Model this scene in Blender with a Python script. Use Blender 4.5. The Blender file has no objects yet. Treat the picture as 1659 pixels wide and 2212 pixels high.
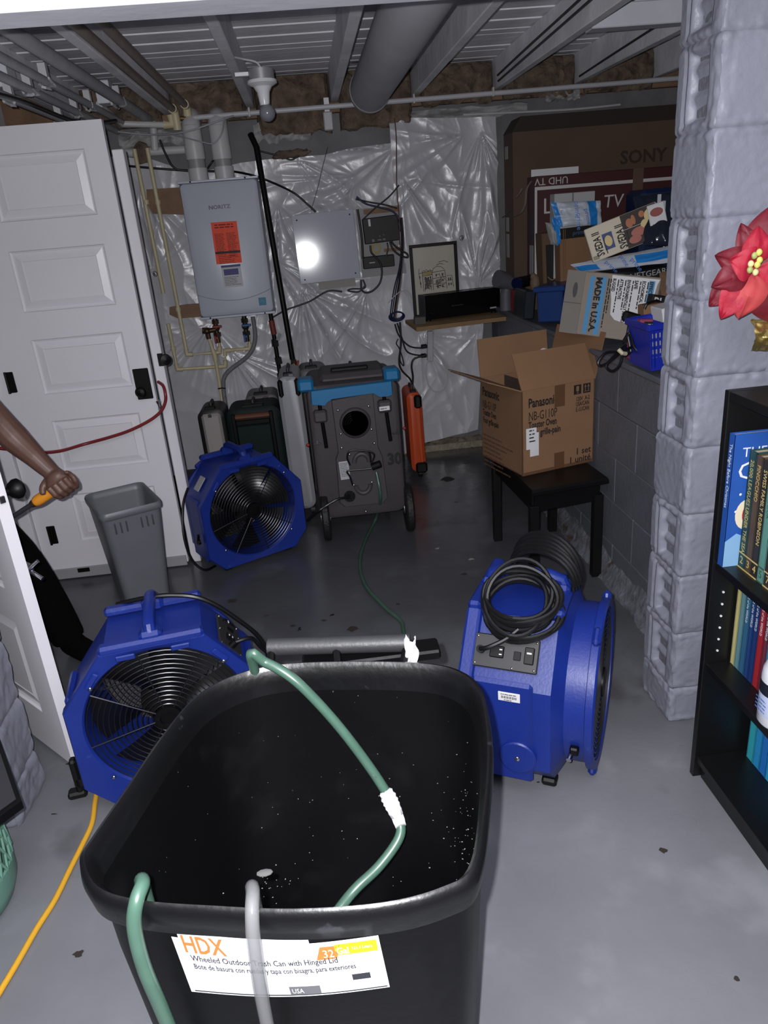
import bpy, bmesh, math, random
from mathutils import Vector as V, Matrix as MX, noise
random.seed(7)
PI = math.pi
scn = bpy.context.scene
COL = scn.collection
# ------------------------------------------------------------------ camera
W, H, FPX = 1659.0, 2212.0, 1597.0
CAMZ = 1.6
_p, _r, _y = math.radians(21.8), math.radians(4.9), math.radians(4.0)
_f0 = V((math.sin(_y), math.cos(_y), 0)); _r0 = V((math.cos(_y), -math.sin(_y), 0))
FWD = _f0 * math.cos(_p) - V((0, 0, 1)) * math.sin(_p)
_d0 = -_r0.cross(FWD)
IMX = _r0 * math.cos(_r) + _d0 * math.sin(_r)
IMY = -_r0 * math.sin(_r) + _d0 * math.cos(_r)
EYE = V((0, 0, CAMZ))
cam = bpy.data.objects.new('camera', bpy.data.cameras.new('camera'))
COL.objects.link(cam)
cam.matrix_world = MX.Translation(EYE) @ MX((( IMX.x, -IMY.x, -FWD.x, 0), (IMX.y, -IMY.y, -FWD.y, 0), (IMX.z, -IMY.z, -FWD.z, 0), (0, 0, 0, 1)))
cam.data.sensor_fit = 'VERTICAL'; cam.data.sensor_height = 36.0; cam.data.lens = FPX / H * 36.0
cam.data.clip_start = 0.02
scn.camera = cam
# ------------------------------------------------------------------ light: the phone's flash beside the lens, plus a trace of ambient light
wd = bpy.data.worlds.new('world'); scn.world = wd; wd.use_nodes = True
wd.node_tree.nodes['Background'].inputs[0].default_value = (0.86, 0.88, 1.0, 1)
wd.node_tree.nodes['Background'].inputs[1].default_value = 0.045
fl = bpy.data.lights.new('phone_flash', 'POINT'); fl.energy = 225; fl.color = (0.97, 0.975, 1.0); fl.shadow_soft_size = 0.006
flo = bpy.data.objects.new('phone_flash', fl); COL.objects.link(flo)
flo.location = EYE - IMX * 0.028 - IMY * 0.022 - FWD * 0.01
vs = scn.view_settings
vs.view_transform = 'Standard'; vs.look = 'None'; vs.gamma = 1.0; vs.use_curve_mapping = False; vs.exposure = 0.0
# ------------------------------------------------------------------ pixel to place
def ray(x, y): return FWD * FPX + IMX * (x - W / 2) + IMY * (y - H / 2)
def FL(x, y, z=0.0):
    d = ray(x, y); return EYE + d * ((z - CAMZ) / d.z)
def AY(x, y, Y):
    d = ray(x, y); return EYE + d * (Y / d.y)
def AX(x, y, X):
    d = ray(x, y); return EYE + d * (X / d.x)
# ------------------------------------------------------------------ materials
def s2l(c):
    return c / 12.92 if c <= 0.04045 else ((c + 0.055) / 1.055) ** 2.4
def lin(c): return tuple(s2l(v / 255.0) for v in c) + (1.0,)
MATS = {}
def mat(name, col, rough=0.6, metal=0.0, var=0.0, vs=6.0, bump=0.0, bs=60.0, dirt=None, spec=0.5, alpha=1.0, trans=0.0, coat=0.0, rvar=0.0, vdet=4.0, bdist=0.01):
    """col is sRGB 0..255. var: light/dark mottling; dirt: (colour, threshold, scale, softness) blotches with a shape of their own."""
    if name in MATS: return MATS[name]
    m = bpy.data.materials.new(name); m.use_nodes = True
    nt = m.node_tree; b = nt.nodes['Principled BSDF']; L = nt.links
    c = lin(col)
    b.inputs['Base Color'].default_value = c; b.inputs['Roughness'].default_value = rough; b.inputs['Metallic'].default_value = metal
    b.inputs['Specular IOR Level'].default_value = spec
    b.inputs['Alpha'].default_value = alpha; b.inputs['Transmission Weight'].default_value = trans; b.inputs['Coat Weight'].default_value = coat
    m.diffuse_color = c
    tc = nt.nodes.new('ShaderNodeTexCoord')
    out = None
    if var > 0:
        n = nt.nodes.new('ShaderNodeTexNoise'); n.inputs['Scale'].default_value = vs; n.inputs['Detail'].default_value = vdet
        L.new(tc.outputs['Object'], n.inputs['Vector'])
        r = nt.nodes.new('ShaderNodeValToRGB'); L.new(n.outputs['Fac'], r.inputs['Fac'])
        r.color_ramp.elements[0].position = 0.3; r.color_ramp.elements[1].position = 0.7
        r.color_ramp.elements[0].color = tuple(v * (1 - var) for v in c[:3]) + (1,)
        r.color_ramp.elements[1].color = tuple(min(1, v * (1 + var)) for v in c[:3]) + (1,)
        out = r.outputs['Color']
    for dd in ([] if dirt is None else (dirt if isinstance(dirt, list) else [dirt])):
        dc, th, ds, so = dd
        n2 = nt.nodes.new('ShaderNodeTexNoise'); n2.inputs['Scale'].default_value = ds; n2.inputs['Detail'].default_value = 6
        L.new(tc.outputs['Object'], n2.inputs['Vector'])
        mp = nt.nodes.new('ShaderNodeMapRange'); mp.inputs['From Min'].default_value = th; mp.inputs['From Max'].default_value = th + so
        L.new(n2.outputs['Fac'], mp.inputs['Value'])
        mx = nt.nodes.new('ShaderNodeMix'); mx.data_type = 'RGBA'
        L.new(mp.outputs['Result'], mx.inputs['Factor'])
        if out is None: mx.inputs['A'].default_value = c
        else: L.new(out, mx.inputs['A'])
        mx.inputs['B'].default_value = lin(dc)
        out = mx.outputs['Result']
    if out is not None: L.new(out, b.inputs['Base Color'])
    if rvar > 0:
        n3 = nt.nodes.new('ShaderNodeTexNoise'); n3.inputs['Scale'].default_value = vs * 1.7; n3.inputs['Detail'].default_value = 3
        L.new(tc.outputs['Object'], n3.inputs['Vector'])
        mr = nt.nodes.new('ShaderNodeMapRange'); mr.inputs['From Min'].default_value = 0.35; mr.inputs['From Max'].default_value = 0.65
        mr.inputs['To Min'].default_value = max(0.03, rough - rvar); mr.inputs['To Max'].default_value = min(1, rough + rvar)
        L.new(n3.outputs['Fac'], mr.inputs['Value']); L.new(mr.outputs['Result'], b.inputs['Roughness'])
    if bump > 0:
        n4 = nt.nodes.new('ShaderNodeTexNoise'); n4.inputs['Scale'].default_value = bs; n4.inputs['Detail'].default_value = 5
        L.new(tc.outputs['Object'], n4.inputs['Vector'])
        bp = nt.nodes.new('ShaderNodeBump'); bp.inputs['Strength'].default_value = bump; bp.inputs['Distance'].default_value = bdist
        L.new(n4.outputs['Fac'], bp.inputs['Height']); L.new(bp.outputs['Normal'], b.inputs['Normal'])
    MATS[name] = m
    return m
# ------------------------------------------------------------------ mesh builder
def frame(z, up=V((0, 0, 1))):
    z = z.normalized()
    x = up.cross(z)
    if x.length < 1e-4: x = V((1, 0, 0)).cross(z)
    x.normalize(); return x, z.cross(x)
class MB:
    def __init__(s): s.v = []; s.f = []; s.mi = []
    def add(s, vs, fs, mi=0):
        o = len(s.v); s.v += [V(v) for v in vs]
        s.f += [tuple(i + o for i in f) for f in fs]; s.mi += [mi] * len(fs); return s
    def box(s, c, d, R=None, bev=0.0, mi=0):
        c = V(c); hx, hy, hz = d[0] / 2, d[1] / 2, d[2] / 2
        b = min(bev, hx * .95, hy * .95, hz * .95)
        vs, fs = [], []
        if b <= 0:
            for z in (-hz, hz):
                for y in (-hy, hy):
                    for x in (-hx, hx): vs.append(V((x, y, z)))
            fs = [(0, 2, 3, 1), (4, 5, 7, 6), (0, 1, 5, 4), (2, 6, 7, 3), (0, 4, 6, 2), (1, 3, 7, 5)]
        else:
            ix = {}
            for sx in (-1, 1):
                for sy in (-1, 1):
                    for sz in (-1, 1):
                        for a in range(3):
                            q = [sx * (hx - b), sy * (hy - b), sz * (hz - b)]
                            q[a] = (sx * hx, sy * hy, sz * hz)[a]
                            ix[(sx, sy, sz, a)] = len(vs); vs.append(V(q))
            def fx(idx):
                p = [vs[i] for i in idx]; n = (p[1] - p[0]).cross(p[2] - p[0]); m = sum(p, V()) / len(p)
                fs.append(tuple(idx) if n.dot(m) > 0 else tuple(reversed(idx)))
            for a in range(3):
                o = [k for k in range(3) if k != a]
                for sg in (-1, 1):
                    idx = []
                    for (u, w) in ((-1, -1), (1, -1), (1, 1), (-1, 1)):
                        k = [0, 0, 0]; k[a] = sg; k[o[0]] = u; k[o[1]] = w
                        idx.append(ix[(k[0], k[1], k[2], a)])
                    fx(idx)
                for u in (-1, 1):
                    for w in (-1, 1):
                        k0 = [0, 0, 0]; k0[a] = -1; k0[o[0]] = u; k0[o[1]] = w
                        k1 = list(k0); k1[a] = 1
                        fx([ix[(*k0, o[0])], ix[(*k0, o[1])], ix[(*k1, o[1])], ix[(*k1, o[0])]])
            for sx in (-1, 1):
                for sy in (-1, 1):
                    for sz in (-1, 1): fx([ix[(sx, sy, sz, a)] for a in range(3)])
        if R is not None: vs = [R @ v for v in vs]
        return s.add([v + c for v in vs], fs, mi)
    def loft(s, rings, cap=True, closed=True, mi=0):
        n = len(rings[0]); vs = [p for r in rings for p in r]; fs = []
        for i in range(len(rings) - 1):
            for j in range(n if closed else n - 1):
                k = (j + 1) % n
                fs.append((i * n + j, i * n + k, (i + 1) * n + k, (i + 1) * n + j))
        if cap and closed:
            fs.append(tuple(range(n - 1, -1, -1))); o = (len(rings) - 1) * n
            fs.append(tuple(o + j for j in range(n)))
        return s.add(vs, fs, mi)
    def cyl(s, p0, p1, r0, r1=None, n=16, cap=True, mi=0):
        p0, p1 = V(p0), V(p1); r1 = r0 if r1 is None else r1
        x, y = frame(p1 - p0)
        def ring(p, r): return [p + x * (r * math.cos(2 * PI * i / n)) + y * (r * math.sin(2 * PI * i / n)) for i in range(n)]
        return s.loft([ring(p0, r0), ring(p1, r1)], cap, mi=mi)
    def tube(s, path, r, n=8, closed=False, cap=True, mi=0):
        P = [V(p) for p in path]
        m = len(P); rr = r if isinstance(r, (list, tuple)) else [r] * m
        rings = []; x = None
        for i in range(m):
            if closed: t = P[(i + 1) % m] - P[i - 1]
            else: t = P[min(i + 1, m - 1)] - P[max(i - 1, 0)]
            if t.length < 1e-9: t = V((0, 0, 1))
            t.normalize()
            if x is None: x, _ = frame(t)
            x = x - t * x.dot(t)
            if x.length < 1e-6: x, _ = frame(t)
            x.normalize(); y = t.cross(x)
            rings.append([P[i] + x * (rr[i] * math.cos(2 * PI * j / n)) + y * (rr[i] * math.sin(2 * PI * j / n)) for j in range(n)])
        if closed: rings.append(rings[0]); cap = False
        return s.loft(rings, cap, mi=mi)
    def lathe(s, prof, n=24, o=(0, 0, 0), ax=(0, 0, 1), mi=0, cap=False):
        o, ax = V(o), V(ax).normalized(); x, y = frame(ax)
        rings = [[o + ax * z + x * (r * math.cos(2 * PI * i / n)) + y * (r * math.sin(2 * PI * i / n)) for i in range(n)] for r, z in prof]
        return s.loft(rings, cap, mi=mi)
    def prism(s, poly, a, b, M=None, mi=0):
        M = M or MX.Identity(4)
        return s.loft([[M @ V((x, y, a)) for x, y in poly], [M @ V((x, y, b)) for x, y in poly]], mi=mi)
    def grid(s, fn, nu, nv, mi=0):
        vs = [fn(i / nu, j / nv) for j in range(nv + 1) for i in range(nu + 1)]
        fs = [(j * (nu + 1) + i, j * (nu + 1) + i + 1, (j + 1) * (nu + 1) + i + 1, (j + 1) * (nu + 1) + i) for j in range(nv) for i in range(nu)]
        return s.add(vs, fs, mi)
    def ball(s, c, r, nu=16, nv=10, R=None, mi=0):
        c = V(c); r = r if isinstance(r, (tuple, list)) else (r, r, r)
        rings = []
        for j in range(nv + 1):
            t = PI * (0.02 + 0.96 * j / nv) - PI / 2
            rings.append([V((r[0] * math.cos(t) * math.cos(2 * PI * i / nu), r[1] * math.cos(t) * math.sin(2 * PI * i / nu), r[2] * math.sin(t))) for i in range(nu)])
        rings = [[c + (R @ q if R is not None else q) for q in rg] for rg in rings]
        return s.loft(rings, mi=mi)
    def quad(s, a, b, c, d, mi=0): return s.add([a, b, c, d], [(0, 1, 2, 3)], mi)
    def xf(s, M): s.v = [M @ v for v in s.v]; return s
    def mesh(s, name, mats, sharp=35):
        me = bpy.data.meshes.new(name)
        me.from_pydata([tuple(v) for v in s.v], [], s.f)
        for m in (mats if isinstance(mats, (list, tuple)) else [mats]): me.materials.append(m)
        if any(s.mi): me.polygons.foreach_set('material_index', s.mi)
        me.polygons.foreach_set('use_smooth', [True] * len(me.polygons))
        me.validate(); me.update()
        try: me.set_sharp_from_angle(angle=math.radians(sharp))
        except Exception: pass
        return me
RM = {}      # object name -> world matrix of a root
def tag(o, label, cat, group=None, kind=None):
    if label: o['label'] = label
    if cat: o['category'] = cat
    if group: o['group'] = group
    if kind: o['kind'] = kind
    return o
def thing(name, label, cat, loc=(0, 0, 0), rz=0.0, group=None, M=None):
    o = bpy.data.objects.new(name, None); COL.objects.link(o); o.empty_display_size = 0.05
    M = M if M is not None else MX.Translation(V(loc)) @ MX.Rotation(rz, 4, 'Z')
    o.matrix_world = M; RM[o.name] = M
    return tag(o, label, cat, group)
def part(name, mb, m, parent, world=False, sharp=35, label=None):
    if world and parent.name in RM: mb.xf(RM[parent.name].inverted())
    o = bpy.data.objects.new(name, mb.mesh(name, m, sharp)); COL.objects.link(o); o.parent = parent
    RM[o.name] = RM.get(parent.name, MX.Identity(4))
    if label: o['label'] = label
    return o
def share(name, me, parent, M):
    o = bpy.data.objects.new(name, me); COL.objects.link(o); o.parent = parent; o.matrix_local = M
    return o
def single(name, mb, m, label, cat, group=None, kind=None, sharp=35):
    xs = [v.x for v in mb.v]; ys = [v.y for v in mb.v]; zs = [v.z for v in mb.v]
    c = V(((min(xs) + max(xs)) / 2, (min(ys) + max(ys)) / 2, min(zs)))
    mb.xf(MX.Translation(-c))
    o = bpy.data.objects.new(name, mb.mesh(name, m, sharp)); COL.objects.link(o); o.location = c
    RM[o.name] = MX.Translation(c)
    return tag(o, label, cat, group, kind)
def struct(name, mb, m, label=None):
    o = bpy.data.objects.new(name, mb.mesh(name, m)); COL.objects.link(o); RM[o.name] = MX.Identity(4)
    o['kind'] = 'structure'
    if label: o['label'] = label
    return o
def clone(root, M, label, group=None):
    r = root.copy(); COL.objects.link(r); r.matrix_world = M; RM[r.name] = M; r['label'] = label
    if group: r['group'] = group
    for ch in list(root.children):
        c = ch.copy(); COL.objects.link(c); c.parent = r
        for g in list(ch.children):
            d = g.copy(); COL.objects.link(d); d.parent = c
    return r
def spline(pts, k=6, closed=False):
    P = [V(p) for p in pts]; n = len(P); out = []
    if n < 3 and not closed: return P
    for i in range(n if closed else n - 1):
        if closed: a, b, c, d = P[i - 1], P[i], P[(i + 1) % n], P[(i + 2) % n]
        else: a, b, c, d = P[max(i - 1, 0)], P[i], P[i + 1], P[min(i + 2, n - 1)]
        for j in range(k):
            t = j / k
            out.append(0.5 * ((2 * b) + (c - a) * t + (2 * a - 5 * b + 4 * c - d) * t * t + (3 * b - a - 3 * c + d) * t ** 3))
    if not closed: out.append(P[-1])
    return out
def plane(tl, tr, bl):
    """matrix of a face from three corners: x right, y up, z out of the face; origin at the top-left corner; also width, height"""
    tl, tr, bl = V(tl), V(tr), V(bl)
    x = (tr - tl); w = x.length; x.normalize()
    y = (tl - bl); y = y - x * y.dot(x); h = y.length; y.normalize(); z = x.cross(y)
    return MX(((x.x, y.x, z.x, tl.x), (x.y, y.y, z.y, tl.y), (x.z, y.z, z.z, tl.z), (0, 0, 0, 1))), w, h
def basis(o, x, y):
    x = V(x).normalized(); y = V(y); y = (y - x * y.dot(x)).normalized(); z = x.cross(y); o = V(o)
    return MX(((x.x, y.x, z.x, o.x), (x.y, y.y, z.y, o.y), (x.z, y.z, z.z, o.z), (0, 0, 0, 1)))
def text(body, size, M, m, parent, align='LEFT', bold=0.0, shear=0.0, sx=1.0, name='lettering', world=True, spacing=1.0, fit=None):
    cu = bpy.data.curves.new('t', 'FONT'); cu.body = body; cu.size = size; cu.align_x = align; cu.offset = bold; cu.shear = shear; cu.space_character = spacing
    cu.extrude = 0.0002; cu.resolution_u = 2
    t = bpy.data.objects.new('t', cu); COL.objects.link(t)
    bpy.context.view_layer.update()
    me = bpy.data.meshes.new_from_object(t.evaluated_get(bpy.context.evaluated_depsgraph_get()))
    bpy.data.objects.remove(t); bpy.data.curves.remove(cu)
    if len(me.vertices) == 0: return None
    if fit:
        xs = [v.co.x for v in me.vertices]; sx = fit / max(1e-6, max(xs) - min(xs))
    T = M @ MX.Diagonal((sx, 1, 1, 1))
    if world: T = RM.get(parent.name, MX.Identity(4)).inverted() @ T
    me.transform(T); me.materials.clear(); me.materials.append(m); me.name = name
    o = bpy.data.objects.new(name, me); COL.objects.link(o); o.parent = parent
    return o
def patch(M, x0, y0, x1, y1, lift=0.001, th=0.0006):
    """thin sticker on a face matrix"""
    mb = MB(); mb.box(((x0 + x1) / 2, (y0 + y1) / 2, lift), (abs(x1 - x0), abs(y1 - y0), th)); return mb.xf(M)
def lines(M, x0, x1, y0, dy, n, h, ragged=0.3, lift=0.0012, rnd=None):
    """rows of small print"""
    rnd = rnd or random; mb = MB()
    for i in range(n):
        x = x0; xe = x1 - (x1 - x0) * ragged * rnd.random()
        while x < xe:
            w = min(h * rnd.uniform(1.0, 4.0), xe - x)
            mb.box((x + w / 2, y0 - i * dy, lift), (w, h * 0.6, 0.0004)); x += w + h * 0.5
    return mb.xf(M)
# ================================================================== materials
M_floor = mat('grey_floor_paint', (113, 114, 119), 0.42, var=0.13, vs=2.2, bump=0.45, bs=7, rvar=0.16, dirt=[((128, 129, 134), 0.56, 3.6, 0.12), ((92, 92, 95), 0.62, 1.5, 0.05), ((34, 31, 29), 0.72, 11.0, 0.01)])
M_blockpaint = mat('grey_block_paint', (124, 126, 138), 0.46, var=0.06, vs=10, bump=0.22, bs=55, rvar=0.06)
M_kneepaint = mat('grey_knee_wall_paint', (92, 94, 102), 0.5, var=0.10, vs=7, bump=0.35, bs=45)
M_mortar = mat('painted_mortar', (98, 100, 108), 0.55, var=0.12, vs=30, bump=0.6, bs=60)
M_crumble = mat('crumbled_concrete', (112, 100, 88), 0.85, var=0.45, vs=22, bump=1.0, bs=40, dirt=((52, 42, 34), 0.6, 9, 0.05))
M_joist = mat('whitewashed_joist', (226, 225, 231), 0.55, var=0.12, vs=5, bump=0.3, bs=18)
M_deck = mat('whitewashed_plank', (228, 227, 233), 0.6, var=0.12, vs=4, bump=0.3, bs=22)
M_white = mat('white_door_paint', (214, 211, 217), 0.38, bump=0.04, bs=220, var=0.015, vs=3)
M_header = mat('white_header_paint', (205, 205, 214), 0.4, var=0.05, vs=9, bump=0.2, bs=14)
M_black = mat('black_metal', (8, 8, 9), 0.45, spec=.22)
M_inletshade = mat('opening_shade', (2, 2, 2), 1.0, spec=0)
M_blackplastic = mat('black_plastic', (12, 12, 13), 0.5, spec=.3)
M_chrome = mat('bright_steel', (190, 190, 194), 0.22, 1.0)
M_alu = mat('brushed_aluminium', (150, 150, 154), 0.4, 0.1)
M_brownwool = mat('brown_insulation', (104, 88, 76), 0.95, var=0.5, vs=14, bump=1.0, bs=26, bdist=0.03)
M_wood = mat('bare_board', (128, 100, 78), 0.75, var=0.2, vs=12, bump=0.2, bs=30)
M_pvc = mat('pale_pvc', (188, 186, 188), 0.4, var=0.05, vs=12)
M_cpvc = mat('cream_cpvc', (196, 184, 150), 0.42, var=0.06, vs=20)
M_brownpipe = mat('dull_brown_pipe', (118, 104, 96), 0.5, var=0.12, vs=14)
M_greypipe = mat('painted_grey_pipe', (156, 155, 160), 0.5, var=0.12, vs=10)
M_cable = mat('black_cable', (13, 13, 15), 0.4)
M_card = mat('brown_cardboard', (124, 92, 66), 0.8, var=0.05, vs=9, bump=0.06, bs=120)
M_print = mat('black_print', (22, 18, 17), 0.7)
M_paper = mat('white_paper', (206, 205, 208), 0.6, var=0.03, vs=20)
# ================================================================== setting
YB = 5.10
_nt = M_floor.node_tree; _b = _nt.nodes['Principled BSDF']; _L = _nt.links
# the far half of the floor is darker and glossier, with an uneven edge
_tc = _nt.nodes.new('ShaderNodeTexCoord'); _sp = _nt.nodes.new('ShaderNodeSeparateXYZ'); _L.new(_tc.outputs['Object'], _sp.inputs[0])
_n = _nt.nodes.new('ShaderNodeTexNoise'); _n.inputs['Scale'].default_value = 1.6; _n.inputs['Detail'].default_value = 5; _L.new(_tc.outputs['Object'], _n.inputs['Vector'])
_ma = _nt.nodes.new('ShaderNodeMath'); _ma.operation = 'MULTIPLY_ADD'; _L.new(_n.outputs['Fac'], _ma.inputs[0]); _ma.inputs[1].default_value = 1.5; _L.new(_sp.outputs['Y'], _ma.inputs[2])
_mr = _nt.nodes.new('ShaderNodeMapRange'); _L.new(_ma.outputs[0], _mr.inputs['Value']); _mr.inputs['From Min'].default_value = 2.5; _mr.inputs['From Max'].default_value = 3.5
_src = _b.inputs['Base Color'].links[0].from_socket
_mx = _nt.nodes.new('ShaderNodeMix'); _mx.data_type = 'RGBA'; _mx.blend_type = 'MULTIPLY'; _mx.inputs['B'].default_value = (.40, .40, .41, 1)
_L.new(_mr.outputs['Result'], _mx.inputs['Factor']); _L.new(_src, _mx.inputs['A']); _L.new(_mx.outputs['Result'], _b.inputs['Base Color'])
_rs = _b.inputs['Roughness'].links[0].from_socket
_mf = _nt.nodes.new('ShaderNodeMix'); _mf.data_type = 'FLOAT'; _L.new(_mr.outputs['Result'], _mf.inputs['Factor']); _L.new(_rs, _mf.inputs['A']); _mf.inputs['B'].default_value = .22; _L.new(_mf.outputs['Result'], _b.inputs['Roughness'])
struct('floor', MB().box((0.3, 1.8, -0.05), (6.4, 7.0, 0.10)), M_floor, 'grey painted concrete basement floor that turns darker and glossier towards the back')
fl_o = bpy.data.objects['floor']
chipm = [mat('bare_chip', (42, 36, 31), 0.8), mat('pale_speck', (150, 146, 134), 0.7)]
for (x, y, r, k) in [(760, 1358, .030, 0), (632, 1352, .014, 0), (500, 1298, .030, 0), (1432, 1838, .012, 0), (170, 2062, .014, 0), (985, 1085, .012, 0), (720, 1222, .010, 0), (965, 1035, .05, 0), (150, 1650, .010, 0), (1018, 1208, .014, 1), (945, 1185, .012, 1), (1592, 2115, .008, 0), (700, 1340, .010, 0), (575, 1330, .012, 0), (1002, 1240, .016, 0)]:
    p = FL(x, y); mb = MB(); n = 11
    rg = [V((p.x + math.cos(2 * PI * i / n) * r * random.uniform(.5, 1.3), p.y + math.sin(2 * PI * i / n) * r * random.uniform(.4, 1.0), 0.0006)) for i in range(n)]
    mb.add(rg, [tuple(range(n))]); part('paint_chip', mb, chipm[k], fl_o)
# ceiling: subfloor planks on joists that run away from the camera
ceil = struct('ceiling', MB().box((0.3, 2.0, 2.475), (6.4, 6.8, 0.05)), M_deck, 'underside of whitewashed floor planks and joists')
pm = MB().box((0, 0, 0), (6.2, 0.0975, 0.022), bev=0.003).mesh('plank', M_deck)
y = 1.75
while y < 5.25:
    share('plank', pm, ceil, MX.Translation((0.3, y, 2.437 + random.uniform(-.003, .003)))); y += 0.100
jm = MB()
jm.box((0, 0, 0), (0.046, 3.5, 0.165), bev=0.004)
jm = jm.mesh('joist', M_joist)
for x in (-2.22, -1.73, -1.245, -0.735, -0.235, 0.265, 0.765, 1.27, 1.78, 2.28, 2.78):
    share('joist', jm, ceil, MX.Translation((x, 3.42, 2.3425)) @ MX.Rotation(math.radians(random.uniform(-.25, .25)), 4, 'Z'))
# blocking and bracing between the joists
a, b_ = FL(1283, 62, 2.27), FL(1492, 46, 2.27)
part('blocking', MB().box(((a.x + b_.x) / 2 + .02, (a.y + b_.y) / 2 + .045, 2.315), (b_.x - a.x + .06, 0.09, 0.09), bev=.004), M_header, ceil)
for (x0, x1, yy) in ((-0.62, -0.27, 2.95), (-0.21, 0.12, 2.95)):
    part('bridging_strut', MB().box(((x0 + x1) / 2, yy, 2.345), (abs(x1 - x0) * 1.02, 0.04, 0.045), R=MX.Rotation(math.radians(14 if x0 < -.5 else -18), 3, 'Y'), bev=.003), M_header, ceil)
# back wall and the rim above it
wb = struct('wall_back', MB().box((0.3, YB + 0.08, 1.1), (6.4, 0.16, 2.2)), mat('grey_foundation_wall', (110, 108, 110), 0.7, var=.2, vs=5, bump=.4, bs=20))
part('sill_plate', MB().box((0.3, YB + 0.05, 2.23), (6.2, 0.16, 0.055), bev=.004), M_wood, wb)
part('rim_board', MB().box((0.3, YB + 0.14, 2.34), (6.2, 0.04, 0.17)), M_wood, wb)
# studded metal strip and crumbled footing at the foot of the back wall
part('footing_ledge', MB().grid(lambda u, v: V((0.52 + 0.70 * u, YB - 0.005 - 0.045 * v - 0.02 * noise.noise(V((u * 9, v * 2, 3))), 0.075 * (1 - v) ** .6 + 0.010 * noise.noise(V((u * 14, v * 4, 0)))) ), 60, 8), M_crumble, wb)
sp = MB().box((0.86, YB - 0.052, 0.024), (0.72, 0.006, 0.046))
for i in range(22):
    for r in range(2):
        sp.ball((0.52 + 0.032 * i + 0.012 * r, YB - 0.056, 0.012 + 0.022 * r), (0.0065, 0.004, 0.0065), 8, 4)
part('dimpled_strip', sp, mat('cream_galvanised', (150, 140, 122), 0.4, 0.3, var=.2, vs=30), wb)
# knee wall on the right: painted blocks, ledge behind it
XK = 1.2
wr = struct('wall_right', MB().box((XK + 0.10 + 0.012, (2.085 + YB) / 2, 0.485), (0.20, YB - 2.085, 0.97)), M_mortar)
part('ledge', MB().box((2.30, (2.085 + YB) / 2, 0.955), (2.05, YB - 2.085, 0.03)), mat('ledge_concrete', (88, 88, 92), .8, var=.15, vs=8), wr)
kb = MB().box((0, 0, 0), (0.02, 0.398, 0.198), bev=0.003).mesh('block', M_kneepaint)
kh = MB().box((0, 0, 0), (0.02, 0.198, 0.198), bev=0.003).mesh('block', M_kneepaint)
for row in range(5):
    yy = 2.085; k = 0
    while yy < YB - 0.05:
        half = (k == 0 and row % 2 == 1) or (yy + 0.4 > YB + 0.02)
        L_ = 0.2 if half else 0.4
        share('block', kh if half else kb, wr, MX.Translation((XK + 0.0115 + random.uniform(-.0015, .0015), yy + L_ / 2, -0.035 + row * 0.2005 + 0.1)))
        yy += L_; k += 1
capm = MB().box((XK + 0.10, (2.085 + YB) / 2, 0.972), (0.215, YB - 2.09, 0.024), bev=.006)
part('wall_cap', capm, M_kneepaint, wr)
def foot(u, v):
    y_ = 2.09 + (YB - 2.1) * u
    n1 = noise.noise(V((y_ * 5, v * 3, 1.7))); n2 = noise.noise(V((y_ * 22, v * 8, 4.2)))
    return V((XK + 0.004 - (0.050 * v ** 1.4) - 0.018 * n1 * (v > .05) - 0.010 * n2 * v, y_, 0.115 * (1 - v) + 0.012 * n2 * (1 - v)))
part('crumbled_base', MB().grid(foot, 220, 10), mat('peeling_base_paint', (98, 99, 106), .7, var=.25, vs=16, bump=.9, bs=40, dirt=((70, 52, 40), .6, 5.5, .04)), wr, sharp=60)
# pillar and front wall on the right: big block courses with an open-core end face
YP0, YP1, XP = 1.885, 2.085, 0.995
wf = struct('wall_front_right', MB().box((XP + 0.022 + 1.0, (YP0 + YP1) / 2, 1.2), (2.0, YP1 - YP0 - 0.03, 2.4)), M_mortar)
def bn(p, s=1.0):
    return 0.0022 * noise.noise(p * 9 * s) + 0.0009 * noise.noise(p * 47 + V((3, 1, 7)))
def rough_block(x0, x1, z0, z1, cored):
    """front face (towards -y) and end face (towards -x) of a painted block with rounded rough arrises"""
    mb = MB(); d = 0.2
    nz = 26
    def prof(u):          # walk round: end face from back to front, then the front face
        if u < 0.42: return V((0, d * (1 - u / 0.42), 0)), V((-1, 0, 0))
        return V(((x1 - x0) * (u - 0.42) / 0.58, 0, 0)), V((0, -1, 0))
    def fn(u, v):
        p, n = prof(u); z = z0 + (z1 - z0) * v
        q = V((x0 + p.x, YP0 + p.y, z))
        e = min(v, 1 - v) * (z1 - z0)
        off = 0.007 * (1 - math.exp(-e / 0.004)) - 0.007 + (.004 * noise.noise(V((q.x * 40, q.y * 40, q.z * 40))) if e < .025 else 0)
        if cored and u < 0.42:
            t = p.y / d
            if 0.22 < t < 0.72 and 0.10 < v < 0.90:
                w = min(1, (t - .22) / .05, (.72 - t) / .05, (v - .1) / .05, (.9 - v) / .05)
                rung = 0.5 + 0.5 * math.sin(v * (z1 - z0) / 0.062 * 2 * PI)
                off -= w * (0.013 + 0.010 * (1 - rung ** 2))
            if 0.77 < t < 0.84 and 0.06 < v < 0.94: off -= 0.009
        if 0.39 < u < 0.45: off -= (0.006 + .010 * noise.noise(V((z * 22, 3, 1)))) * (1 - abs(u - 0.42) / 0.03)
        rough = 1.0 + (1.8 if abs(u - 0.42) < 0.06 or e < 0.02 else 0)
        return q + n * (off + bn(q) * rough)
    mb.grid(fn, 110, 36)
    return mb
zc = [0.0, 0.125]
while zc[-1] < 2.36: zc.append(zc[-1] + 0.2005)
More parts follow.
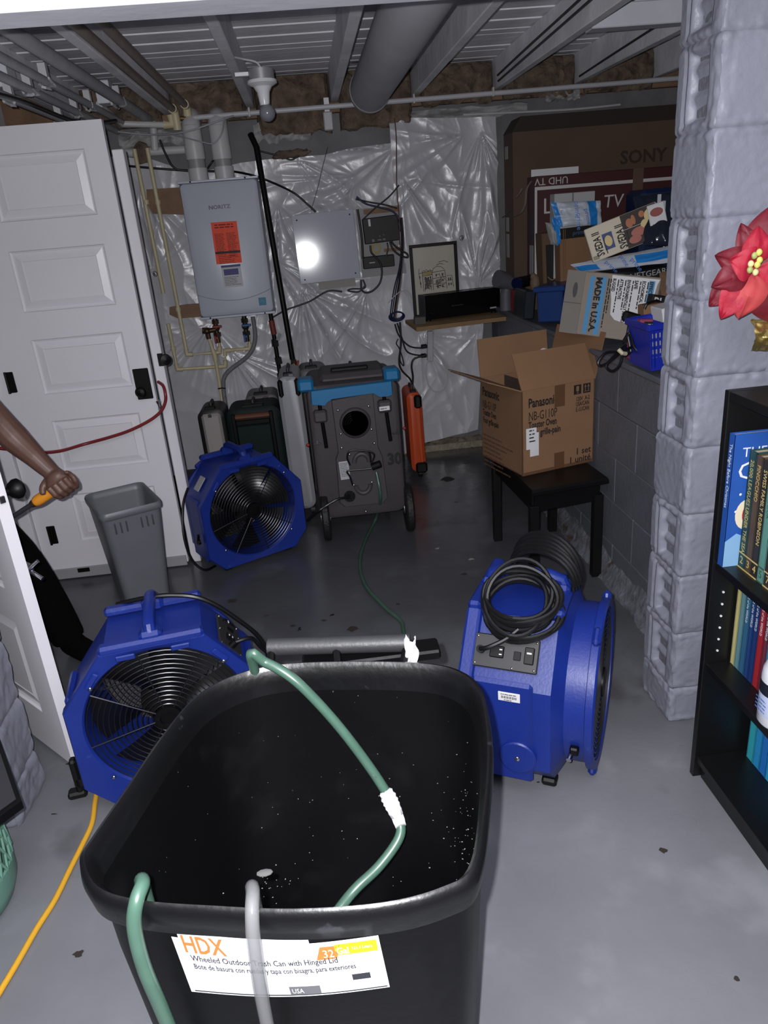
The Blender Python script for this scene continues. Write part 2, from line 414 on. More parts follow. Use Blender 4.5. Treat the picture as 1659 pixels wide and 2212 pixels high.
for i in range(len(zc) - 1):
    z0, z1 = zc[i], zc[i + 1]
    cored = i not in (0, 4, 8)
    L1 = 0.40 if i % 2 else 0.20
    part('block', rough_block(XP, XP + L1, z0, z1, cored), M_blockpaint, wf, sharp=80)
    x = XP + L1
    while x < 1.75:
        def fr(u, v, x=x, z0=z0, z1=z1):
            q = V((x + 0.40 * u, YP0, z0 + (z1 - z0) * v)); e = min(min(v, 1 - v) * .2, min(u, 1 - u) * .4)
            return q + V((0, -1, 0)) * (0.004 * (1 - math.exp(-e / 0.004)) - 0.004 + bn(q) * .8)
        part('block', MB().grid(fr, 30, 16), M_blockpaint, wf, sharp=80); x += 0.40
# left jamb of block
wl = struct('wall_front_left', MB().box((-1.02 - 0.022 - 0.5, (1.80 + 2.0) / 2, 1.2), (1.0, 0.17, 2.4)), M_mortar)
for i in range(len(zc) - 1):
    z0, z1 = zc[i], zc[i + 1]
    def lf(u, v, z0=z0, z1=z1):
        if u < 0.5: p = V((-1.02 - 0.4 * (1 - u / 0.5), 1.80, 0)); n = V((0, -1, 0))
        else: p = V((-1.02, 1.80 + 0.2 * (u - 0.5) / 0.5, 0)); n = V((1, 0, 0))
        q = V((p.x, p.y, z0 + (z1 - z0) * v)); e = min(v, 1 - v) * .2
        off = 0.008 * (1 - math.exp(-e / 0.01)) - 0.008 - (0.014 * max(0, 1 - abs(u - .5) / .05))
        return q + n * (off + bn(q) * 3.0 + .004 * noise.noise(q * 30))
    part('block', MB().grid(lf, 56, 20), M_blockpaint, wl, sharp=80)
# header over the wide doorway
tr1 = struct('trim_1', MB().box((-0.02, 1.722, 2.16), (2.05, 0.122, 0.32), bev=0.006), M_header, 'white header board over the doorway')
# partition beside the back door, outside the frame
struct('wall_left', MB().box((-2.12, 3.62, 1.13), (1.14, 0.10, 2.26)), M_white)
# ================================================================== doors
YD = 3.56
def panel_door(root, w, h, rects, th=0.035):
    """door leaf in local x (0..w), y thickness (0 = face towards -y), z; moulded panels pressed into the face; each rect x0,z0,x1,z1"""
    xs = sorted({0, w} | {r[0] for r in rects} | {r[2] for r in rects})
    mb = MB(); hole = []
    zs = sorted({0, h} | {r[1] for r in rects} | {r[3] for r in rects})
    for i in range(len(xs) - 1):
        for j in range(len(zs) - 1):
            cx, cz = (xs[i] + xs[i + 1]) / 2, (zs[j] + zs[j + 1]) / 2
            if any(r[0] < cx < r[2] and r[1] < cz < r[3] for r in rects): continue
            mb.quad(V((xs[i], 0, zs[j])), V((xs[i + 1], 0, zs[j])), V((xs[i + 1], 0, zs[j + 1])), V((xs[i], 0, zs[j + 1])))
    mb.quad(V((w, 0, 0)), V((w, th, 0)), V((w, th, h)), V((w, 0, h)))
    mb.quad(V((0, th, 0)), V((0, 0, 0)), V((0, 0, h)), V((0, th, h)))
    mb.quad(V((w, th, 0)), V((0, th, 0)), V((0, th, h)), V((w, th, h)))
    mb.quad(V((0, 0, h)), V((w, 0, h)), V((w, th, h)), V((0, th, h)))
    mb.quad(V((0, th, 0)), V((w, th, 0)), V((w, 0, 0)), V((0, 0, 0)))
    part('leaf', mb, M_white, root, sharp=20)
    for (x0, z0, x1, z1) in rects:
        rg = []
        for ins, dep in ((0, 0), (0.003, 0.008), (0.010, 0.012), (0.014, 0.012), (0.044, 0.004), (0.047, 0.006)):
            rg.append([V((x0 + ins, dep, z0 + ins)), V((x1 - ins, dep, z0 + ins)), V((x1 - ins, dep, z1 - ins)), V((x0 + ins, dep, z1 - ins))])
        p = MB(); vs_ = [q for r in rg for q in r]; fs = []
        for k in range(len(rg) - 1):
            for e in range(4):
                e2 = (e + 1) % 4; fs.append((k * 4 + e, k * 4 + e2, k * 4 + 4 + e2, k * 4 + 4 + e))
        n = len(vs_); fs.append((n - 4, n - 3, n - 2, n - 1)); p.add(vs_, fs)
        part('panel', p, M_white, root, sharp=12)
xR = (AY(230, 256, YD).x + AY(400, 1225, YD).x) / 2
xL = -1.495; wD = xR - xL; hD = AY(230, 256, YD).z - 0.02
d1 = thing('door_1', 'white panelled door at the back left with black knob plate', None, (xL, YD, 0.02)); d1['kind'] = 'structure'
rects = []
pq = [[(179, 321), (207, 464)], [(221, 527), (251, 658)], [(263, 717), (287, 834)], [(302, 891), (325, 999)]]
zs5 = []
for q in pq:
    zs5.append((AY(*q[0], YD).z - .02, AY(*q[1], YD).z - .02))
px0 = sum(AY(x, y, YD).x for x, y in ((11, 546), (48, 679), (63, 738), (98, 857), (111, 911), (148, 1020))) / 6 - xL
px1 = sum(AY(x, y, YD).x for x, y in ((221, 527), (251, 658), (263, 717), (287, 834), (302, 891), (325, 999))) / 6 - xL
for (zt, zb) in zs5: rects.append((px0, zb, px1, zt))
rects.append((px0, zs5[3][1] - 0.12 - (zs5[3][0] - zs5[3][1]), px1, zs5[3][1] - 0.12))
panel_door(d1, wD, hD, rects)
# hinges, knob plate, sweep
for (x, y) in ((25, 826), (115, 1155)):
    p = AY(x, y, YD); hg = MB().box((p.x, YD - 0.004, p.z), (0.034, 0.010, 0.096), bev=.003); hg.cyl((p.x - 0.015, YD - 0.012, p.z - 0.05), (p.x - 0.015, YD - 0.012, p.z + 0.05), 0.006, n=10)
    part('hinge', hg, M_black, d1, world=True)
p = AY(309, 829, YD)
kp = part('knob_plate', MB().box((p.x, YD - 0.004, p.z), (0.072, 0.008, 0.145), bev=.003), M_black, d1, world=True)
k = MB(); kq = AY(310, 842, YD)
k.lathe([(0.012, 0), (0.012, 0.025), (0.020, 0.032), (0.027, 0.045), (0.027, 0.055), (0.018, 0.064), (0.001, 0.067)], 24, (kq.x, YD - 0.006, kq.z), (0, -1, 0))
part('knob', k, M_black, kp, world=True)
sw = part('door_sweep', MB().box((wD / 2, -0.006, 0.012), (wD - 0.01, 0.012, 0.055), bev=.003), M_alu, d1)
sl = AY(187, 1247, YD)
part('sweep_badge', MB().box((sl.x, YD - 0.014, 0.045), (0.06, 0.002, 0.022)), M_black, sw, world=True)
# hinge-side jamb and the latch-side post
t2 = struct('trim_2', MB().box((xL - 0.045, YD + 0.03, 1.0), (0.085, 0.12, 2.06), bev=.004), M_white, 'white jamb on the hinge side of the back door')
xs_ = xR + 0.028
t3 = struct('trim_3', MB().box((xs_ + 0.006, YD + 0.06, 0.975), (0.048, 0.06, 1.95), bev=.003), M_white, 'white latch post right of the back door')
p = AY(349, 777, YD + .03)
part('strike_plate', MB().box((p.x - .004, YD + 0.029, p.z), (0.026, 0.004, 0.06), bev=.002), M_black, t3)
k = MB(); k.lathe([(0.010, -.01), (0.022, 0.0), (0.027, 0.012), (0.024, 0.02), (0.001, 0.024)], 20, (p.x + 0.016, YD + 0.03, p.z), (0.35, -0.9, 0))
part('latch_knob', k, M_black, t3)
# near left door leaf, standing open
E0 = V((-0.946, 2.046, 0)); dirn = V((-0.70, 0.71, 0)).normalized()
w2 = 0.74
# local x runs from the hinge to the free edge so that the visible face looks towards the camera
M2 = basis(E0 + dirn * w2 + V((0, 0, 0.012)), -dirn, V((0, 0, 1)).cross(-dirn))
d2 = thing('door_2', 'white panelled door leaf standing open at the near left', None, M=M2); d2['kind'] = 'structure'
r2 = []
for (zb, zt) in ((0.16, 0.50), (0.62, 0.92), (1.04, 1.34), (1.46, 1.76)): r2.append((0.115, zb, w2 - 0.125, zt))
panel_door(d2, w2, 2.02, r2)
kz = 0.93
for sgn, yy in ((1, 0.035), (-1, 0.0)):
    part('knob_plate', MB().box((w2 - 0.055, yy + sgn * .003, kz), (0.055, 0.008, 0.13), bev=.003), M_black, d2)
    k = MB(); k.lathe([(0.013, 0), (0.012, 0.026), (0.022, 0.034), (0.030, 0.048), (0.030, 0.060), (0.020, 0.070), (0.001, 0.073)], 24, (w2 - 0.055, yy, kz), (0, sgn, 0))
    part('knob', k, M_black, d2)
part('latch', MB().box((w2 + 0.004, 0.0175, kz), (0.010, 0.016, 0.022), bev=.002), M_chrome, d2)
lv = MB().box((w2 - .03, 0.045, 0.70), (0.05, 0.02, 0.02), bev=.003); lv.cyl((w2 - .03, 0.045, 0.69), (w2 + .02, 0.06, 0.665), 0.006); lv.cyl((w2 - .01, 0.04, 0.70), (w2 + 0.01, 0.065, 0.72), 0.006)
part('door_catch', lv, M_chrome, d2)
# ================================================================== plastic sheeting on the back wall
M_sheet = mat('grey_poly_sheeting', (186, 185, 192), 0.3, var=0.05, vs=3, spec=0.75, bump=0.12, bs=30)
def sheet_y(x, z, anchors, seed):
    y = 0.0
    for (ax, az, amp, k, a0, sprd, ext) in anchors:
        dx, dz = x - ax, z - az; r = math.hypot(dx, dz) + 1e-4; a = math.atan2(dz, dx)
        da = (a - math.radians(a0) + PI) % (2 * PI) - PI
        n = noise.noise(V((a * k * .42, seed + ax * 7, r * 1.1))) + .55 * noise.noise(V((a * k * .95, seed + ax * 3 + 5, r * 1.6)))
        w = max(0, 1 - abs(n)) ** 3.5
        y += amp * w * (1 - math.exp(-r / 0.04)) * math.exp(-r / ext) * math.exp(-(da / math.radians(sprd)) ** 2) * min(1.6, .5 + 3 * r)
    n = noise.noise(V((x * 2.3, z * 1.7, seed))); n2 = 1 - abs(noise.noise(V((x * 6 + z * 3, z * 3.5, seed + 9))))
    n3 = 1 - abs(noise.noise(V((x * 15 + z * 2, z * 10 + x * 6, seed + 19))))
    m = max(0, noise.noise(V((x * 3, z * 3, seed + 40))) + .25)
    y += 0.022 * n + 0.010 * (n2 ** 4) + 0.004 * m * n3 ** 4
    return y
def sheet(name, x0, x1, topf, botf, anchors, seed, Y, nu, nv, label):
    def fn(u, v):
        x = x0 + (x1 - x0) * u; z0, z1 = botf(x), topf(x); z = z0 + (z1 - z0) * v
        return V((x, Y - 0.62 * sheet_y(x, z, anchors, seed), z))
    return single(name, MB().grid(fn, nu, nv), M_sheet, label, 'plastic sheet', 'plastic sheeting on the back wall', sharp=70)
def interp(P):
    def f(x):
        if x <= P[0][0]: return P[0][1]
        for (a, b), (c, d) in zip(P, P[1:]):
            if x <= c: return b + (d - b) * (x - a) / (c - a)
        return P[-1][1]
    return f
YS = 5.045
def zz(x, y): q = AY(x, y, YS); return (q.x, q.z)
top1 = interp([zz(250, 338), zz(330, 345), zz(420, 375), zz(520, 352), zz(575, 345), zz(640, 340), zz(700, 335), zz(760, 320), zz(856, 308), zz(862, 306)])
bot1 = interp([(-1.1, 0.03), (0.3, 0.03), zz(862, 980)])
def an(x, y, amp, k, a0, sp, ext): return zz(x, y) + (amp, k, a0, sp, ext)
an1 = [an(770, 380, .05, 5, 200, 50, .4), an(650, 622, .075, 7, -62, 48, .6), an(590, 560, .05, 6, -60, 40, .5), an(790, 625, .05, 6, -125, 35, .5), an(600, 440, .05, 5, -80, 35, .5), an(455, 700, .06, 7, -120, 45, .45), an(300, 400, .05, 6, -70, 30, .5), an(330, 590, .05, 6, 80, 50, .35), an(640, 345, .05, 5, -20, 40, .5), an(850, 320, .05, 6, 190, 40, .6), an(500, 760, .05, 6, -60, 40, .5), an(700, 800, .03, 5, 90, 60, .3)]
sheet('plastic_sheet', -1.15, zz(860, 500)[0], top1, bot1, an1, 1.3, YS, 330, 300, 'wrinkled grey plastic sheeting behind the water heater and white panel')
top2 = interp([zz(857, 255), zz(960, 256), zz(1090, 252), zz(1120, 250)])
bot2 = interp([zz(860, 962), zz(918, 955), zz(1030, 925), zz(1042, 690), zz(1130, 600)])
an2 = [an(1037, 285, .075, 8, -75, 35, .7), an(1000, 292, .05, 6, 200, 40, .5), an(866, 385, .06, 6, -50, 35, .6), an(1030, 612, .08, 7, 75, 35, .5), an(905, 720, .05, 6, -60, 40, .4), an(1030, 715, .04, 6, -100, 40, .4), an(870, 930, .03, 5, 60, 40, .4)]
sheet('plastic_sheet', zz(860, 500)[0] - 0.012, 1.245, top2, bot2, an2, 6.1, YS - 0.014, 170, 260, 'wrinkled grey plastic sheeting behind the framed picture and shelf')
# pinned flap above the white panel
def flap(u, v):
    a, b, c, d = V((676, 476, 0)), V((770, 452, 0)), V((762, 384, 0)), V((640, 425, 0))
    q = (a * (1 - u) + b * u) * (1 - v) + (d * (1 - u) + c * u) * v
    p = AY(q.x, q.y, YS - 0.02)
    return p + V((0, -0.03 * math.sin(u * PI) * math.sin(v * PI) - 0.012 * noise.noise(V((u * 4, v * 5, 2))) - .006 * math.sin(u * 17 + v * 4), 0))
single('plastic_flap', MB().grid(flap, 40, 30), M_sheet, 'loose bulging plastic flap just above the white panel', 'plastic sheet', sharp=70)
# round washers that pin the sheet
for (x, y, lab) in ((998, 514, 'round grey washer pinning the sheet above the framed picture'), (334, 592, 'round grey washer pinning the sheet beside the cream pipes')):
    p = AY(x, y, YS - 0.035); mb = MB().lathe([(0.001, 0.003), (0.006, 0.005), (0.012, 0.003), (0.017, 0.004), (0.018, 0)], 20, p, (0, -1, 0)); mb.cyl(p, p + V((0, .05, 0)), .003)
    single('washer', mb, mat('zinc', (120, 120, 124), .4, .8), lab, 'washer', 'washers')
# ------------------------------------------------------------------ brown insulation stuffed between the joists
bays = [(-1.22, -0.76, 'left of the copper-brown pipes'), (-0.71, -0.26, 'behind the heater vent pipes'), (-0.21, 0.24, 'beside the ceiling lamp'), (0.29, 0.74, 'behind the round grey duct'), (0.79, 1.245, 'right of the round grey duct'), (1.295, 1.755, 'above the tallest television box'), (1.805, 2.255, 'close to the block pillar')]
for i, (x0, x1, lab) in enumerate(bays):
    mb = MB()
    def fn(u, v, x0=x0, x1=x1, i=i):
        a = PI * v; n = noise.fractal(V((u * 4 + i * 7, v * 3, i * 2.0)), 1.0, 2.0, 4) * 0.035
        lo = 2.20 if i not in (2, 3) else 2.10
        zc_ = (2.41 + lo) / 2; hz = (2.41 - lo) / 2
        e = min(u, 1 - u); ed = min(1, e / .06) ** .5
        zz_ = zc_ - math.cos(a) * hz + (n * .8 if v < .3 else 0)
        return V((x0 + (x1 - x0) * u, YB - 0.01 - (0.05 + 0.035 * math.sin(a) + n) * ed, zz_))
    mb.grid(fn, 44, 24)
    mb.grid(lambda u, v, x0=x0, x1=x1: V((x1 - (x1 - x0) * u, YB + 0.05, 2.19 + .2 * v)), 1, 1)
    single('insulation_batt', mb, M_brownwool, 'brown fibrous insulation batt stuffed ' + lab, 'insulation', 'insulation batts between joists', sharp=80)
# torn pale facing paper below the batts
M_facing = mat('torn_pale_facing', (150, 150, 150), .6, var=.3, vs=14, bump=.5, bs=30)
for k_, (x, y, w, h, lab) in enumerate([(610, 285, .34, .10, 'torn pale facing paper hanging under the ceiling lamp'), (1010, 243, .75, .06, 'strip of torn pale facing right of the thin hanging wire'), (1215, 205, .22, .06, 'scrap of torn pale facing above the television boxes'), (330, 300, .40, .07, 'torn pale facing paper beside the heater vent pipes')]):
    c = AY(x, y, YB - .06)
    def fn(u, v, c=c, w=w, h=h, k_=k_): return c + V(((u - .5) * w, -0.03 * noise.noise(V((u * 6, v * 4, k_))) , (v - .5) * h * (1 + .5 * noise.noise(V((u * 9, k_, v)))) + 0.02 * noise.noise(V((u * 5, 1, k_ * 3)))))
    single('facing_scrap', MB().grid(fn, 30, 8), M_facing, lab, 'paper scrap', sharp=80)
for (x, y, w, h, lab) in [(630, 333, .24, .045, 'brown insulation showing through the slit in the plastic top edge'), (305, 330, .10, .12, 'brown crumbling insulation hanging beside the white post')]:
    c = AY(x, y, YS - .05); mb = MB().ball(c, (w / 2, .02, h / 2), 20, 10)
    for q in mb.v:
        q += V((0, 0, 0.02 * noise.noise(q * 25))) 
    single('insulation_tuft', mb, M_brownwool, lab, 'insulation', sharp=80)
# ================================================================== water heater
YH = 4.80
hb = thing('water_heater', 'wall-hung pale grey tankless water heater with orange warning sheet', 'water heater', (AY(484, 685, YH).x, YH + .12, 1.09))
M_heater = mat('pale_grey_enamel', (184, 189, 202), 0.33, var=.015, vs=4)
hTL, hTR, hBL, hBR = AY(383, 397, YH), AY(556, 383, YH), AY(434, 686, YH), AY(592, 675, YH)
hx0, hx1 = (hTL.x + hBL.x) / 2, (hTR.x + hBR.x) / 2; hz0, hz1 = (hBL.z + hBR.z) / 2, (hTL.z + hTR.z) / 2
bd = MB()
def rrect(x0, x1, z0, z1, r, y, n=5):
    out = []
    for (cx, cz, a0) in ((x1 - r, z1 - r, 0), (x0 + r, z1 - r, PI / 2), (x0 + r, z0 + r, PI), (x1 - r, z0 + r, 1.5 * PI)):
        for i in range(n + 1):
            a = a0 + PI / 2 * i / n; out.append(V((cx + r * math.cos(a), y, cz + r * math.sin(a))))
    return out
bd.loft([rrect(hx0, hx1, hz0, hz1, .012, YH + .235), rrect(hx0, hx1, hz0, hz1, .02, YH + .03), rrect(hx0 + .006, hx1 - .006, hz0 + .006, hz1 - .006, .025, YH + .010), rrect(hx0 + .022, hx1 - .022, hz0 + .02, hz1 - .02, .03, YH)])
part('casing', bd, M_heater, hb, world=True)
part('top_plate', MB().box(((hx0 + hx1) / 2, YH + .12, hz1 + .004), (hx1 - hx0 + .012, .225, .012), bev=.002), M_heater, hb, world=True)
part('bottom_plate', MB().box(((hx0 + hx1) / 2, YH + .12, hz0 - .004), (hx1 - hx0 + .008, .225, .014), bev=.002), M_heater, hb, world=True)
seam = [V((hx0 + .004 + (hx1 - hx0 - .008) * i / 20, YH - .0005, AY(495, 645, YH).z - .012 + .05 * (2 * i / 20 - 1) ** 2)) for i in range(21)]
part('seam', MB().tube(seam, .0018, 6), mat('heater_seam', (140, 144, 154), .5), hb, world=True)
for (x, z) in ((hx0 + .07, hz1 + .004), (hx1 - .07, hz1 + .004), (hx0 + .06, hz0 - .004), (hx1 - .06, hz0 - .004)):
    part('screw', MB().ball((x, YH + .006, z), (.005, .004, .005), 10, 6), M_black, hb, world=True)
MH = basis((0, YH - .0012, 0), (1, 0, 0), (0, 0, 1))
q = AY(474, 447, YH); text('NORITZ', .030, basis((q.x, YH - .002, q.z - .01), (1, 0, 0), (0, 0, 1)), mat('dark_badge', (50, 50, 56), .3, .4), hb, 'CENTER', bold=.0008, sx=1.15)
tl, tr, bl = AY(455, 481, YH - .002), AY(511, 477, YH - .002), AY(469, 571, YH - .002)
ML, w, h = plane(tl, tr, bl)
lb = part('warning_sheet', patch(ML, 0, 0, w, -h, .0005), mat('orange_sheet', (236, 74, 40), .6), hb, world=True)
M_darkred = mat('dark_red_print', (120, 30, 20), .7)
part('heading_print', lines(ML, w * .12, w * .88, -.016, .014, 2, .011, .1), M_darkred, lb, world=True)
part('small_print', lines(ML, w * .08, w * .46, -.065, .0075, 17, .0052), M_darkred, lb, world=True)
part('small_print', lines(ML, w * .54, w * .93, -.065, .0075, 19, .0052), M_darkred, lb, world=True)
part('black_band', patch(ML, w * .02, -h * .70, w * .99, -h * .755, .0012), M_black, lb, world=True)
part('small_print', lines(ML, w * .12, w * .8, -h * .82, .010, 5, .006), M_darkred, lb, world=True)
tl, tr, bl = AY(477, 574, YH - .002), AY(519, 570, YH - .002), AY(484, 622, YH - .002)
ML, w, h = plane(tl, tr, bl)
lb = part('info_sticker', patch(ML, 0, 0, w, -h, .0005), mat('grey_sticker', (178, 178, 184), .5), hb, world=True)
M_indigo = mat('indigo_print', (66, 66, 120), .6)
part('header_bar', patch(ML, 0, 0, w, -h * .1, .0012), M_indigo, lb, world=True)
part('emblem', patch(ML, w * .1, -h * .18, w * .85, -h * .45, .0012), M_indigo, lb, world=True)
part('small_print', lines(ML, w * .08, w * .92, -h * .54, h * .07, 6, .004), M_print, lb, world=True)
q0, q1, q2 = AY(558, 643, YH - .002), AY(574, 642, YH - .002), AY(560, 660, YH - .002)
ML, w, h = plane(q0, q1, q2)
lb = part('energy_sticker', patch(ML, 0, 0, w, -h, .0005), mat('teal_sticker', (28, 112, 142), .5), hb, world=True)
part('sticker_arc', MB().tube([V((w * (.2 + .6 * i / 10), -h * (.62 - .25 * math.sin(PI * i / 10)), .001)) for i in range(11)], .0012, 5).xf(ML), mat('pale_teal', (140, 190, 205), .6), lb, world=True)
# ---- connections under the heater
def fit(mb, a, b, r): mb.cyl(a, b, r, n=12)
YPp = 4.96
def pp(x, y, Y=YPp): return AY(x, y, Y)
def pipe(name, pts, r, m, label, cat, Y=YPp, joints=True, rj=1.28, clamps=(), group=None, smooth=False):
    P = [pp(x, y, Y) if not isinstance(x, V) else x for x, y in pts] if not isinstance(pts[0], V) else pts
    root = thing(name, label, cat, (P[0].x, P[0].y, min(p.z for p in P)), 0, group)
    part('pipe_run', MB().tube(spline(P, 8) if smooth else P, r, 14), m, root, world=True, sharp=50)
    if joints:
        for i in range(1, len(P) - 1):
            a, b, c = P[i - 1], P[i], P[i + 1]; u, w_ = (a - b).normalized(), (c - b).normalized()
            mb = MB().tube([b + u * min(.035, (a - b).length * .45), b, b + w_ * min(.035, (c - b).length * .45)], r * rj, 14)
            part('elbow', mb, m, root, world=True, sharp=50)
    for (x, y, mm) in clamps:
        q = pp(x, y, Y); mb = MB().cyl(q - V((0, 0, .012)), q + V((0, 0, .012)), r * 1.35, n=14)
        part('coupling', mb, mm, root, world=True)
    return root
pipe('water_pipe', [(290, 322), (353, 634)], .0125, M_cpvc, 'cream plastic water pipe that ends beside the cut boards, nearest the door', 'pipe', clamps=[(316, 437, M_cpvc)], group='cream water pipes')
pipe('water_pipe', [(318, 320), (404, 766), (475, 761), (473, 728)], .0125, M_cpvc, 'long cream water pipe bending under the heater to the dark valve', 'pipe', clamps=[(341, 437, M_cpvc), (385, 668, M_cpvc)], group='cream water pipes')
pipe('water_pipe', [(363, 699), (383, 798), (487, 791), (486, 757), (540, 753), (538, 728)], .0125, M_cpvc, 'lowest cream water pipe looping to the blue valve', 'pipe', clamps=[(374, 753, M_cpvc)], group='cream water pipes')
pipe('drain_pipe', [(450, 728), (464, 768), (486, 900)], .012, M_cpvc, 'cream drain pipe dropping from the valve behind the cases', 'pipe', Y=4.945, group='cream water pipes')
pipe('flexible_conduit', [(546, 684), (551, 731), (537, 767), (489, 807), (483, 842), (492, 900)], .014, mat('grey_conduit', (116, 116, 122), .5, bump=.5, bs=180), 'grey flexible conduit curving down from the heater', 'conduit', Y=4.92, joints=False, smooth=True)
single('cable_tie', MB().tube([AY(471, 840, 4.91), AY(479, 838, 4.90), AY(487, 839, 4.91)], .004, 8), M_black, 'black cable tie holding the grey conduit to the cream pipe', 'cable tie')
# valves
def valve(name, x, y, m, mh, label, Y=4.93):
    c = AY(x, y, Y); r = thing(name, label, 'valve', (c.x, c.y, c.z - .06))
    b = MB(); b.cyl(c + V((0, 0, .095)), c + V((0, 0, -.075)), .015, n=12); b.cyl(c + V((0, 0, .07)), c + V((0, 0, .045)), .022, n=8); b.cyl(c + V((0, 0, -.01)), c + V((0, 0, -.035)), .024, n=8); b.ball(c + V((0, 0, .02)), .024, 12, 8)
    part('valve_body', b, m, r, world=True)
    hd = MB().box(c + V((.01, -.028, .03)), (.06, .008, .016), bev=.003); hd.cyl(c + V((0, 0, .03)), c + V((0, -.03, .03)), .007)
    part('lever', hd, mh, r, world=True)
    hd = MB().box(c + V((-.012, -.028, -.05)), (.014, .008, .05), bev=.003); hd.cyl(c + V((0, 0, -.04)), c + V((0, -.03, -.04)), .007)
    part('lever', hd, mh, r, world=True)
    return r, b
M_brass = mat('tarnished_brass', (82, 66, 52), .4, .7, var=.3, vs=30)
M_red = mat('red_lever', (128, 26, 30), .45)
M_blue = mat('blue_lever', (24, 66, 130), .45)
r, _ = valve('isolation_valve', 468, 715, M_brass, M_red, 'dark brass valve with red levers under the heater')
c = AY(447, 715, 4.92)
sb = MB().cyl(AY(466, 712, 4.92), c, .016, n=12); sb.ball(c, (.026, .026, .022), 14, 8); sb.cyl(c, c + V((-.028, 0, .004)), .02, n=8); sb.cyl(c, c + V((.004, 0, -.05)), .016, n=10)
part('relief_valve', sb, M_brass, r, world=True)
valve('isolation_valve', 531, 712, mat('dark_bronze', (60, 52, 50), .4, .6), M_blue, 'dark valve with blue levers under the heater')
# vent pipes
for (xa, ya, xb, yb, lab) in ((422, 262, 431, 392, 'left pale vent pipe rising from the heater'), (475, 262, 487, 388, 'right pale vent pipe rising from the heater')):
    t0, b0 = AY(xa, ya, 4.9), AY(xb, yb, 4.9); t0 = V((b0.x, 4.9, t0.z))
    r = thing('vent_pipe', lab, 'pipe', b0, 0, 'heater vent pipes')
    R_ = .050
    part('pipe_run', MB().tube([b0, t0 + V((0, 0, -.02))], R_, 24), mat('pvc_vent', (150, 147, 148), .45, var=.12, vs=9), r, world=True, sharp=50)
    for z0, z1 in ((b0.z - .01, b0.z + .07), (t0.z - .20, t0.z - .13)):
        part('coupling', MB().cyl((b0.x, 4.9, z0), (b0.x, 4.9, z1), R_ * 1.14, n=24), M_pvc, r, world=True)
    part('elbow', MB().tube([t0 + V((0, 0, -.13)), t0 + V((0, 0, -.04)), t0 + V((0, .02, .0)), t0 + V((0, .06, .025)), t0 + V((0, .15, .03))], R_ * 1.1, 24), M_pvc, r, world=True, sharp=50)
# black iron gas pipe and its drip leg
gp = thing('gas_pipe', 'tall black iron gas pipe right of the water heater', 'pipe', AY(632, 790, 4.90))
part('pipe_run', MB().tube([AY(541, 290, 4.90), AY(554, 318, 4.86), AY(632, 776, 4.86)], .0175, 14), M_black, gp, world=True, sharp=50)
c = AY(635, 787, 4.86)
part('gas_valve', MB().cyl(c + V((0, 0, .03)), c + V((0, 0, -.04)), .019, n=10).ball(c, .022, 10, 8), M_brass, gp, world=True)
part('lever', MB().box(c + V((.022, -.02, .0)), (.014, .008, .055), R=MX.Rotation(.3, 3, 'Y'), bev=.003), M_red, gp, world=True)
part('wall_stub', MB().tube([c + V((0.004, 0, -.10)), c + V((.005, .03, -.13)), V((c.x + .006, 5.09, c.z - .13))], .018, 10), M_black, gp, world=True)
part('union', MB().cyl(c + V((0, 0, -.035)), c + V((0.004, 0, -.12)), .02, n=8), M_black, gp, world=True)
dl = thing('gas_drip_leg', 'short dark gas leg with reddish fitting below the heater corner', 'pipe', AY(606, 815, 4.9))
part('pipe_run', MB().tube([AY(584, 676, 4.9), AY(606, 815, 4.9)], .014, 12), M_black, dl, world=True)
part('red_coupling', MB().tube([AY(586, 692, 4.9), AY(592, 722, 4.9)], .018, 12), mat('rusty_red', (112, 44, 36), .6), dl, world=True)
for (x, y, x2, y2) in ((593, 733, 595, 748), (600, 772, 603, 786), (605, 806, 607, 818)):
    part('coupling', MB().tube([AY(x, y, 4.9), AY(x2, y2, 4.9)], .022, 8), mat('dark_iron', (44, 40, 40), .5, .5), dl, world=True)
part('paper_tag', MB().box(AY(602, 728, 4.87), (.02, .002, .045), R=MX.Rotation(.5, 3, 'Y')), mat('grey_tag', (130, 130, 134), .6), dl, world=True)
# mounting boards seen through the cuts in the sheet
for pts, lab in (([(316, 409), (400, 404), (400, 464), (330, 462), (318, 440)], 'bare brown board behind the upper left of the heater'), ([(366, 664), (400, 658), (440, 655), (440, 684), (385, 688), (366, 680)], 'bare brown board behind the lower left of the heater')):
    P = [AY(x, y, YS - .045) for x, y in pts]
    n = len(P); mb = MB(); mb.loft([[p + V((0, .03, 0)) for p in P], P])
    single('mounting_board', mb, M_wood, lab, 'board', 'mounting boards behind the heater')
# ================================================================== wiring on the wall
def cable(name, pts, r, m, label, cat='cable', Y=4.985, k=8, group=None):
    P = [AY(p[0], p[1], p[2] if len(p) > 2 else Y) for p in pts]
    return single(name, MB().tube(spline(P, k), r, 8), m, label, cat, group, sharp=60)
cable('power_cable', [(270, 358), (340, 364), (413, 369, 5.0), (470, 370, 5.0), (508, 371), (562, 384, 4.92), (630, 414), (665, 442), (682, 458)], .0065, M_cable, 'black cable crossing behind the vent pipes to the white panel')
cable('power_cable', [(345, 302), (358, 333), (377, 363), (413, 370, 5.0)], .0065, M_cable, 'short black cable dropping beside the left vent pipe')
cable('power_cable', [(448, 364, 4.99), (458, 350), (466, 338, 5.0)], .0055, M_cable, 'short black cable between the two vent pipes')
cable('power_cable', [(590, 685), (617, 670), (645, 660), (671, 650), (708, 629), (739, 630)], .0055, M_cable, 'black cable rising from the heater corner to below the white panel')
cable('power_cable', [(560, 326), (600, 336), (630, 345), (648, 332), (664, 322)], .005, M_cable, 'thin black cable sagging along the top of the sheet')
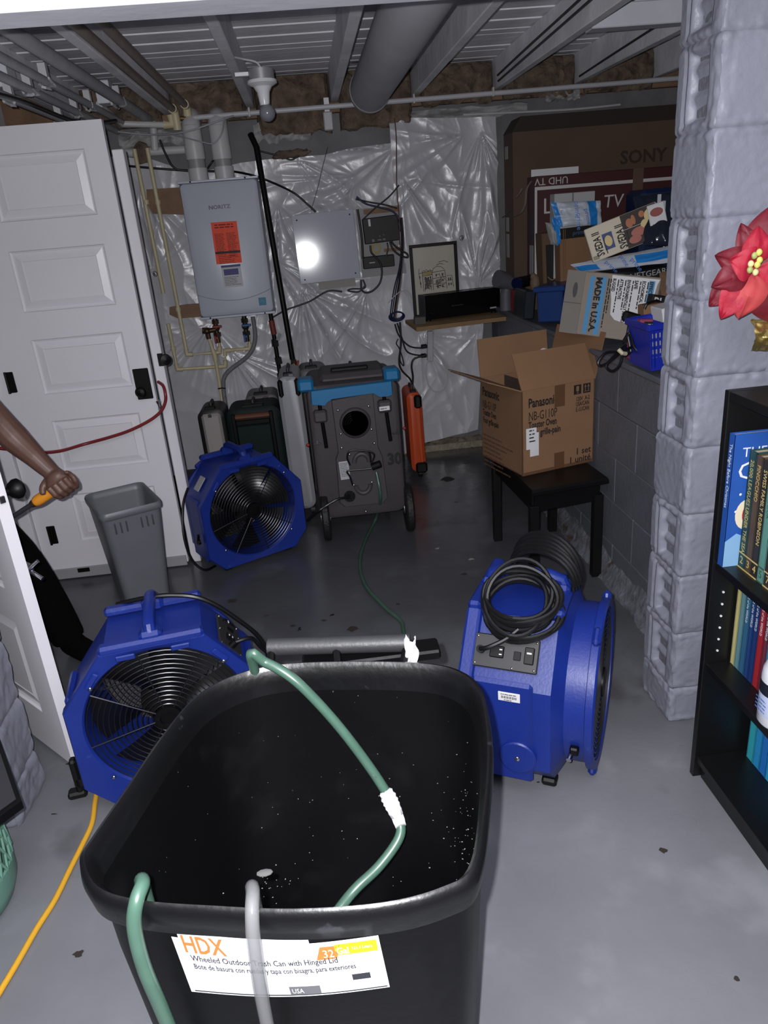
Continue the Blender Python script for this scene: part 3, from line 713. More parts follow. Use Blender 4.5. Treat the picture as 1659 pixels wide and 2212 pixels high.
cable('thin_wire', [(708, 318), (697, 360), (685, 410), (672, 455)], .0018, M_cable, 'hair-thin wire hanging above the white panel')
cable('thin_wire', [(852, 255), (856, 300), (857, 400), (862, 470), (864, 540)], .0035, mat('brown_wire', (84, 56, 50), .5), 'thin brown wire hanging down the sheet seam', Y=4.96)
cable('grey_cable', [(205, 275, 4.9), (260, 285, 4.9), (330, 291, 4.9), (400, 285, 4.78), (470, 262, 4.8), (505, 250, 4.85)], .005, M_greypipe, 'grey cable looping in front of the vent pipes')
cable('grey_cable', [(372, 290, 4.9), (430, 305, 4.82), (460, 310, 4.8), (478, 290, 4.8), (484, 262, 4.85)], .004, M_greypipe, 'thinner grey cable hanging between the vent pipes')
# white panel
YPn = 4.93
tl, tr, bl = AY(629, 466, YPn + .017), AY(762.5, 451, YPn + .017), AY(649.5, 614.6, YPn)
MP, w, h = plane(tl, tr, bl)
wp = thing('panel_box', 'square white metal panel box glowing with the flash', 'panel', AY(716, 610, YPn))
mb = MB().box((w / 2, -h / 2, -.05), (w - .016, h - .016, .09)); part('box_body', mb.xf(MP), mat('panel_grey', (150, 150, 156), .5), wp, world=True)
part('cover', MB().box((w / 2, -h / 2, -.004), (w, h, .010), bev=.002).xf(MP), mat('white_gloss_cover', (176, 178, 190), 0.075, spec=.5), wp, world=True)
for (x, y) in ((.03, -.03), (w - .025, -.03), (.03, -h + .025), (w - .03, -h + .03)):
    part('screw', MB().ball((x, y, .002), (.005, .005, .002), 8, 5).xf(MP), M_black, wp, world=True)
part('lower_plate', MB().box((w * .60, -h - .022, -.05), (w * .62, .05, .03)).xf(MP), mat('cream_card', (150, 146, 142), .7), wp, world=True)
# backing board with modem, router, fibre coil
YM = 4.99
tl, tr, bl = AY(768, 452, YM + .02), AY(866, 442, YM + .02), AY(785, 600, YM + .02)
MB_, w, h = plane(tl, tr, bl)
bbd = thing('backing_board', 'pale board recessed in the sheet behind the black modem', 'board', AY(820, 598, YM + .03))
part('board', MB().box((w / 2, -h / 2, -.006), (w, h, .012)).xf(MB_), mat('pale_board', (150, 147, 150), .7), bbd, world=True)
part('wood_strip', MB().box((w * .56, -.022, .004), (w * .78, .03, .02)).xf(MB_), M_wood, bbd, world=True)
part('lower_wood_strip', MB().box((w * .74, -h * .63, .002), (w * .4, .02, .016)).xf(MB_), M_wood, bbd, world=True)
def gadget(name, c4, th, label, cat, m, Y):
    tl, tr, bl = AY(*c4[0], Y), AY(*c4[1], Y), AY(*c4[2], Y); Mq, w, h = plane(tl, tr, bl)
    r = thing(name, label, cat, (tl + tr) / 2 - V((0, 0, h)))
    part('case', MB().box((w / 2, -h / 2, -th / 2), (w, h, th), bev=.004).xf(Mq), m, r, world=True)
    return r, Mq, w, h
r, Mq, w, h = gadget('modem', [(782, 473), (859, 463), (791, 528)], .035, 'larger black modem with a white sticker above the fibre coil', 'modem', M_blackplastic, YM - .015)
part('sticker', patch(Mq, w * .16, -h * .05, w * .22, -h * .32), M_paper, r, world=True)
for (fx_, sx_, sz_) in ((.24, .016, .016), (.42, .024, .008), (.55, .016, .010)): part('port', MB().box((w * fx_, -h * .89, .001), (sx_, sz_, .002)).xf(Mq), mat('port_grey', (90, 92, 96), .5), r, world=True)
part('indicator', MB().ball((w * .55, -h * .72, 0), .002, 6, 4).ball((w * .44, -h * .75, 0), .003, 6, 4).xf(Mq), M_paper, r, world=True)
r, Mq, w, h = gadget('router', [(783, 556), (851, 549), (784, 582)], .03, 'smaller black router box under the fibre coil', 'router', M_blackplastic, YM - .02)
part('maker_print', lines(Mq, w * .2, w * .38, -h * .52, .01, 1, .010, 0), mat('pale_grey_print', (160, 160, 165), .5), r, world=True)
part('indicator', MB().ball((w * .63, -h * .35, 0), .003, 6, 4).ball((w * .63, -h * .62, 0), .003, 6, 4).xf(Mq), mat('port_grey', (90, 92, 96), .5), r, world=True)
c = AY(813, 537, YM + .006)
fc = MB()
for i in range(5):
    rr = .030 - .002 * i
    fc.tube([c + V((rr * math.cos(a) * (1 + .06 * math.sin(i)), -.003 * i, rr * math.sin(a) + .002 * math.cos(3 * i))) for a in [2 * PI * j / 24 for j in range(24)]], .0018, 6, closed=True)
single('fibre_coil', fc, mat('yellow_fibre', (178, 164, 92), .5), 'coil of yellow fibre between the modem and the router', 'cable coil')
M_bluecable = mat('dark_blue_cable', (20, 30, 66), .45)
cable('patch_cable', [(770, 425), (790, 440), (820, 448), (845, 455), (860, 470), (866, 500)], .006, M_bluecable, 'dark blue cable arching over the modem', Y=4.965)
cable('patch_cable', [(768, 430), (800, 437), (830, 442), (858, 450)], .005, M_cable, 'upper black cable arching over the modem', Y=4.97)
cable('patch_cable', [(862, 400), (840, 425), (812, 448), (784, 474)], .0045, M_cable, 'straight thin cable slanting above the modem', Y=4.95)
cable('patch_cable', [(800, 530), (802, 545), (812, 556), (822, 570), (825, 590), (820, 612), (805, 628), (790, 632), (781, 625), (780, 604)], .006, M_cable, 'black cable looping down in front of the router', Y=4.93)
cable('patch_cable', [(836, 524), (838, 536), (834, 556)], .0045, M_cable, 'short black cable between modem and router', Y=4.95)
cable('patch_cable', [(842, 522), (850, 540), (865, 552), (880, 556), (879, 548), (866, 541), (850, 528), (846, 520)], .006, M_cable, 'black cable loop beside the framed picture', Y=4.93)
cable('patch_cable', [(772, 452), (777, 480), (782, 520), (784, 560)], .007, M_cable, 'dark cable bundle along the right edge of the white panel', Y=4.94)
cable('patch_cable', [(784, 604), (788, 622), (760, 624), (752, 628), (775, 630), (790, 615)], .005, M_cable, 'tangle of black cable under the white panel', Y=4.93)
# cable trunk falling to the coil under the shelf
trk = thing('cable_bundle', 'bundled dark cables falling from the modem to the shelf', 'cable', AY(848, 700, 4.93))
for i, (m, dx) in enumerate(((M_bluecable, 0), (M_cable, 4), (M_cable, -4), (mat('brown_wire', (84, 56, 50), .5), 7), (mat('grey_wire', (120, 118, 124), .5), 9))):
    part('strand', MB().tube(spline([AY(866 + dx * .3, 470, 4.95), AY(869 + dx * .4, 520, 4.94), AY(865 + dx * .5, 575, 4.93), AY(856 + dx, 620, 4.93), AY(850 + dx, 655, 4.93), AY(846 + dx, 690, 4.92)], 6), .0042, 7), m, trk, world=True)
c = AY(857, 684, 4.90); mb = MB()
for i in range(4):
    rr = .05 - .004 * i
    mb.tube([c + V((rr * math.cos(a), -.008 * i - .01 * math.sin(a), .6 * rr * math.sin(a) + .004 * i)) for a in [2 * PI * j / 28 for j in range(28)]], .0048, 7, closed=True)
part('coil', mb, M_bluecable, trk, world=True)
cable('drooping_lead', [(838, 655), (850, 642), (865, 630), (880, 628), (890, 645)], .003, mat('white_cord', (180, 180, 184), .4), 'thin white cord arching beside the black receiver', Y=4.9)
cable('hanging_cable', [(853, 700), (862, 725), (885, 748), (915, 752)], .0055, M_cable, 'upper hanging black cable reaching the power strip', Y=4.93)
cable('hanging_cable', [(858, 698), (868, 730), (880, 760), (910, 768), (920, 765)], .0055, M_cable, 'middle hanging black cable reaching the power strip', Y=4.92)
cable('hanging_cable', [(864, 696), (866, 740), (862, 780), (868, 800), (885, 818), (893, 835)], .0065, M_cable, 'long black cable falling behind the dehumidifier', Y=4.9)
cable('hanging_cable', [(918, 768), (895, 775), (889, 790), (892, 815), (890, 840)], .0065, M_cable, 'black cord dropping from the power strip', Y=4.9)
cable('hanging_cable', [(860, 732), (856, 742), (862, 752), (870, 775), (872, 790), (864, 778), (866, 750)], .004, M_cable, 'small loop of thin black cable near the power strip', Y=4.92)
cable('drooping_lead', [(938, 760), (960, 785), (967, 815), (958, 840), (940, 846), (925, 830), (920, 795), (930, 770)], .0035, mat('white_cord', (180, 180, 184), .4), 'white cord hanging in a loop under the power strip', Y=4.94)
ps = thing('power_strip', 'upright white power strip under the plywood shelf', 'power strip', AY(928, 790, 4.97))
a, b_ = AY(932, 715, 4.97), AY(926, 780, 4.97)
part('strip_body', MB().box((a + b_) / 2, (.038, .035, (a - b_).length), R=MX.Rotation(.06, 3, 'Y'), bev=.004), mat('white_plastic', (170, 170, 176), .4), ps, world=True)
for (x, y) in ((916, 748), (915, 768)):
    part('plug', MB().box(AY(x, y, 4.95), (.04, .03, .026), bev=.005), M_blackplastic, ps, world=True)
part('bracket', MB().box(AY(935, 712, 4.97), (.012, .01, .06)), M_alu, ps, world=True)
# ================================================================== overhead: duct, conduit, lamp, pipe runs
def run(name, pts, r, m, label, cat, group=None, n=16, k=1):
    P = [V(p) for p in pts]
    return single(name, MB().tube(spline(P, k) if k > 1 else P, r, n), m, label, cat, group, sharp=50)
dk = thing('round_duct', 'large round grey duct running away between the joists', 'duct', (0.455, 4.0, 2.12))
dz = 2.245
part('duct_run', MB().tube([(0.445, 1.80, dz), (0.445, 4.62, dz)], .108, 32), mat('grey_duct_paint', (178, 177, 183), .5, var=.08, vs=4), dk, world=True)
part('end_collar', MB().lathe([(.085, .06), (.112, .06), (.114, .0), (.109, -.005)], 32, (0.445, 4.62, dz), (0, 1, 0)), M_greypipe, dk, world=True)
part('end_cap', MB().cyl((0.445, 4.62, dz), (0.445, 4.67, dz - .02), .100, .08, n=32), mat('duct_cap', (150, 149, 154), .5), dk, world=True)
single('duct_strap', MB().box((0.332, 4.1, 2.30), (.05, .02, .012), bev=.002), M_chrome, 'bright metal strap beside the round duct', 'strap')
wc = thing('white_conduit', 'long white conduit crossing below the joists', 'conduit', (0.8, 4.9, 2.2))
A_, B_ = AY(398, 256, 4.89), AY(1480, 168, 4.89)
part('conduit_run', MB().tube([A_, B_], .014, 14), mat('white_conduit', (186, 186, 192), .4), wc, world=True)
for x, y in ((539, 246), (894, 217), (1065, 202)):
    q = AY(x, y, 4.89); part('clip', MB().box(q + V((0, 0, .008)), (.012, .034, .05), bev=.003), M_pvc, wc, world=True)
q = A_
part('brass_elbow', MB().tube([q + V((.02, 0, 0)), q, q + V((-.035, 0, .002)), q + V((-.045, 0, .05))], .016, 12), mat('old_brass', (120, 98, 60), .35, .7), wc, world=True)
# lamp holder and bulb
lp = thing('ceiling_lamp', 'white porcelain lamp holder with a dark round bulb', 'lamp', (FL(563, 160, 2.2)))
LY = FL(563, 160, 2.2).y; c0 = AY(563, 152, LY); LX = c0.x
def lz(y): return AY(563, y, LY).z
part('junction_box', MB().cyl((LX, LY, lz(150)), (LX, LY, lz(176)), .055, n=24), mat('galvanised_box', (150, 150, 154), .4, .4), lp, world=True)
part('holder', MB().lathe([(.001, lz(172)), (.062, lz(174)), (.064, lz(181)), (.04, lz(188)), (.027, lz(200)), (.022, lz(222)), (.020, lz(228)), (.001, lz(228))], 28, (LX, LY, 0)), mat('porcelain', (208, 208, 212), .25), lp, world=True, sharp=25)
part('bulb', MB().ball((LX + .006, LY, lz(245)), .034, 24, 16).cyl((LX + .004, LY, lz(226)), (LX + .005, LY, lz(238)), .017, .026, n=20), mat('pearl_bulb', (120, 120, 128), .18), lp, world=True)
part('mounting_strap', MB().box((LX - .055, LY, lz(158)), (.11, .02, .014)), M_joist, lp, world=True)
part('wire_tail', MB().tube(spline([(LX + .01, LY - .03, lz(160)), (LX - .01, LY - .05, lz(140)), (LX - .06, LY - .04, lz(130)), (LX - .1, LY, lz(120))], 6), .004, 6), mat('white_cord', (180, 180, 184), .4), lp, world=True)
# small white box under the joist
q = AY(709, 262, 4.95)
jb = thing('sensor_box', 'small white sensor box with a glossy face under the joist end', 'sensor', q)
part('housing', MB().box(q, (.055, .04, .10), bev=.006), mat('white_plastic', (170, 170, 176), .4), jb, world=True)
part('stem', MB().box(q + V((0, .02, .085)), (.03, .03, .08)), M_joist, jb, world=True)
# two brown pipes under the second joist, with their cream elbows
for k_, (xx, zz_, lab) in enumerate(((-0.655, 2.245, 'outer brown pipe running below the joist at the left'), (-0.585, 2.262, 'inner brown pipe running below the joist at the left'))):
    r = thing('brown_pipe', lab, 'pipe', (xx, 3.2, zz_), 0, 'brown overhead pipes')
    part('pipe_run', MB().tube([(xx, 1.82, zz_), (xx, 4.80, zz_)], .019, 14), M_brownpipe, r, world=True)
    part('elbow', MB().tube([(xx, 4.76, zz_), (xx, 4.83, zz_), (xx, 4.84, zz_ - .10 + .05 * k_)], .024, 14), M_cpvc, r, world=True)
r = thing('cream_branch_pipe', 'white branch pipe turning left below the brown pipes', 'pipe', AY(300, 268, 4.80))
P = [AY(215, 225, 4.35), AY(262, 268, 4.78), AY(372, 270, 4.84), AY(373, 228, 4.84)]
part('pipe_run', MB().tube(P, .018, 14), mat('white_cpvc', (190, 188, 186), .4), r, world=True)
part('elbow', MB().tube([P[2] + (P[1] - P[2]).normalized() * .05, P[2], P[2] + V((0, 0, .05))], .024, 14), M_cpvc, r, world=True)
# bundle of painted pipes at the far left
for (x0, z0, r_, lab) in ((-0.845, 2.225, .026, 'thick grey pipe next to the left joist'), (-0.965, 2.20, .017, 'slim grey pipe with white clips, third from the wall'), (-1.035, 2.175, .017, 'slim grey pipe with white clips, second from the wall'), (-1.115, 2.15, .017, 'slim grey pipe with white clips, nearest the left wall')):
    r = thing('overhead_pipe', lab, 'pipe', (x0, 3.3, z0), 0, 'grey overhead pipes')
    part('pipe_run', MB().tube([(x0, 1.83, z0), (x0 + .02, 4.95, z0)], r_, 14), M_greypipe, r, world=True)
    for yy in ((2.55, 3.45, 4.1) if r_ < .02 else (4.2,)):
        part('clip', MB().tube([(x0 + (r_ + .006) * math.cos(a) + .006, yy + .1 * random.random(), z0 + (r_ + .006) * math.sin(a)) for a in [PI * (.9 + 1.2 * i / 10) for i in range(11)]], .006, 6).box((x0 + .005, yy + .05, z0 + .04), (.03, .03, .05)), M_pvc, r, world=True)
run('black_overhead_cable', [(-1.13, 2.2, 2.12), (-1.10, 2.8, 2.11), (-1.05, 3.4, 2.13), (-.96, 3.9, 2.10), (-.90, 4.4, 2.16)], .009, M_cable, 'black cable strung along the grey pipes at top left', 'cable', k=6, n=8)
for (x0, lab) in ((-0.905, 'nearer the thick grey pipe'), (-1.18, 'beside the left joist')):
    single('hanger_block', MB().box((x0, 4.3 if x0 > -1 else 3.7, 2.27), (.07, .11, .10), bev=.003), M_header, 'white wooden hanger block ' + lab, 'block', 'hanger blocks')
# cables stapled along the joists at the right
for (xx, ya, yb, lab) in ((1.235, 2.2, 4.9, 'lower dark cable stapled along the joist right of the duct'), (1.232, 2.3, 4.9, 'upper dark cable stapled along the joist right of the duct'), (1.745, 2.4, 4.95, 'dark cable stapled along the joist above the television boxes')):
    up = .03 if 'upper' in lab else 0
    run('joist_cable', [(xx, ya, 2.36 + up * .5), (xx - .004, ya + .6, 2.345 + up), (xx, ya + 1.3, 2.325 + up), (xx - .004, ya + 2.0, 2.30 + up), (xx, yb, 2.28 + up)], .006, mat('dim_cable', (52, 48, 50), .5), lab, 'cable', 'cables stapled to the joists', k=6, n=8)
# cross pipe high on the back wall at left
run('grey_wall_pipe', [AY(268, 331, 5.02), AY(420, 322, 5.02)], .024, M_pvc, 'pale pipe lying along the top of the back wall at left', 'pipe')
run('vertical_vent', [AY(330, 262, 5.0), AY(335, 325, 5.0)], .022, M_pvc, 'short pale upright pipe above the cream pipes', 'pipe')
run('dark_ceiling_pipe', [AY(372, 262, 4.93), AY(396, 264, 4.93)], .03, M_greypipe, 'short grey pipe stub beside the left vent pipe', 'pipe')
run('upper_white_wire', [AY(1000, 248, 4.98), AY(1110, 243, 4.98), AY(1240, 236, 4.98), AY(1340, 226, 4.98)], .007, mat('white_cord', (180, 180, 184), .4), 'white cable lying along the sill above the sheet', 'cable', k=6)
# ================================================================== plywood shelf, receiver, picture
M_ply = mat('plywood', (160, 130, 92), .7, var=.12, vs=10)
zs = 0.945
a, b_, c = FL(899, 708, zs), FL(1124, 681, zs), FL(874, 690, zs)
sh = thing('wall_board_shelf', 'plywood shelf board carrying the black receiver', 'shelf', ((a.x + b_.x) / 2, (a.y + 5.0) / 2, zs - .02))
sh.name = 'plywood_shelf'; RM[sh.name] = RM['wall_board_shelf']
bk_l, bk_r = V((c.x, 5.0, zs)), V((b_.x + .10, 5.0, zs))
poly = [V((a.x, a.y, zs)), V((b_.x, b_.y, zs)), bk_r, bk_l]
for i in range(5):
    z1 = zs - .0044 * i; part('ply', MB().loft([[p + V((0, 0, z1 - zs - .0042)) for p in poly], [p + V((0, 0, z1 - zs)) for p in poly]]), M_ply if i % 2 == 0 else mat('ply_dark', (112, 86, 60), .7), sh, world=True)
YR = None
tl, tr, bl = FL(919, 639, zs + .165), FL(1081, 618, zs + .165), FL(922, 694, zs + .004)
Yf = (AY(919, 639, 1).y)
# receiver: front face stands on the shelf
fb_l, fb_r = FL(921, 692, zs + .012), FL(1081, 671, zs + .012)
xdir = (fb_r - fb_l).normalized(); dep = V((-xdir.y, xdir.x, 0)) * .27; hgt = AY(919, 639, fb_l.y).z - fb_l.z
rw = (fb_r - fb_l).length
Mr = basis(fb_l, xdir, (0, 0, 1))
rc = thing('receiver', 'wide black stereo receiver on the plywood shelf', 'receiver', M=Mr)
part('chassis', MB().box((rw / 2, hgt / 2, -.075), (rw - .006, hgt - .004, .11), bev=.003), mat('receiver_metal', (34, 33, 36), .4, .3), rc)
part('front_panel', MB().box((rw / 2, hgt / 2, -.010), (rw, hgt, .02), bev=.002), mat('receiver_front', (9, 9, 10), .25), rc)
for i in range(14):
    part('vent_slot', MB().box((rw * (.1 + .06 * i), hgt - .0012, -.075), (.010, .001, .08)), M_black, rc)
for j in range(9):
    part('side_slot', MB().box((.0022, hgt * .85 - j * .011, -.075), (.001, .004, .06)), M_black, rc)
part('maker_plate', MB().box((rw * .90, hgt * .17, .0008), (.045, .010, .001)), mat('pale_grey_print', (160, 160, 165), .5), rc)
part('small_print', lines(MX.Translation((rw * .34, hgt * .46, 0)), 0, rw * .18, 0, .01, 1, .005), mat('dim_print', (70, 70, 74), .5), rc)
part('knob', MB().cyl((.05, .035, 0), (.05, .035, .012), .012, n=18), M_black, rc)
for fx_ in (.06, .94): part('foot', MB().cyl((rw * fx_, -.012, -.04), (rw * fx_, 0, -.04), .018, n=16), M_black, rc)
single('grey_card_strip', MB().box(FL(905, 698, zs + .012) + V((.01, .03, .012)), (.07, .05, .045), bev=.002), mat('dim_grey_card', (84, 80, 76), .8), 'small grey carton at the left end of the plywood shelf', 'carton')
# framed castle sketch leaning on the wall
YF = 4.98; bl = AY(892, 688, YF)
tl, tr = AY(883, 530, YF + .012), AY(986, 520, YF + .012)
Mf, w, h = plane(tl, tr, bl)
fr = thing('framed_picture', 'black framed ink sketch of a castle leaning behind the receiver', 'picture', AY(940, 630, YF))
fw = .020
for nm, x0, y0, x1, y1 in (('frame_rail', 0, 0, w, -fw), ('frame_rail', 0, -h + fw, w, -h), ('frame_stile', 0, -fw, fw, -h + fw), ('frame_stile', w - fw, -fw, w, -h + fw)):
    part(nm, MB().box(((x0 + x1) / 2, (y0 + y1) / 2, 0), (abs(x1 - x0), abs(y1 - y0), .022), bev=.002).xf(Mf), M_black, fr, world=True)
pc = part('sketch_paper', MB().box((w / 2, -h / 2, -.006), (w - 2 * fw + .004, h - 2 * fw + .004, .003)).xf(Mf), mat('ivory_paper', (176, 170, 158), .35, var=.05, vs=8), fr, world=True)
M_ink = mat('ink', (52, 48, 48), .8)
def ink(segs, r=.0017):
    mb = MB()
    for s_ in segs: mb.tube([V((w * x, -h * y * .655, -.0042)) for x, y in s_], r, 5)
    return mb.xf(Mf)
sg = [[(.24, .55), (.25, .98)], [(.45, .58), (.46, .97)], [(.24, .58), (.45, .565)], [(.25, .66), (.45, .645)], [(.45, .60), (.72, .58)], [(.72, .57), (.75, .96)], [(.46, .73), (.73, .71)], [(.47, .85), (.74, .84)], [(.46, .58), (.48, .52), (.56, .48), (.65, .50), (.71, .55)],
      [(.28, .98), (.29, .86), (.34, .81), (.40, .84), (.42, .97)], [(.17, .60), (.24, .59)], [(.18, .50), (.17, .60), (.20, .90)], [(.76, .70), (.86, .69), (.89, .94)], [(.76, .80), (.87, .79)], [(.26, .56), (.27, .54), (.30, .56), (.33, .53), (.37, .56), (.41, .54), (.45, .57)],
      [(.55, .46), (.62, .43), (.70, .45)], [(.6, .40), (.72, .38), (.8, .42)]]
part('ink_outline', ink(sg), M_ink, pc, world=True)
sg2 = [[(x, y), (x + .004, y + .05)] for x, y in ((.53, .64), (.66, .63), (.54, .76), (.67, .75), (.55, .89), (.66, .88), (.18, .65), (.19, .78), (.79, .74), (.83, .74), (.79, .85), (.84, .85), (.31, .68), (.36, .68), (.41, .67))]
for s2_ in sg2: part('ink_window', ink([s2_], .0038), M_ink, pc, world=True)
sg3 = [[(random.uniform(.26, .44), random.uniform(.68, .95)) for _ in range(3)] for _ in range(26)] + [[(random.uniform(.5, .72), random.uniform(.62, .95)) for _ in range(2)] for _ in range(14)]
part('ink_shading', ink(sg3, .002), mat('ink_wash', (92, 86, 82), .8), pc, world=True)
part('ochre_wash', MB().box((w * .35, -h * .40, -.0044), (w * .2, h * .045, .0006)).xf(Mf), mat('ochre', (160, 146, 96), .8), pc, world=True)
# ================================================================== boxes and bags on the ledge behind the knee wall
ZL = 0.985
def slab(name, label, cat, tl, tr, bl, th, m, Y, group=None, bev=.003, partname='carton'):
    Ys = Y if isinstance(Y, (tuple, list)) else (Y, Y, Y)
    a, b, c = AY(*tl, Ys[0]), AY(*tr, Ys[1]), AY(*bl, Ys[2])
    M_, w, h = plane(a, b, c)
    cor = [M_ @ V((x, y, z)) for x in (0, w) for y in (0, -h) for z in (0, -th)]
    cc = M_ @ V((w / 2, -h / 2, -th / 2)); base = V((cc.x, cc.y, min(q.z for q in cor)))
    r = thing(name, label, cat, base, 0, group)
    part(partname, MB().box((w / 2, -h / 2, -th / 2), (w, h, th), bev=bev).xf(M_), m, r, world=True)
    return r, M_, w, h
# big television carton
YT = 4.60
x0 = AY(1107, 285, YT).x; zt = AY(1103, 253, YT).z; zb = AY(1106, 286, YT).z; x1 = x0 + 1.5
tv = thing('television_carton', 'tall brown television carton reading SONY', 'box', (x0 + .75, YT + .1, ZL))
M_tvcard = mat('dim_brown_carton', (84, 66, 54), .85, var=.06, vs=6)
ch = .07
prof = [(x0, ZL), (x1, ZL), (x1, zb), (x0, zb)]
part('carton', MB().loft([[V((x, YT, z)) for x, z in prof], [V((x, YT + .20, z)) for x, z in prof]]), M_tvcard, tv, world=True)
lid = [(x0, zb), (x1, zb), (x1, zt), (x0 + ch * .7, zt), (x0, zt - ch)]
part('lid', MB().loft([[V((x, YT - .004, z)) for x, z in lid], [V((x, YT + .204, z)) for x, z in lid]]), mat('dark_carton_lid', (44, 36, 30), .85), tv, world=True)
q = AY(1390, 330, YT)
text('SONY', .098, basis((q.x, YT - .002, q.z - .05), (1, 0, 0), (0, 0, 1)), mat('faded_brown_print', (52, 38, 30), .8), tv, 'CENTER', bold=.0025, fit=.285)
for ya, yb in ((318, 345), (470, 500), (505, 555)):
    a, b_ = AX(1090, ya, x0 - .002), AX(1092, yb, x0 - .002)
    part('side_sticker', MB().box((x0 - .001, YT + .14, (a.z + b_.z) / 2), (.002, .06, a.z - b_.z)), mat('dim_sticker', (150, 148, 146), .6), tv, world=True)
# maroon television carton in front of it
YG = 4.36
r, Mg, w, h = slab('television_carton', 'dark maroon television carton with white border and TV lettering', 'box', (1155, 381), (1480, 356), (1158, 605), .15, mat('maroon_carton', (62, 16, 22), .55), YG)
M_wpr = mat('white_print', (190, 186, 186), .6)
part('border_top', patch(Mg, 0, -.055, w, -.072), M_wpr, r, world=True)
part('border_side', patch(Mg, 0, -.072, .014, -h), M_wpr, r, world=True)
text('UHD TV', .052, Mg @ MX.Translation((.19, -.012, .0015)) @ MX.Rotation(PI, 4, 'Z'), M_wpr, r, 'LEFT')
qi = Mg.inverted() @ AY(1172, 462, YG); text('LED', .115, Mg @ MX.Translation((qi.x, qi.y, .0015)), M_wpr, r, 'LEFT')
qi = Mg.inverted() @ AY(1302, 449, YG); text('TV', .095, Mg @ MX.Translation((qi.x, qi.y, .0015)), M_wpr, r, 'LEFT', shear=.1)
part('torn_top_edge', MB().box((.13, .018, -.05), (.27, .036, .002)).xf(Mg), M_paper, r, world=True)
part('tape', patch(Mg, .56, .0, .62, -.13, .002), mat('dull_clear_tape', (96, 76, 66), .3), r, world=True)
for (xa, xb, ya, yb, mm) in ((0, 0, -.2, -.34, (44, 40, 44)), (0, 0, -.36, -.52, (150, 148, 150))):
    part('side_picture', MB().box((-.001, (ya + yb) / 2, -.06), (.002, yb - ya, .07)).xf(Mg), mat('side_%d' % mm[0], mm, .6), r, world=True)
# loose tape curls on the big carton
for pts, lab in (([(1085, 470), (1098, 460), (1104, 455)], 'curled strip of tape low on the brown television carton'), ([(1110, 468), (1125, 462), (1135, 440), (1138, 410), (1148, 392)], 'long curled tape hanging at the maroon carton corner'), ([(1115, 428), (1125, 415), (1127, 408)], 'short curled tape on the brown television carton')):
    P = spline([AY(x, y, YG - .02 if x > 1100 else YT - .06) for x, y in pts], 5); mb = MB()
    mb.loft([[p + V((-.007, 0, 0)), p + V((.007, 0.004, .004)), p + V((.007, .006, .003)), p + V((-.007, .002, -.001))] for p in P]); single('tape_curl', mb, mat('clear_tape', (112, 104, 98), .25), lab, 'tape', 'tape curls')
# brown shipping carton with black tape that carries the upper mailer
YA = 4.05
r, Ma, w, h = slab('shipping_carton', 'brown shipping carton with black printed tape under the blue mailer', 'box', (1209, 496), (1292, 486), (1216, 622), .20, M_card, YA)
r_, Ms, ws, hs = slab('side_carton', 'narrow brown carton with black tape strip, next to the maroon carton', 'box', (1170, 505), (1208, 500), (1174, 628), .12, mat('brown_cardboard_dim', (92, 70, 50), .8), YA + .10)
part('black_tape', patch(Ms, ws * .2, -.06, ws * .8, -hs * .98), mat('black_tape', (20, 18, 18), .4), r_, world=True)
sm = [V((ws * (.26 + .5 * t), -hs * .76 - .02 * math.sin(PI * t), .003)) for t in [i / 10 for i in range(11)]]
part('tape_curve_mark', MB().tube(sm, .0035, 6).xf(Ms), mat('tape_mark', (116, 92, 66), .6), r_, world=True)
part('black_tape', patch(Ma, 0, .002, w, -.05), mat('black_tape', (20, 18, 18), .4), r, world=True)
text('prime', .03, Ma @ MX.Translation((w * .5, -.035, .002)), mat('dull_blue_print', (52, 92, 130), .6), r, 'CENTER', shear=.2)
part('fold_line', MB().box((w * .09, -h / 2, .001), (.004, h, .001)).box((w * .14, -h / 2, .001), (.003, h, .001)).xf(Ma), mat('carton_fold', (112, 78, 50), .8), r, world=True)
# white flaps behind the mailer
r, Mw, w, h = slab('white_carton', 'small white carton flaps standing behind the blue mailer', 'box', (1198, 419), (1286, 412), (1222, 600), .08, mat('white_card', (168, 168, 170), .7), YA + .09)
part('slit', patch(Mw, w * .43, 0, w * .47, -h * .2), mat('card_shadow_line', (120, 120, 124), .8), r, world=True)
# upper blue-and-white mailer draped over the carton
M_mail = mat('white_blue_mailer', (186, 192, 204), .4, var=.03, vs=10); M_mblue = mat('mailer_blue', (36, 128, 206), .4)
def drape(name, label, quad, Y, cat, lift, cols, seed, nu=40, nv=24, th=.012):
    """soft mailer: quad of four pixel corners tl,tr,br,bl with depths; cols(u,v)->material slot"""
    P = [AY(x, y, d) for x, y, d in quad]
    def srf(u, v):
        q = (P[0] * (1 - u) + P[1] * u) * (1 - v) + (P[3] * (1 - u) + P[2] * u) * v
        n = noise.noise(V((u * 4 + seed, v * 4, seed))) * .012 + noise.noise(V((u * 11, v * 9 + seed, 2))) * .004
        return q + V((0, -lift * math.sin(PI * u) ** .5 * math.sin(PI * min(1, max(0, v))) ** .5 - n, .004 * noise.noise(V((u * 6, v * 3, seed + 4)))))
    mb = MB()
    mb.grid(lambda u, v: srf(u, v), nu, nv)
    for k in range(len(mb.f)):
        i, j = k % nu, k // nu; mb.mi[k] = cols((i + .5) / nu, (j + .5) / nv)
    n0 = len(mb.f); mb.grid(lambda u, v: srf(1 - u, v) + V((0, th * (.3 + math.sin(PI * u) * math.sin(PI * v)), 0)), nu, nv)
    c = (P[2] + P[3]) / 2
    r = thing(name, label, cat, c)
    part('wrap', mb, [M_mail, M_mblue], r, world=True, sharp=60)
    return r, srf
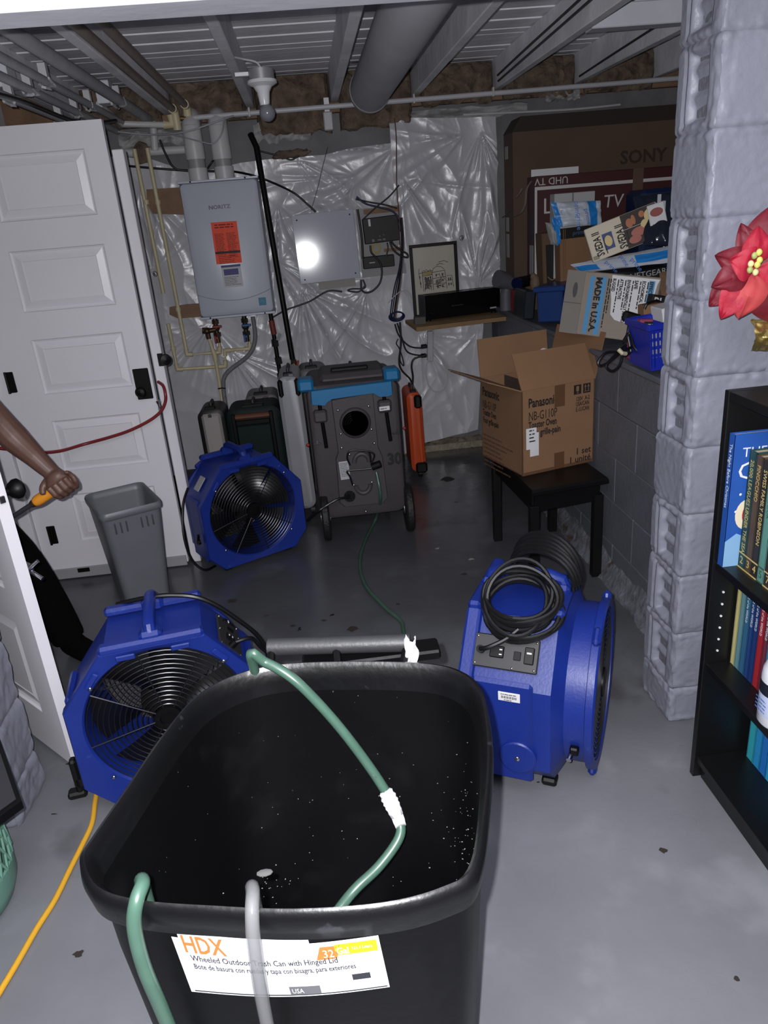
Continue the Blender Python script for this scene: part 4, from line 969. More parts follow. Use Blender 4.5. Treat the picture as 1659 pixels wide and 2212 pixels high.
def print_on(r, srf, u, v, size, body, m, ang=0.0, align='CENTER', **kw):
    o = srf(u, v); du = srf(u + .04, v) - o; dv = srf(u, v - .04) - o
    Mq = basis(o, du, dv) @ MX.Rotation(ang, 4, 'Z') @ MX.Translation((0, 0, .004)); return text(body, size, Mq, m, r, align, **kw)
M_pprint = mat('mailer_print', (72, 118, 196), .6)
r, s1 = drape('shipping_mailer', 'blue and white plastic mailer draped over the brown shipping carton', [(1190, 437, YA - .02), (1297, 433, YA - .02), (1300, 486, YA - .04), (1206, 489, YA - .05)], YA, 'mailer', .02, lambda u, v: 1 if (u < .09 or .72 < u < .90) else 0, 3)
for (u, v, s_) in ((.42, .35, .035), (.62, .65, .035), (.42, .85, .035)): print_on(r, s1, u, v, s_, 'prime', M_pprint, ang=-1.5)
part('code_print', lines(basis(s1(.14, .35) + V((0, -.004, 0)), (1, 0, 0), (0, 0, 1)), 0, .04, 0, .008, 5, .006), M_pprint, r, world=True)
r2_ = drape('mailer_tail', 'torn blue strip of the mailer hanging at the carton left edge', [(1191, 470, YA - .03), (1208, 470, YA - .06), (1212, 526, YA - .05), (1200, 530, YA - .03)], YA, 'mailer', .006, lambda u, v: 1, 8, 10, 14, .004)
ru, s3 = drape('green_mesh_bag', 'crumpled white and green bag stuffed beside the upper mailer', [(1178, 480, YA + .02), (1200, 484, YA - .02), (1206, 530, YA - .03), (1190, 528, YA)], YA, 'bag', .035, lambda u, v: 1 if (int(u * 5) % 2 == 0 and v > .3) else 0, 12, 20, 16, .02)
me_ = [c for c in ru.children][0].data; me_.materials.clear(); me_.materials.append(mat('dull_white_bag', (160, 160, 158), .5)); me_.materials.append(mat('moss_bag', (92, 108, 70), .6))
# lower mailer lying across
YQ = 3.72
r, s2 = drape('shipping_mailer', 'long blue and white plastic mailer lying under the tuber-print box', [(1234, 572, YQ), (1452, 531, YQ - .35), (1452, 566, YQ - .42), (1260, 590, YQ - .05)], YQ, 'mailer', .03, lambda u, v: 1 if (u > .62 and .15 < v < .75) or (u < .22 and .3 < v < .8) else 0, 21, 60, 18, .05)
for u, v in ((.48, .45), (.33, .8), (.60, .9)): print_on(r, s2, u, v, .032, 'prime', M_pprint, ang=-.9)
# SVEDA II box, tilted
YV = 3.62
r, Mv, w, h = slab('food_box', 'tilted cream box reading SVEDA II with food pictures', 'box', (1261, 497), (1416, 435), (1283, 567), .05, mat('cream_box', (204, 192, 172), .55), (YV, YV - .08, YV - .03))
k = w / .36
M_vb = mat('vegetable_blue', (50, 70, 120), .6); M_vd = mat('food_dark', (40, 24, 22), .6); M_vp = mat('food_pink', (176, 104, 92), .6); M_vy = mat('food_yellow', (214, 190, 134), .6); M_vo = mat('food_orange', (176, 108, 70), .6)
pb = part('photo_panel', patch(Mv, w * .50, -h * .01, w * .985, -h * .99), M_vd, r, world=True)
part('blue_panel', patch(Mv, w * .205, -h * .32, w * .345, -h * .80), M_vb, r, world=True)
def blob(x, y, rx, ry, m, par, lf=.0022):
    part('pictured_food', MB().ball((w * x, -h * y, lf), (w * rx, h * ry, .0008), 14, 5).xf(Mv), m, par, world=True)
blob(.275, .56, .055, .17, M_vy, r)
for (x, y, rx, ry, m) in ((.60, .30, .05, .14, M_vo), (.66, .25, .03, .15, M_vo), (.70, .62, .12, .14, M_vp), (.62, .80, .09, .12, M_vp), (.80, .50, .07, .16, M_vy), (.88, .30, .08, .20, M_vy), (.90, .75, .07, .18, M_vy), (.78, .18, .04, .10, M_vo), (.94, .12, .04, .08, M_paper)):
    blob(x, y, rx, ry, m, pb)
part('photo_divider', MB().box((w * .70, -h * .44, .0026), (w * .4, .002, .0004)).xf(Mv), M_wpr, pb, world=True)
for (x, y, s_) in ((.13, .90, .048), (.45, .93, .048)):
    text('SVEDA II', s_, Mv @ MX.Translation((w * x + .016, -h * y, .0016)) @ MX.Rotation(PI / 2, 4, 'Z'), M_print, r, 'LEFT', bold=.0012, fit=h * .70)
    part('small_print', lines(Mv @ MX.Translation((w * x + .030, -h * .9, 0)) @ MX.Rotation(PI / 2, 4, 'Z'), 0, h * .6, 0, .01, 1, .007), M_print, r, world=True)
bc = MB()
for i in range(12): bc.box((w * (.02 + .007 * i), -h * .90, .0014), (w * (.003 if i % 3 else .005), h * .12, .0004))
part('barcode', bc.xf(Mv), M_print, r, world=True)
# clear bag of wrapped snacks at the pillar
YC = 3.45
r, sc = drape('snack_bag', 'clear dark bag with a red and white packet near the pillar', [(1372, 425, YC + .2), (1475, 412, YC + .1), (1470, 535, YC), (1395, 530, YC + .05)], YC, 'bag', .05, lambda u, v: 0, 33, 24, 24, .10)
me_ = r.children[0].data; me_.materials.clear(); me_.materials.append(mat('dark_clear_film', (36, 42, 54), .12, spec=.7))
q = sc(.28, .38); Mq = basis(q + V((0, -.02, 0)), sc(.4, .34) - sc(.2, .38), V((0, 0, 1)))
pk = part('snack_packet', MB().box((0, 0, 0), (.075, .095, .008), bev=.003).xf(Mq), M_paper, r, world=True)
part('packet_print', MB().ball((0, .01, .0045), (.03, .02, .0008), 14, 5).xf(Mq), mat('packet_red', (140, 60, 52), .6), pk, world=True)
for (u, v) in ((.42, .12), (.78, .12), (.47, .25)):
    part('film_glint', MB().box(sc(u, v) + V((0, -.012, 0)), (.018, .006, .05), bev=.002), mat('glint_pale', (190, 192, 200), .08), r, world=True)  # pale slips: highlights on the film put in as colour
_q = AY(1440, 405, 3.9)
single('navy_tote', MB().box((_q.x + .02, 3.95, (ZL + _q.z) / 2), (.34, .22, _q.z - ZL), bev=.02), mat('navy_tote', (24, 40, 74), .4), 'tall dark blue tote standing behind the snack bag', 'tote')
# support carton under the tilted boxes
slab('support_carton', 'black carton reading NETGEAR beneath the blue mailer', 'box', (1325, 596), (1445, 574), (1330, 640), .25, mat('black_carton', (20, 19, 21), .5), 3.42)
s_o = bpy.data.objects['support_carton']; q = AY(1364, 606, 3.41)
Mq, w, h = plane(AY(1325, 596, 3.418), AY(1445, 574, 3.418), AY(1330, 640, 3.418))
qi = Mq.inverted() @ q; text('NETGEAR', .036, Mq @ MX.Translation((qi.x - .005, qi.y + .004, .002)), mat('pale_grey_print', (160, 160, 165), .5), s_o, 'LEFT', sx=1.1)
# MADE in U.S.A. carton, flat and torn, overhanging the knee wall
YU = (3.30, 3.02, 3.30)
r, Mu, w, h = slab('printed_carton', 'torn grey carton printed MADE in U.S.A. overhanging the knee wall', 'box', (1228, 583), (1428, 600), (1204, 716), .10, mat('grey_kraft', (136, 126, 116), .75, var=.05, vs=8), YU)
M_ub = mat('print_blue', (78, 140, 186), .6)
uf = MX.Translation((0, 0, 0))
part('grey_flap', patch(Mu, .0, .001, w * .205, -h, .002, .002), mat('grey_chipboard', (122, 116, 110), .75, var=.04, vs=9), r, world=True)
part('flap_fold', patch(Mu, .0, -h * .50, w * .205, -h * .515, .0035), mat('chip_fold', (90, 86, 82), .8), r, world=True)
part('stamp', MB().ball((w * .115, -h * .30, .0035), (w * .028, h * .13, .0006), 16, 5).xf(Mu), mat('stamp_grey', (74, 70, 72), .7), r, world=True)
part('blue_stripe', patch(Mu, w * .265, -h * .06, w * .315, -h * .97, .0015), M_ub, r, world=True)
part('blue_stripe', patch(Mu, w * .385, -h * .06, w * .445, -h * .97, .0015), M_ub, r, world=True)
text('MADE in U.S.A.', h * .145, Mu @ MX.Translation((w * .335, -h * .07, .0018)) @ MX.Rotation(-PI / 2, 4, 'Z'), M_print, r, 'LEFT', bold=.0016, fit=h * .86)
tear = [(w * .50, -h * .02), (w * 1.0, -h * .03), (w * .98, -h * .10), (w * .93, -h * .72), (w * .87, -h * .66), (w * .80, -h * .70), (w * .70, -h * .73), (w * .60, -h * .70), (w * .545, -h * .62), (w * .53, -h * .4), (w * .50, -h * .2)]
tp = part('torn_paper', MB().prism(tear, .0016, .0026, Mu), M_paper, r, world=True)
part('blue_stripe', patch(Mu, w * .895, -h * .06, w * .955, -h * .52, .003), M_ub, tp, world=True)
for i, (tx, bd_) in enumerate((('EFFECTIVE', .36), ('ECONOMICAL', .40), ('SAFE', .16), ('ENVIRONMENTALLY SOUND', .80), ('ATTRACTIVE', .38), ('RUGGED', .24))):
    x = w * (.905 - .078 * i)
    text(tx, h * .075, Mu @ MX.Translation((x, -h * .07, .0034)) @ MX.Rotation(-PI / 2, 4, 'Z'), M_print, tp, 'LEFT', bold=.0008, fit=h * bd_ * .82)
    part('small_print', lines(Mu @ MX.Translation((x - w * .018, -h * .08, .002)) @ MX.Rotation(-PI / 2, 4, 'Z'), 0, h * (.55 if i % 2 else .6), 0, h * .055, 1, .008), M_print, tp, world=True)
part('small_print', lines(Mu @ MX.Translation((w * .47, -h * .08, 0)) @ MX.Rotation(-PI / 2, 4, 'Z'), 0, h * .8, 0, .014, 2, .008), M_print, r, world=True)
# blue lidded tote, red can, grey pipe elbow piece
r, Mt, w, h = slab('blue_tote', 'dark blue plastic tote at the ledge edge left of the printed carton', 'tote', (1158, 630), (1214, 626), (1160, 698), .28, mat('blue_tote_plastic', (30, 56, 110), .35), (3.95, 3.86, 3.95), bev=.008, partname='tub')
part('lid', MB().box((w / 2, .008, -.14), (w + .03, .03, .30), bev=.006).xf(Mt), mat('blue_tote_plastic', (30, 56, 110), .35), r, world=True)
r, Mt, w, h = slab('dark_tote', 'nearly black teal box between the red pack and the blue tote', 'tote', (1135, 628), (1158, 628), (1136, 690), .22, mat('dark_teal', (18, 30, 40), .4), 4.12, bev=.006, partname='tub')
rr = slab('red_pack', 'small red pack of cans at the end of the plywood shelf', 'pack', (1113, 628), (1136, 626), (1114, 676), .10, mat('red_pack', (128, 22, 26), .45), 4.32)
part('seam', patch(rr[1], rr[2] * .45, 0, rr[2] * .5, -rr[3], .0012), mat('dark_seam', (60, 10, 12), .6), rr[0], world=True)
el = thing('grey_spray_nozzle', 'grey rubbery spray hose head standing at the shelf end', 'nozzle', AY(1092, 668, 4.55))
M_rub = mat('grey_rubber', (84, 84, 90), .6, var=.08, vs=12)
a, b_, c = AY(1093, 670, 4.55), AY(1092, 640, 4.55), AY(1088, 610, 4.55)
part('grip', MB().tube([a, b_, AY(1094, 622, 4.55)], [.036, .034, .03], 16), M_rub, el, world=True)
part('head', MB().tube([AY(1074, 602, 4.52), AY(1090, 606, 4.54), AY(1106, 614, 4.55), AY(1116, 618, 4.56)], [.052, .05, .042, .03], 18), M_rub, el, world=True)
lamp = thing('flashlight', 'black torch with dark blue lens lying beside the grey nozzle', 'torch', AY(1130, 625, 4.40))
part('barrel', MB().tube([AY(1118, 612, 4.40), AY(1150, 604, 4.46)], [.034, .03], 16), M_blackplastic, lamp, world=True)
part('lens', MB().cyl(AY(1116, 614, 4.39), AY(1119, 612, 4.40), .036, n=20), mat('navy_lens', (18, 26, 60), .1), lamp, world=True)
single('brown_ornament', MB().ball(AY(1156, 612, 4.25), (.03, .03, .05), 12, 8).ball(AY(1152, 598, 4.25), (.018, .018, .022), 10, 8), mat('dull_tan', (104, 86, 66), .7), 'small tan figure-shaped ornament beside the narrow carton', 'ornament')
# blue basket, pink carton, black pouch and the cord bundle at the pillar
YK = 2.56
bs = thing('blue_basket', 'royal blue plastic basket with slotted sides next to the pillar', 'basket', AY(1432, 800, YK))
M_bas = mat('royal_blue_plastic', (24, 40, 150), .35)
a0, a1, c0_ = AY(1405, 704, YK), AY(1480, 690, YK), AY(1415, 800, YK)
Mb2, w, h = plane(a0, a1, c0_)
part('rim', MB().box((w / 2, -.008, .002), (w + .02, .024, .014), bev=.004).box((w / 2, -.008, -.20), (w + .02, .024, .014), bev=.004).box((-.004, -.008, -.10), (.014, .024, .20), bev=.004).xf(Mb2), M_bas, bs, world=True)
fb = MB()
cols_ = 9; rows_ = 4
for i in range(cols_ + 1): fb.box((w * i / cols_, -h * .55, -.003), (.006, h * .8, .005))
for j in range(rows_ + 1): fb.box((w / 2, -h * (.15 + .7 * j / rows_), -.003), (w, .010 if j < rows_ else .04, .005))
part('slotted_side', fb.xf(Mb2), M_bas, bs, world=True)
part('inner_back', MB().box((w / 2, -h * .5, -.19), (w, h, .005)).box((.004, -h / 2, -.1), (.006, h, .19)).box((w / 2, -h, -.1), (w, .006, .19)).xf(Mb2), M_bas, bs, world=True)
part('stored_papers', MB().box((w * .5, -h * .5, -.10), (w * .8, h * .7, .06)).xf(Mb2), mat('grey_papers', (150, 150, 154), .7), bs, world=True)
r, Mk, w, h = slab('pink_carton', 'pink and black carton squeezed behind the blue basket', 'box', (1384, 690), (1412, 690), (1386, 782), .10, mat('dusty_pink', (140, 58, 88), .6), 2.72)
part('black_band', patch(Mk, w * .3, -h * .05, w, -h * .42), mat('black_carton', (20, 19, 21), .5), r, world=True)
part('black_band', patch(Mk, w * .4, -h * .5, w, -h * .9), mat('black_carton', (20, 19, 21), .5), r, world=True)
part('small_print', lines(Mk, w * .4, w * .95, -h * .12, .012, 5, .008), M_wpr, r, world=True)
slab('white_pink_carton', 'white carton with pink edge above the blue basket', 'box', (1430, 668), (1475, 655), (1428, 700), .10, M_paper, 2.66)
r, Mk, w, h = slab('black_pouch', 'black pouch with white letters beside the torn carton', 'pouch', (1412, 636), (1440, 640), (1393, 742), .05, mat('black_carton', (20, 19, 21), .5), 2.92)
text('BU', .042, Mk @ MX.Translation((.005, -h * .2, .002)), M_wpr, r, 'LEFT', bold=.001)
rb, sb_ = drape('tan_bag', 'shiny tan plastic bag bulging beside the pillar', [(1428, 590, 3.05), (1475, 580, 3.0), (1470, 650, 2.98), (1432, 640, 3.0)], 3.0, 'bag', .05, lambda u, v: 0, 51, 20, 16, .06)
me_ = rb.children[0].data; me_.materials.clear(); me_.materials.append(mat('tan_film', (120, 92, 72), .2))
slab('small_brown_carton', 'small brown carton under the coiled black lead', 'box', (1391, 661), (1432, 654), (1400, 690), .06, M_card, 2.78)
YX = 2.80
ad = thing('power_adapter', 'black power adapter with a bundled lead hanging over the knee wall', 'adapter', AY(1370, 690, YX))
Md, w, h = plane(AY(1355, 672, YX), AY(1408, 688, YX), AY(1352, 694, YX))
part('brick', MB().box((w / 2, -h / 2, -.02), (w, h * 1.1, .035), bev=.008).xf(Md), M_blackplastic, ad, world=True)
def lead(pts, r=.0055, m=M_cable, nm='lead'):
    part(nm, MB().tube(spline([AY(x, y, d) for x, y, d in pts], 6), r, 8), m, ad, world=True)
lead([(1362, 690, YX - .03), (1356, 720, YX - .05), (1362, 760, YX - .07), (1350, 745, YX - .06), (1362, 705, YX - .04), (1374, 720, YX - .05), (1372, 750, YX - .06), (1350, 770, YX - .08)])
lead([(1380, 705, YX - .05), (1376, 740, YX - .06), (1345, 758, YX - .10), (1310, 762, YX - .12), (1292, 782, YX - .13), (1300, 790, YX - .13), (1325, 775, YX - .12), (1350, 750, YX - .09)])
lead([(1352, 745, YX - .08), (1330, 765, YX - .11), (1310, 790, YX - .13), (1322, 802, YX - .13), (1338, 790, YX - .12), (1345, 765, YX - .10)])
lead([(1345, 740, YX - .07), (1360, 720, YX - .06), (1370, 750, YX - .10), (1385, 765, YX - .12), (1400, 775, YX - .13)])
lead([(1392, 668, YX - .02), (1400, 655, YX - .02), (1420, 650, YX), (1430, 658, YX)])
part('lead_bundle', MB().tube(spline([AY(1338, 762, YX - .10), AY(1352, 742, YX - .09), AY(1366, 722, YX - .08), AY(1380, 712, YX - .06)], 6), [.010] + [.020] * 15 + [.020, .018, .012][:3], 10), M_cable, ad, world=True) if False else None
part('tie', MB().tube([AY(1336, 755, YX - .12), AY(1344, 763, YX - .13), AY(1352, 764, YX - .12)], .008, 8), mat('cream_tie', (176, 166, 140), .6), ad, world=True)
a, b_ = AY(1392, 770, YX - .13), AY(1412, 781, YX - .13)
part('connector', MB().tube([a, a * .4 + b_ * .6], .011, 10), mat('grey_connector', (96, 96, 100), .5), ad, world=True)
part('connector_tip', MB().tube([a * .4 + b_ * .6, b_], .009, 4), M_chrome, ad, world=True)
# ================================================================== piano bench and the open oven carton
ZB = 0.485
legs = [V((1.145, 2.93, 0)), V((0.845, 2.88, 0)), V((0.815, 3.43, 0)), V((1.115, 3.47, 0))]
ctr = sum(legs, V()) / 4
M_lac = mat('black_lacquer', (7, 7, 8), .45, spec=.3)
bn_ = thing('piano_bench', 'black lacquered bench carrying the open brown carton', 'bench', ctr)
for L_ in legs:
    part('leg', MB().box((L_.x, L_.y, .20), (.042, .042, .40), R=MX.Rotation(-.05, 3, 'Z'), bev=.003), M_lac, bn_, world=True)
for i in range(4):
    a, b_ = legs[i], legs[(i + 1) % 4]; m_ = (a + b_) / 2; d = b_ - a
    part('apron', MB().box((m_.x, m_.y, .415), (d.length, .02, .085), R=MX.Rotation(math.atan2(d.y, d.x), 3, 'Z')), M_lac, bn_, world=True)
ex = [c + (c - ctr).normalized() * .055 for c in legs]
def oct_ring(z, k):
    o = []
    for i in range(4):
        p = ctr + (ex[i] - ctr) * k; o.append(V((p.x, p.y, z)))
    return o
part('seat', MB().loft([oct_ring(.455, .97), oct_ring(.46, 1.0), oct_ring(.475, 1.0), oct_ring(ZB, .975)]), M_lac, bn_, world=True)
A = V((0.835, 3.017, ZB + .001)); xd = V((.962, .273, 0)).normalized(); yd = V((-xd.y, xd.x, 0))
WB, DB = .370, .362; HB = AY(1137, 845, A.y).z - A.z
Mx = basis(A, xd, yd)
ob = thing('oven_carton', 'open brown Panasonic toaster oven carton standing on the black bench'.replace('Panasonic ', ''), 'box', M=Mx)
t = .005
part('front_wall', MB().box((WB / 2, t / 2, HB / 2), (WB, t, HB)), M_card, ob)
part('back_wall', MB().box((WB / 2, DB - t / 2, HB / 2), (WB, t, HB)), M_card, ob)
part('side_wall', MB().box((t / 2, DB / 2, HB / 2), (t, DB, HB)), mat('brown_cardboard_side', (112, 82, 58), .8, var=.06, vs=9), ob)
part('side_wall', MB().box((WB - t / 2, DB / 2, HB / 2), (t, DB, HB)), M_card, ob)
part('bottom', MB().box((WB / 2, DB / 2, t / 2), (WB, DB, t)), M_card, ob)
def flapbox(name, o, along, out, lf, wd):
    o, along, out = V(o), V(along).normalized(), V(out).normalized(); n = along.cross(out)
    mb = MB(); mb.box((wd / 2, lf / 2, 0), (wd, lf, .005)); return part(name, mb.xf(MX(((along.x, out.x, n.x, o.x), (along.y, out.y, n.y, o.y), (along.z, out.z, n.z, o.z), (0, 0, 0, 1)))), M_card, ob)
flapbox('front_flap', (0, 0, HB), (1, 0, 0), (0, .48, .88), .165, WB)
flapbox('back_flap', (0, DB, HB), (1, 0, 0), (0, .12, .99), .175, WB)
flapbox('left_flap', (0, 0, HB), (0, 1, 0), (-.93, 0, .36), .175, DB)
flapbox('right_flap', (WB, 0, HB), (0, 1, 0), (.25, 0, .97), .20, DB)
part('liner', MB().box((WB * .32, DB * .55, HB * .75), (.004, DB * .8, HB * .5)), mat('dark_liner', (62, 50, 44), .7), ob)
part('crumpled_paper', MB().ball((WB * .8, DB * .8, HB + .09), (.02, .02, .018), 8, 6), M_paper, ob)
MFr = basis((0, -.0008, 0), (1, 0, 0), (0, 0, 1)); MSd = basis((-.0008, DB, 0), (0, -1, 0), (0, 0, 1))
def tx(s_, size, fx, fz, Mf_, wd, **kw):
    return text(s_, size, Mf_ @ MX.Translation((wd * fx, HB * fz, .0004)), M_print, ob, world=False, **kw)
tx('Panasonic', .056, .085, .80, MFr, WB, bold=.0016, fit=WB * .39)
tx('NB-G110P', .056, .085, .645, MFr, WB, fit=WB * .385)
tx('Toaster Oven', .042, .085, .555, MFr, WB, bold=.0010, fit=WB * .385)
tx('Four grille-pain', .042, .085, .455, MFr, WB, bold=.0010, fit=WB * .435)
tx('120V  A-2', .026, .735, .775, MFr, WB, fit=WB * .185, bold=.0004); tx('USA/CAN', .026, .735, .715, MFr, WB, fit=WB * .185, bold=.0004); tx('E.-U./CAN', .026, .735, .65, MFr, WB, fit=WB * .185, bold=.0004)
tx('1 set', .042, .965, .125, MFr, WB, align='RIGHT', bold=.0006); tx('1 unité', .042, .965, .03, MFr, WB, align='RIGHT', bold=.0006)
for i, cx in enumerate((.755, .885)):
    sy = part('handling_mark', patch(MFr, WB * cx - .019, HB * .855, WB * cx + .019, HB * .965), M_print, ob)
    if i: mb = MB().box((WB * cx - .008, HB * .905, .0014), (.003, .022, .0004)).box((WB * cx + .008, HB * .905, .0014), (.003, .022, .0004)).add([V((WB * cx - .008 + a_, HB * .925 + b2, .0016)) for a_, b2 in ((-.006, 0), (.006, 0), (0, .012))], [(0, 1, 2)]).add([V((WB * cx + .008 + a_, HB * .925 + b2, .0016)) for a_, b2 in ((-.006, 0), (.006, 0), (0, .012))], [(0, 1, 2)]).box((WB * cx, HB * .875, .0014), (.028, .002, .0004))
    else: mb = MB().box((WB * cx, HB * .92, .0014), (.014, .022, .0004)).box((WB * cx, HB * .885, .0014), (.003, .016, .0004)).box((WB * cx, HB * .868, .0014), (.012, .002, .0004))
    part('handling_symbol', mb.xf(MFr), mat('card_print_gap', (124, 92, 66), .8), sy)
for z0, z1 in ((.75, 1.0), (0, .20)):
    part('tape', patch(MFr, WB * .44, HB * z0, WB * .58, HB * z1, .0009), mat('brown_tape', (92, 64, 46), .25), ob)
s_ = part('price_label', patch(MFr, WB * .05, HB * .56, WB * .19, HB * .31, .002), M_paper, ob); part('price_label', patch(MFr, WB * .10, HB * .50, WB * .22, HB * .22, .0028), M_paper, ob)
part('label_print', lines(MFr @ MX.Translation((WB * .09, HB * .53, .002)), 0, .03, 0, .016, 4, .009), M_print, s_)
tx('Panasonic', .056, .05, .80, MSd, DB, bold=.0014, fit=DB * .42); tx('NB-G110P', .054, .05, .645, MSd, DB, fit=DB * .34); tx('Toaster Oven', .040, .05, .555, MSd, DB, bold=.0008, fit=DB * .34); tx('Four grille-pain', .040, .05, .455, MSd, DB, bold=.0008, fit=DB * .39)
part('small_print', lines(MSd, DB * .05, DB * .80, HB * .30, .021, 8, .012, .5), mat('brown_print', (84, 58, 40), .8), ob)
part('base_strip', MB().box((WB / 2, -.0006, .006), (WB, .0006, .014)), mat('dark_base_card', (88, 60, 38), .7), ob)  # darker strip along the foot of the front wall
# ================================================================== blue axial air movers
M_bluep = mat('blue_moulded_plastic', (18, 40, 120), .42, var=.06, vs=9, bump=.06, bs=130, dirt=((44, 64, 136), .68, 16, .05))
M_grille = mat('black_wire_grille', (74, 74, 78), .3, .9)
M_blade = mat('grey_black_blade', (16, 16, 18), .3)
M_panel = mat('charcoal_panel', (36, 36, 38), .5)
OCT = [(-.185, .020), (.185, .020), (.255, .095), (.255, .345), (.135, .495), (-.135, .495), (-.255, .345), (-.255, .095)]
CZ = .262
def oct_pt(a, k=1.0):
    """point where a ray from the hub at angle a leaves the octagon"""
    d = V((math.cos(a), math.sin(a))); best = 9
    for i in range(8):
        p, q = OCT[i], OCT[(i + 1) % 8]; e = (q[0] - p[0], q[1] - p[1])
        den = d.x * e[1] - d.y * e[0]
        if abs(den) < 1e-9: continue
        px_, pz_ = p[0], p[1] - CZ
        t_ = (px_ * e[1] - pz_ * e[0]) / den; s_ = (px_ * d.y - pz_ * d.x) / den
        if t_ > 0 and -1e-6 <= s_ <= 1 + 1e-6: best = min(best, t_)
    return d * best * k
NA = 96
ANG = sorted(set([2 * PI * i / NA for i in range(NA)] + [math.atan2(p[1] - CZ, p[0]) % (2 * PI) for p in OCT]))
def oring(y, k=1.0, blend=0.0, R=.25):
    o = []
    for a in ANG:
        p = oct_pt(a, k); c = V((math.cos(a), math.sin(a))) * R; q = p * (1 - blend) + c * blend
        o.append(V((q.x, y, CZ + q.y)))
    return o
CB = .236
def cring(y, R, c=None):
    c = (CB if y > .2 else CZ) if c is None else c
    return [V((R * math.cos(a), y, c + R * math.sin(a))) for a in ANG]
def grille(y, R, hub, CZ=CZ):
    mb = MB(); nr = 13
    for i in range(nr):
        r = hub + (R - hub) * (i + .6) / nr
        mb.tube([V((r * math.cos(a), y, CZ + r * math.sin(a))) for a in [2 * PI * j / 48 for j in range(48)]], .0016, 5, closed=True)
    for j in range(8):
        a = 2 * PI * j / 8 + .2
        mb.tube([V((hub * math.cos(a), y - .002, CZ + hub * math.sin(a))), V((R * math.cos(a), y - .002, CZ + R * math.sin(a)))], .002, 5)
    return mb
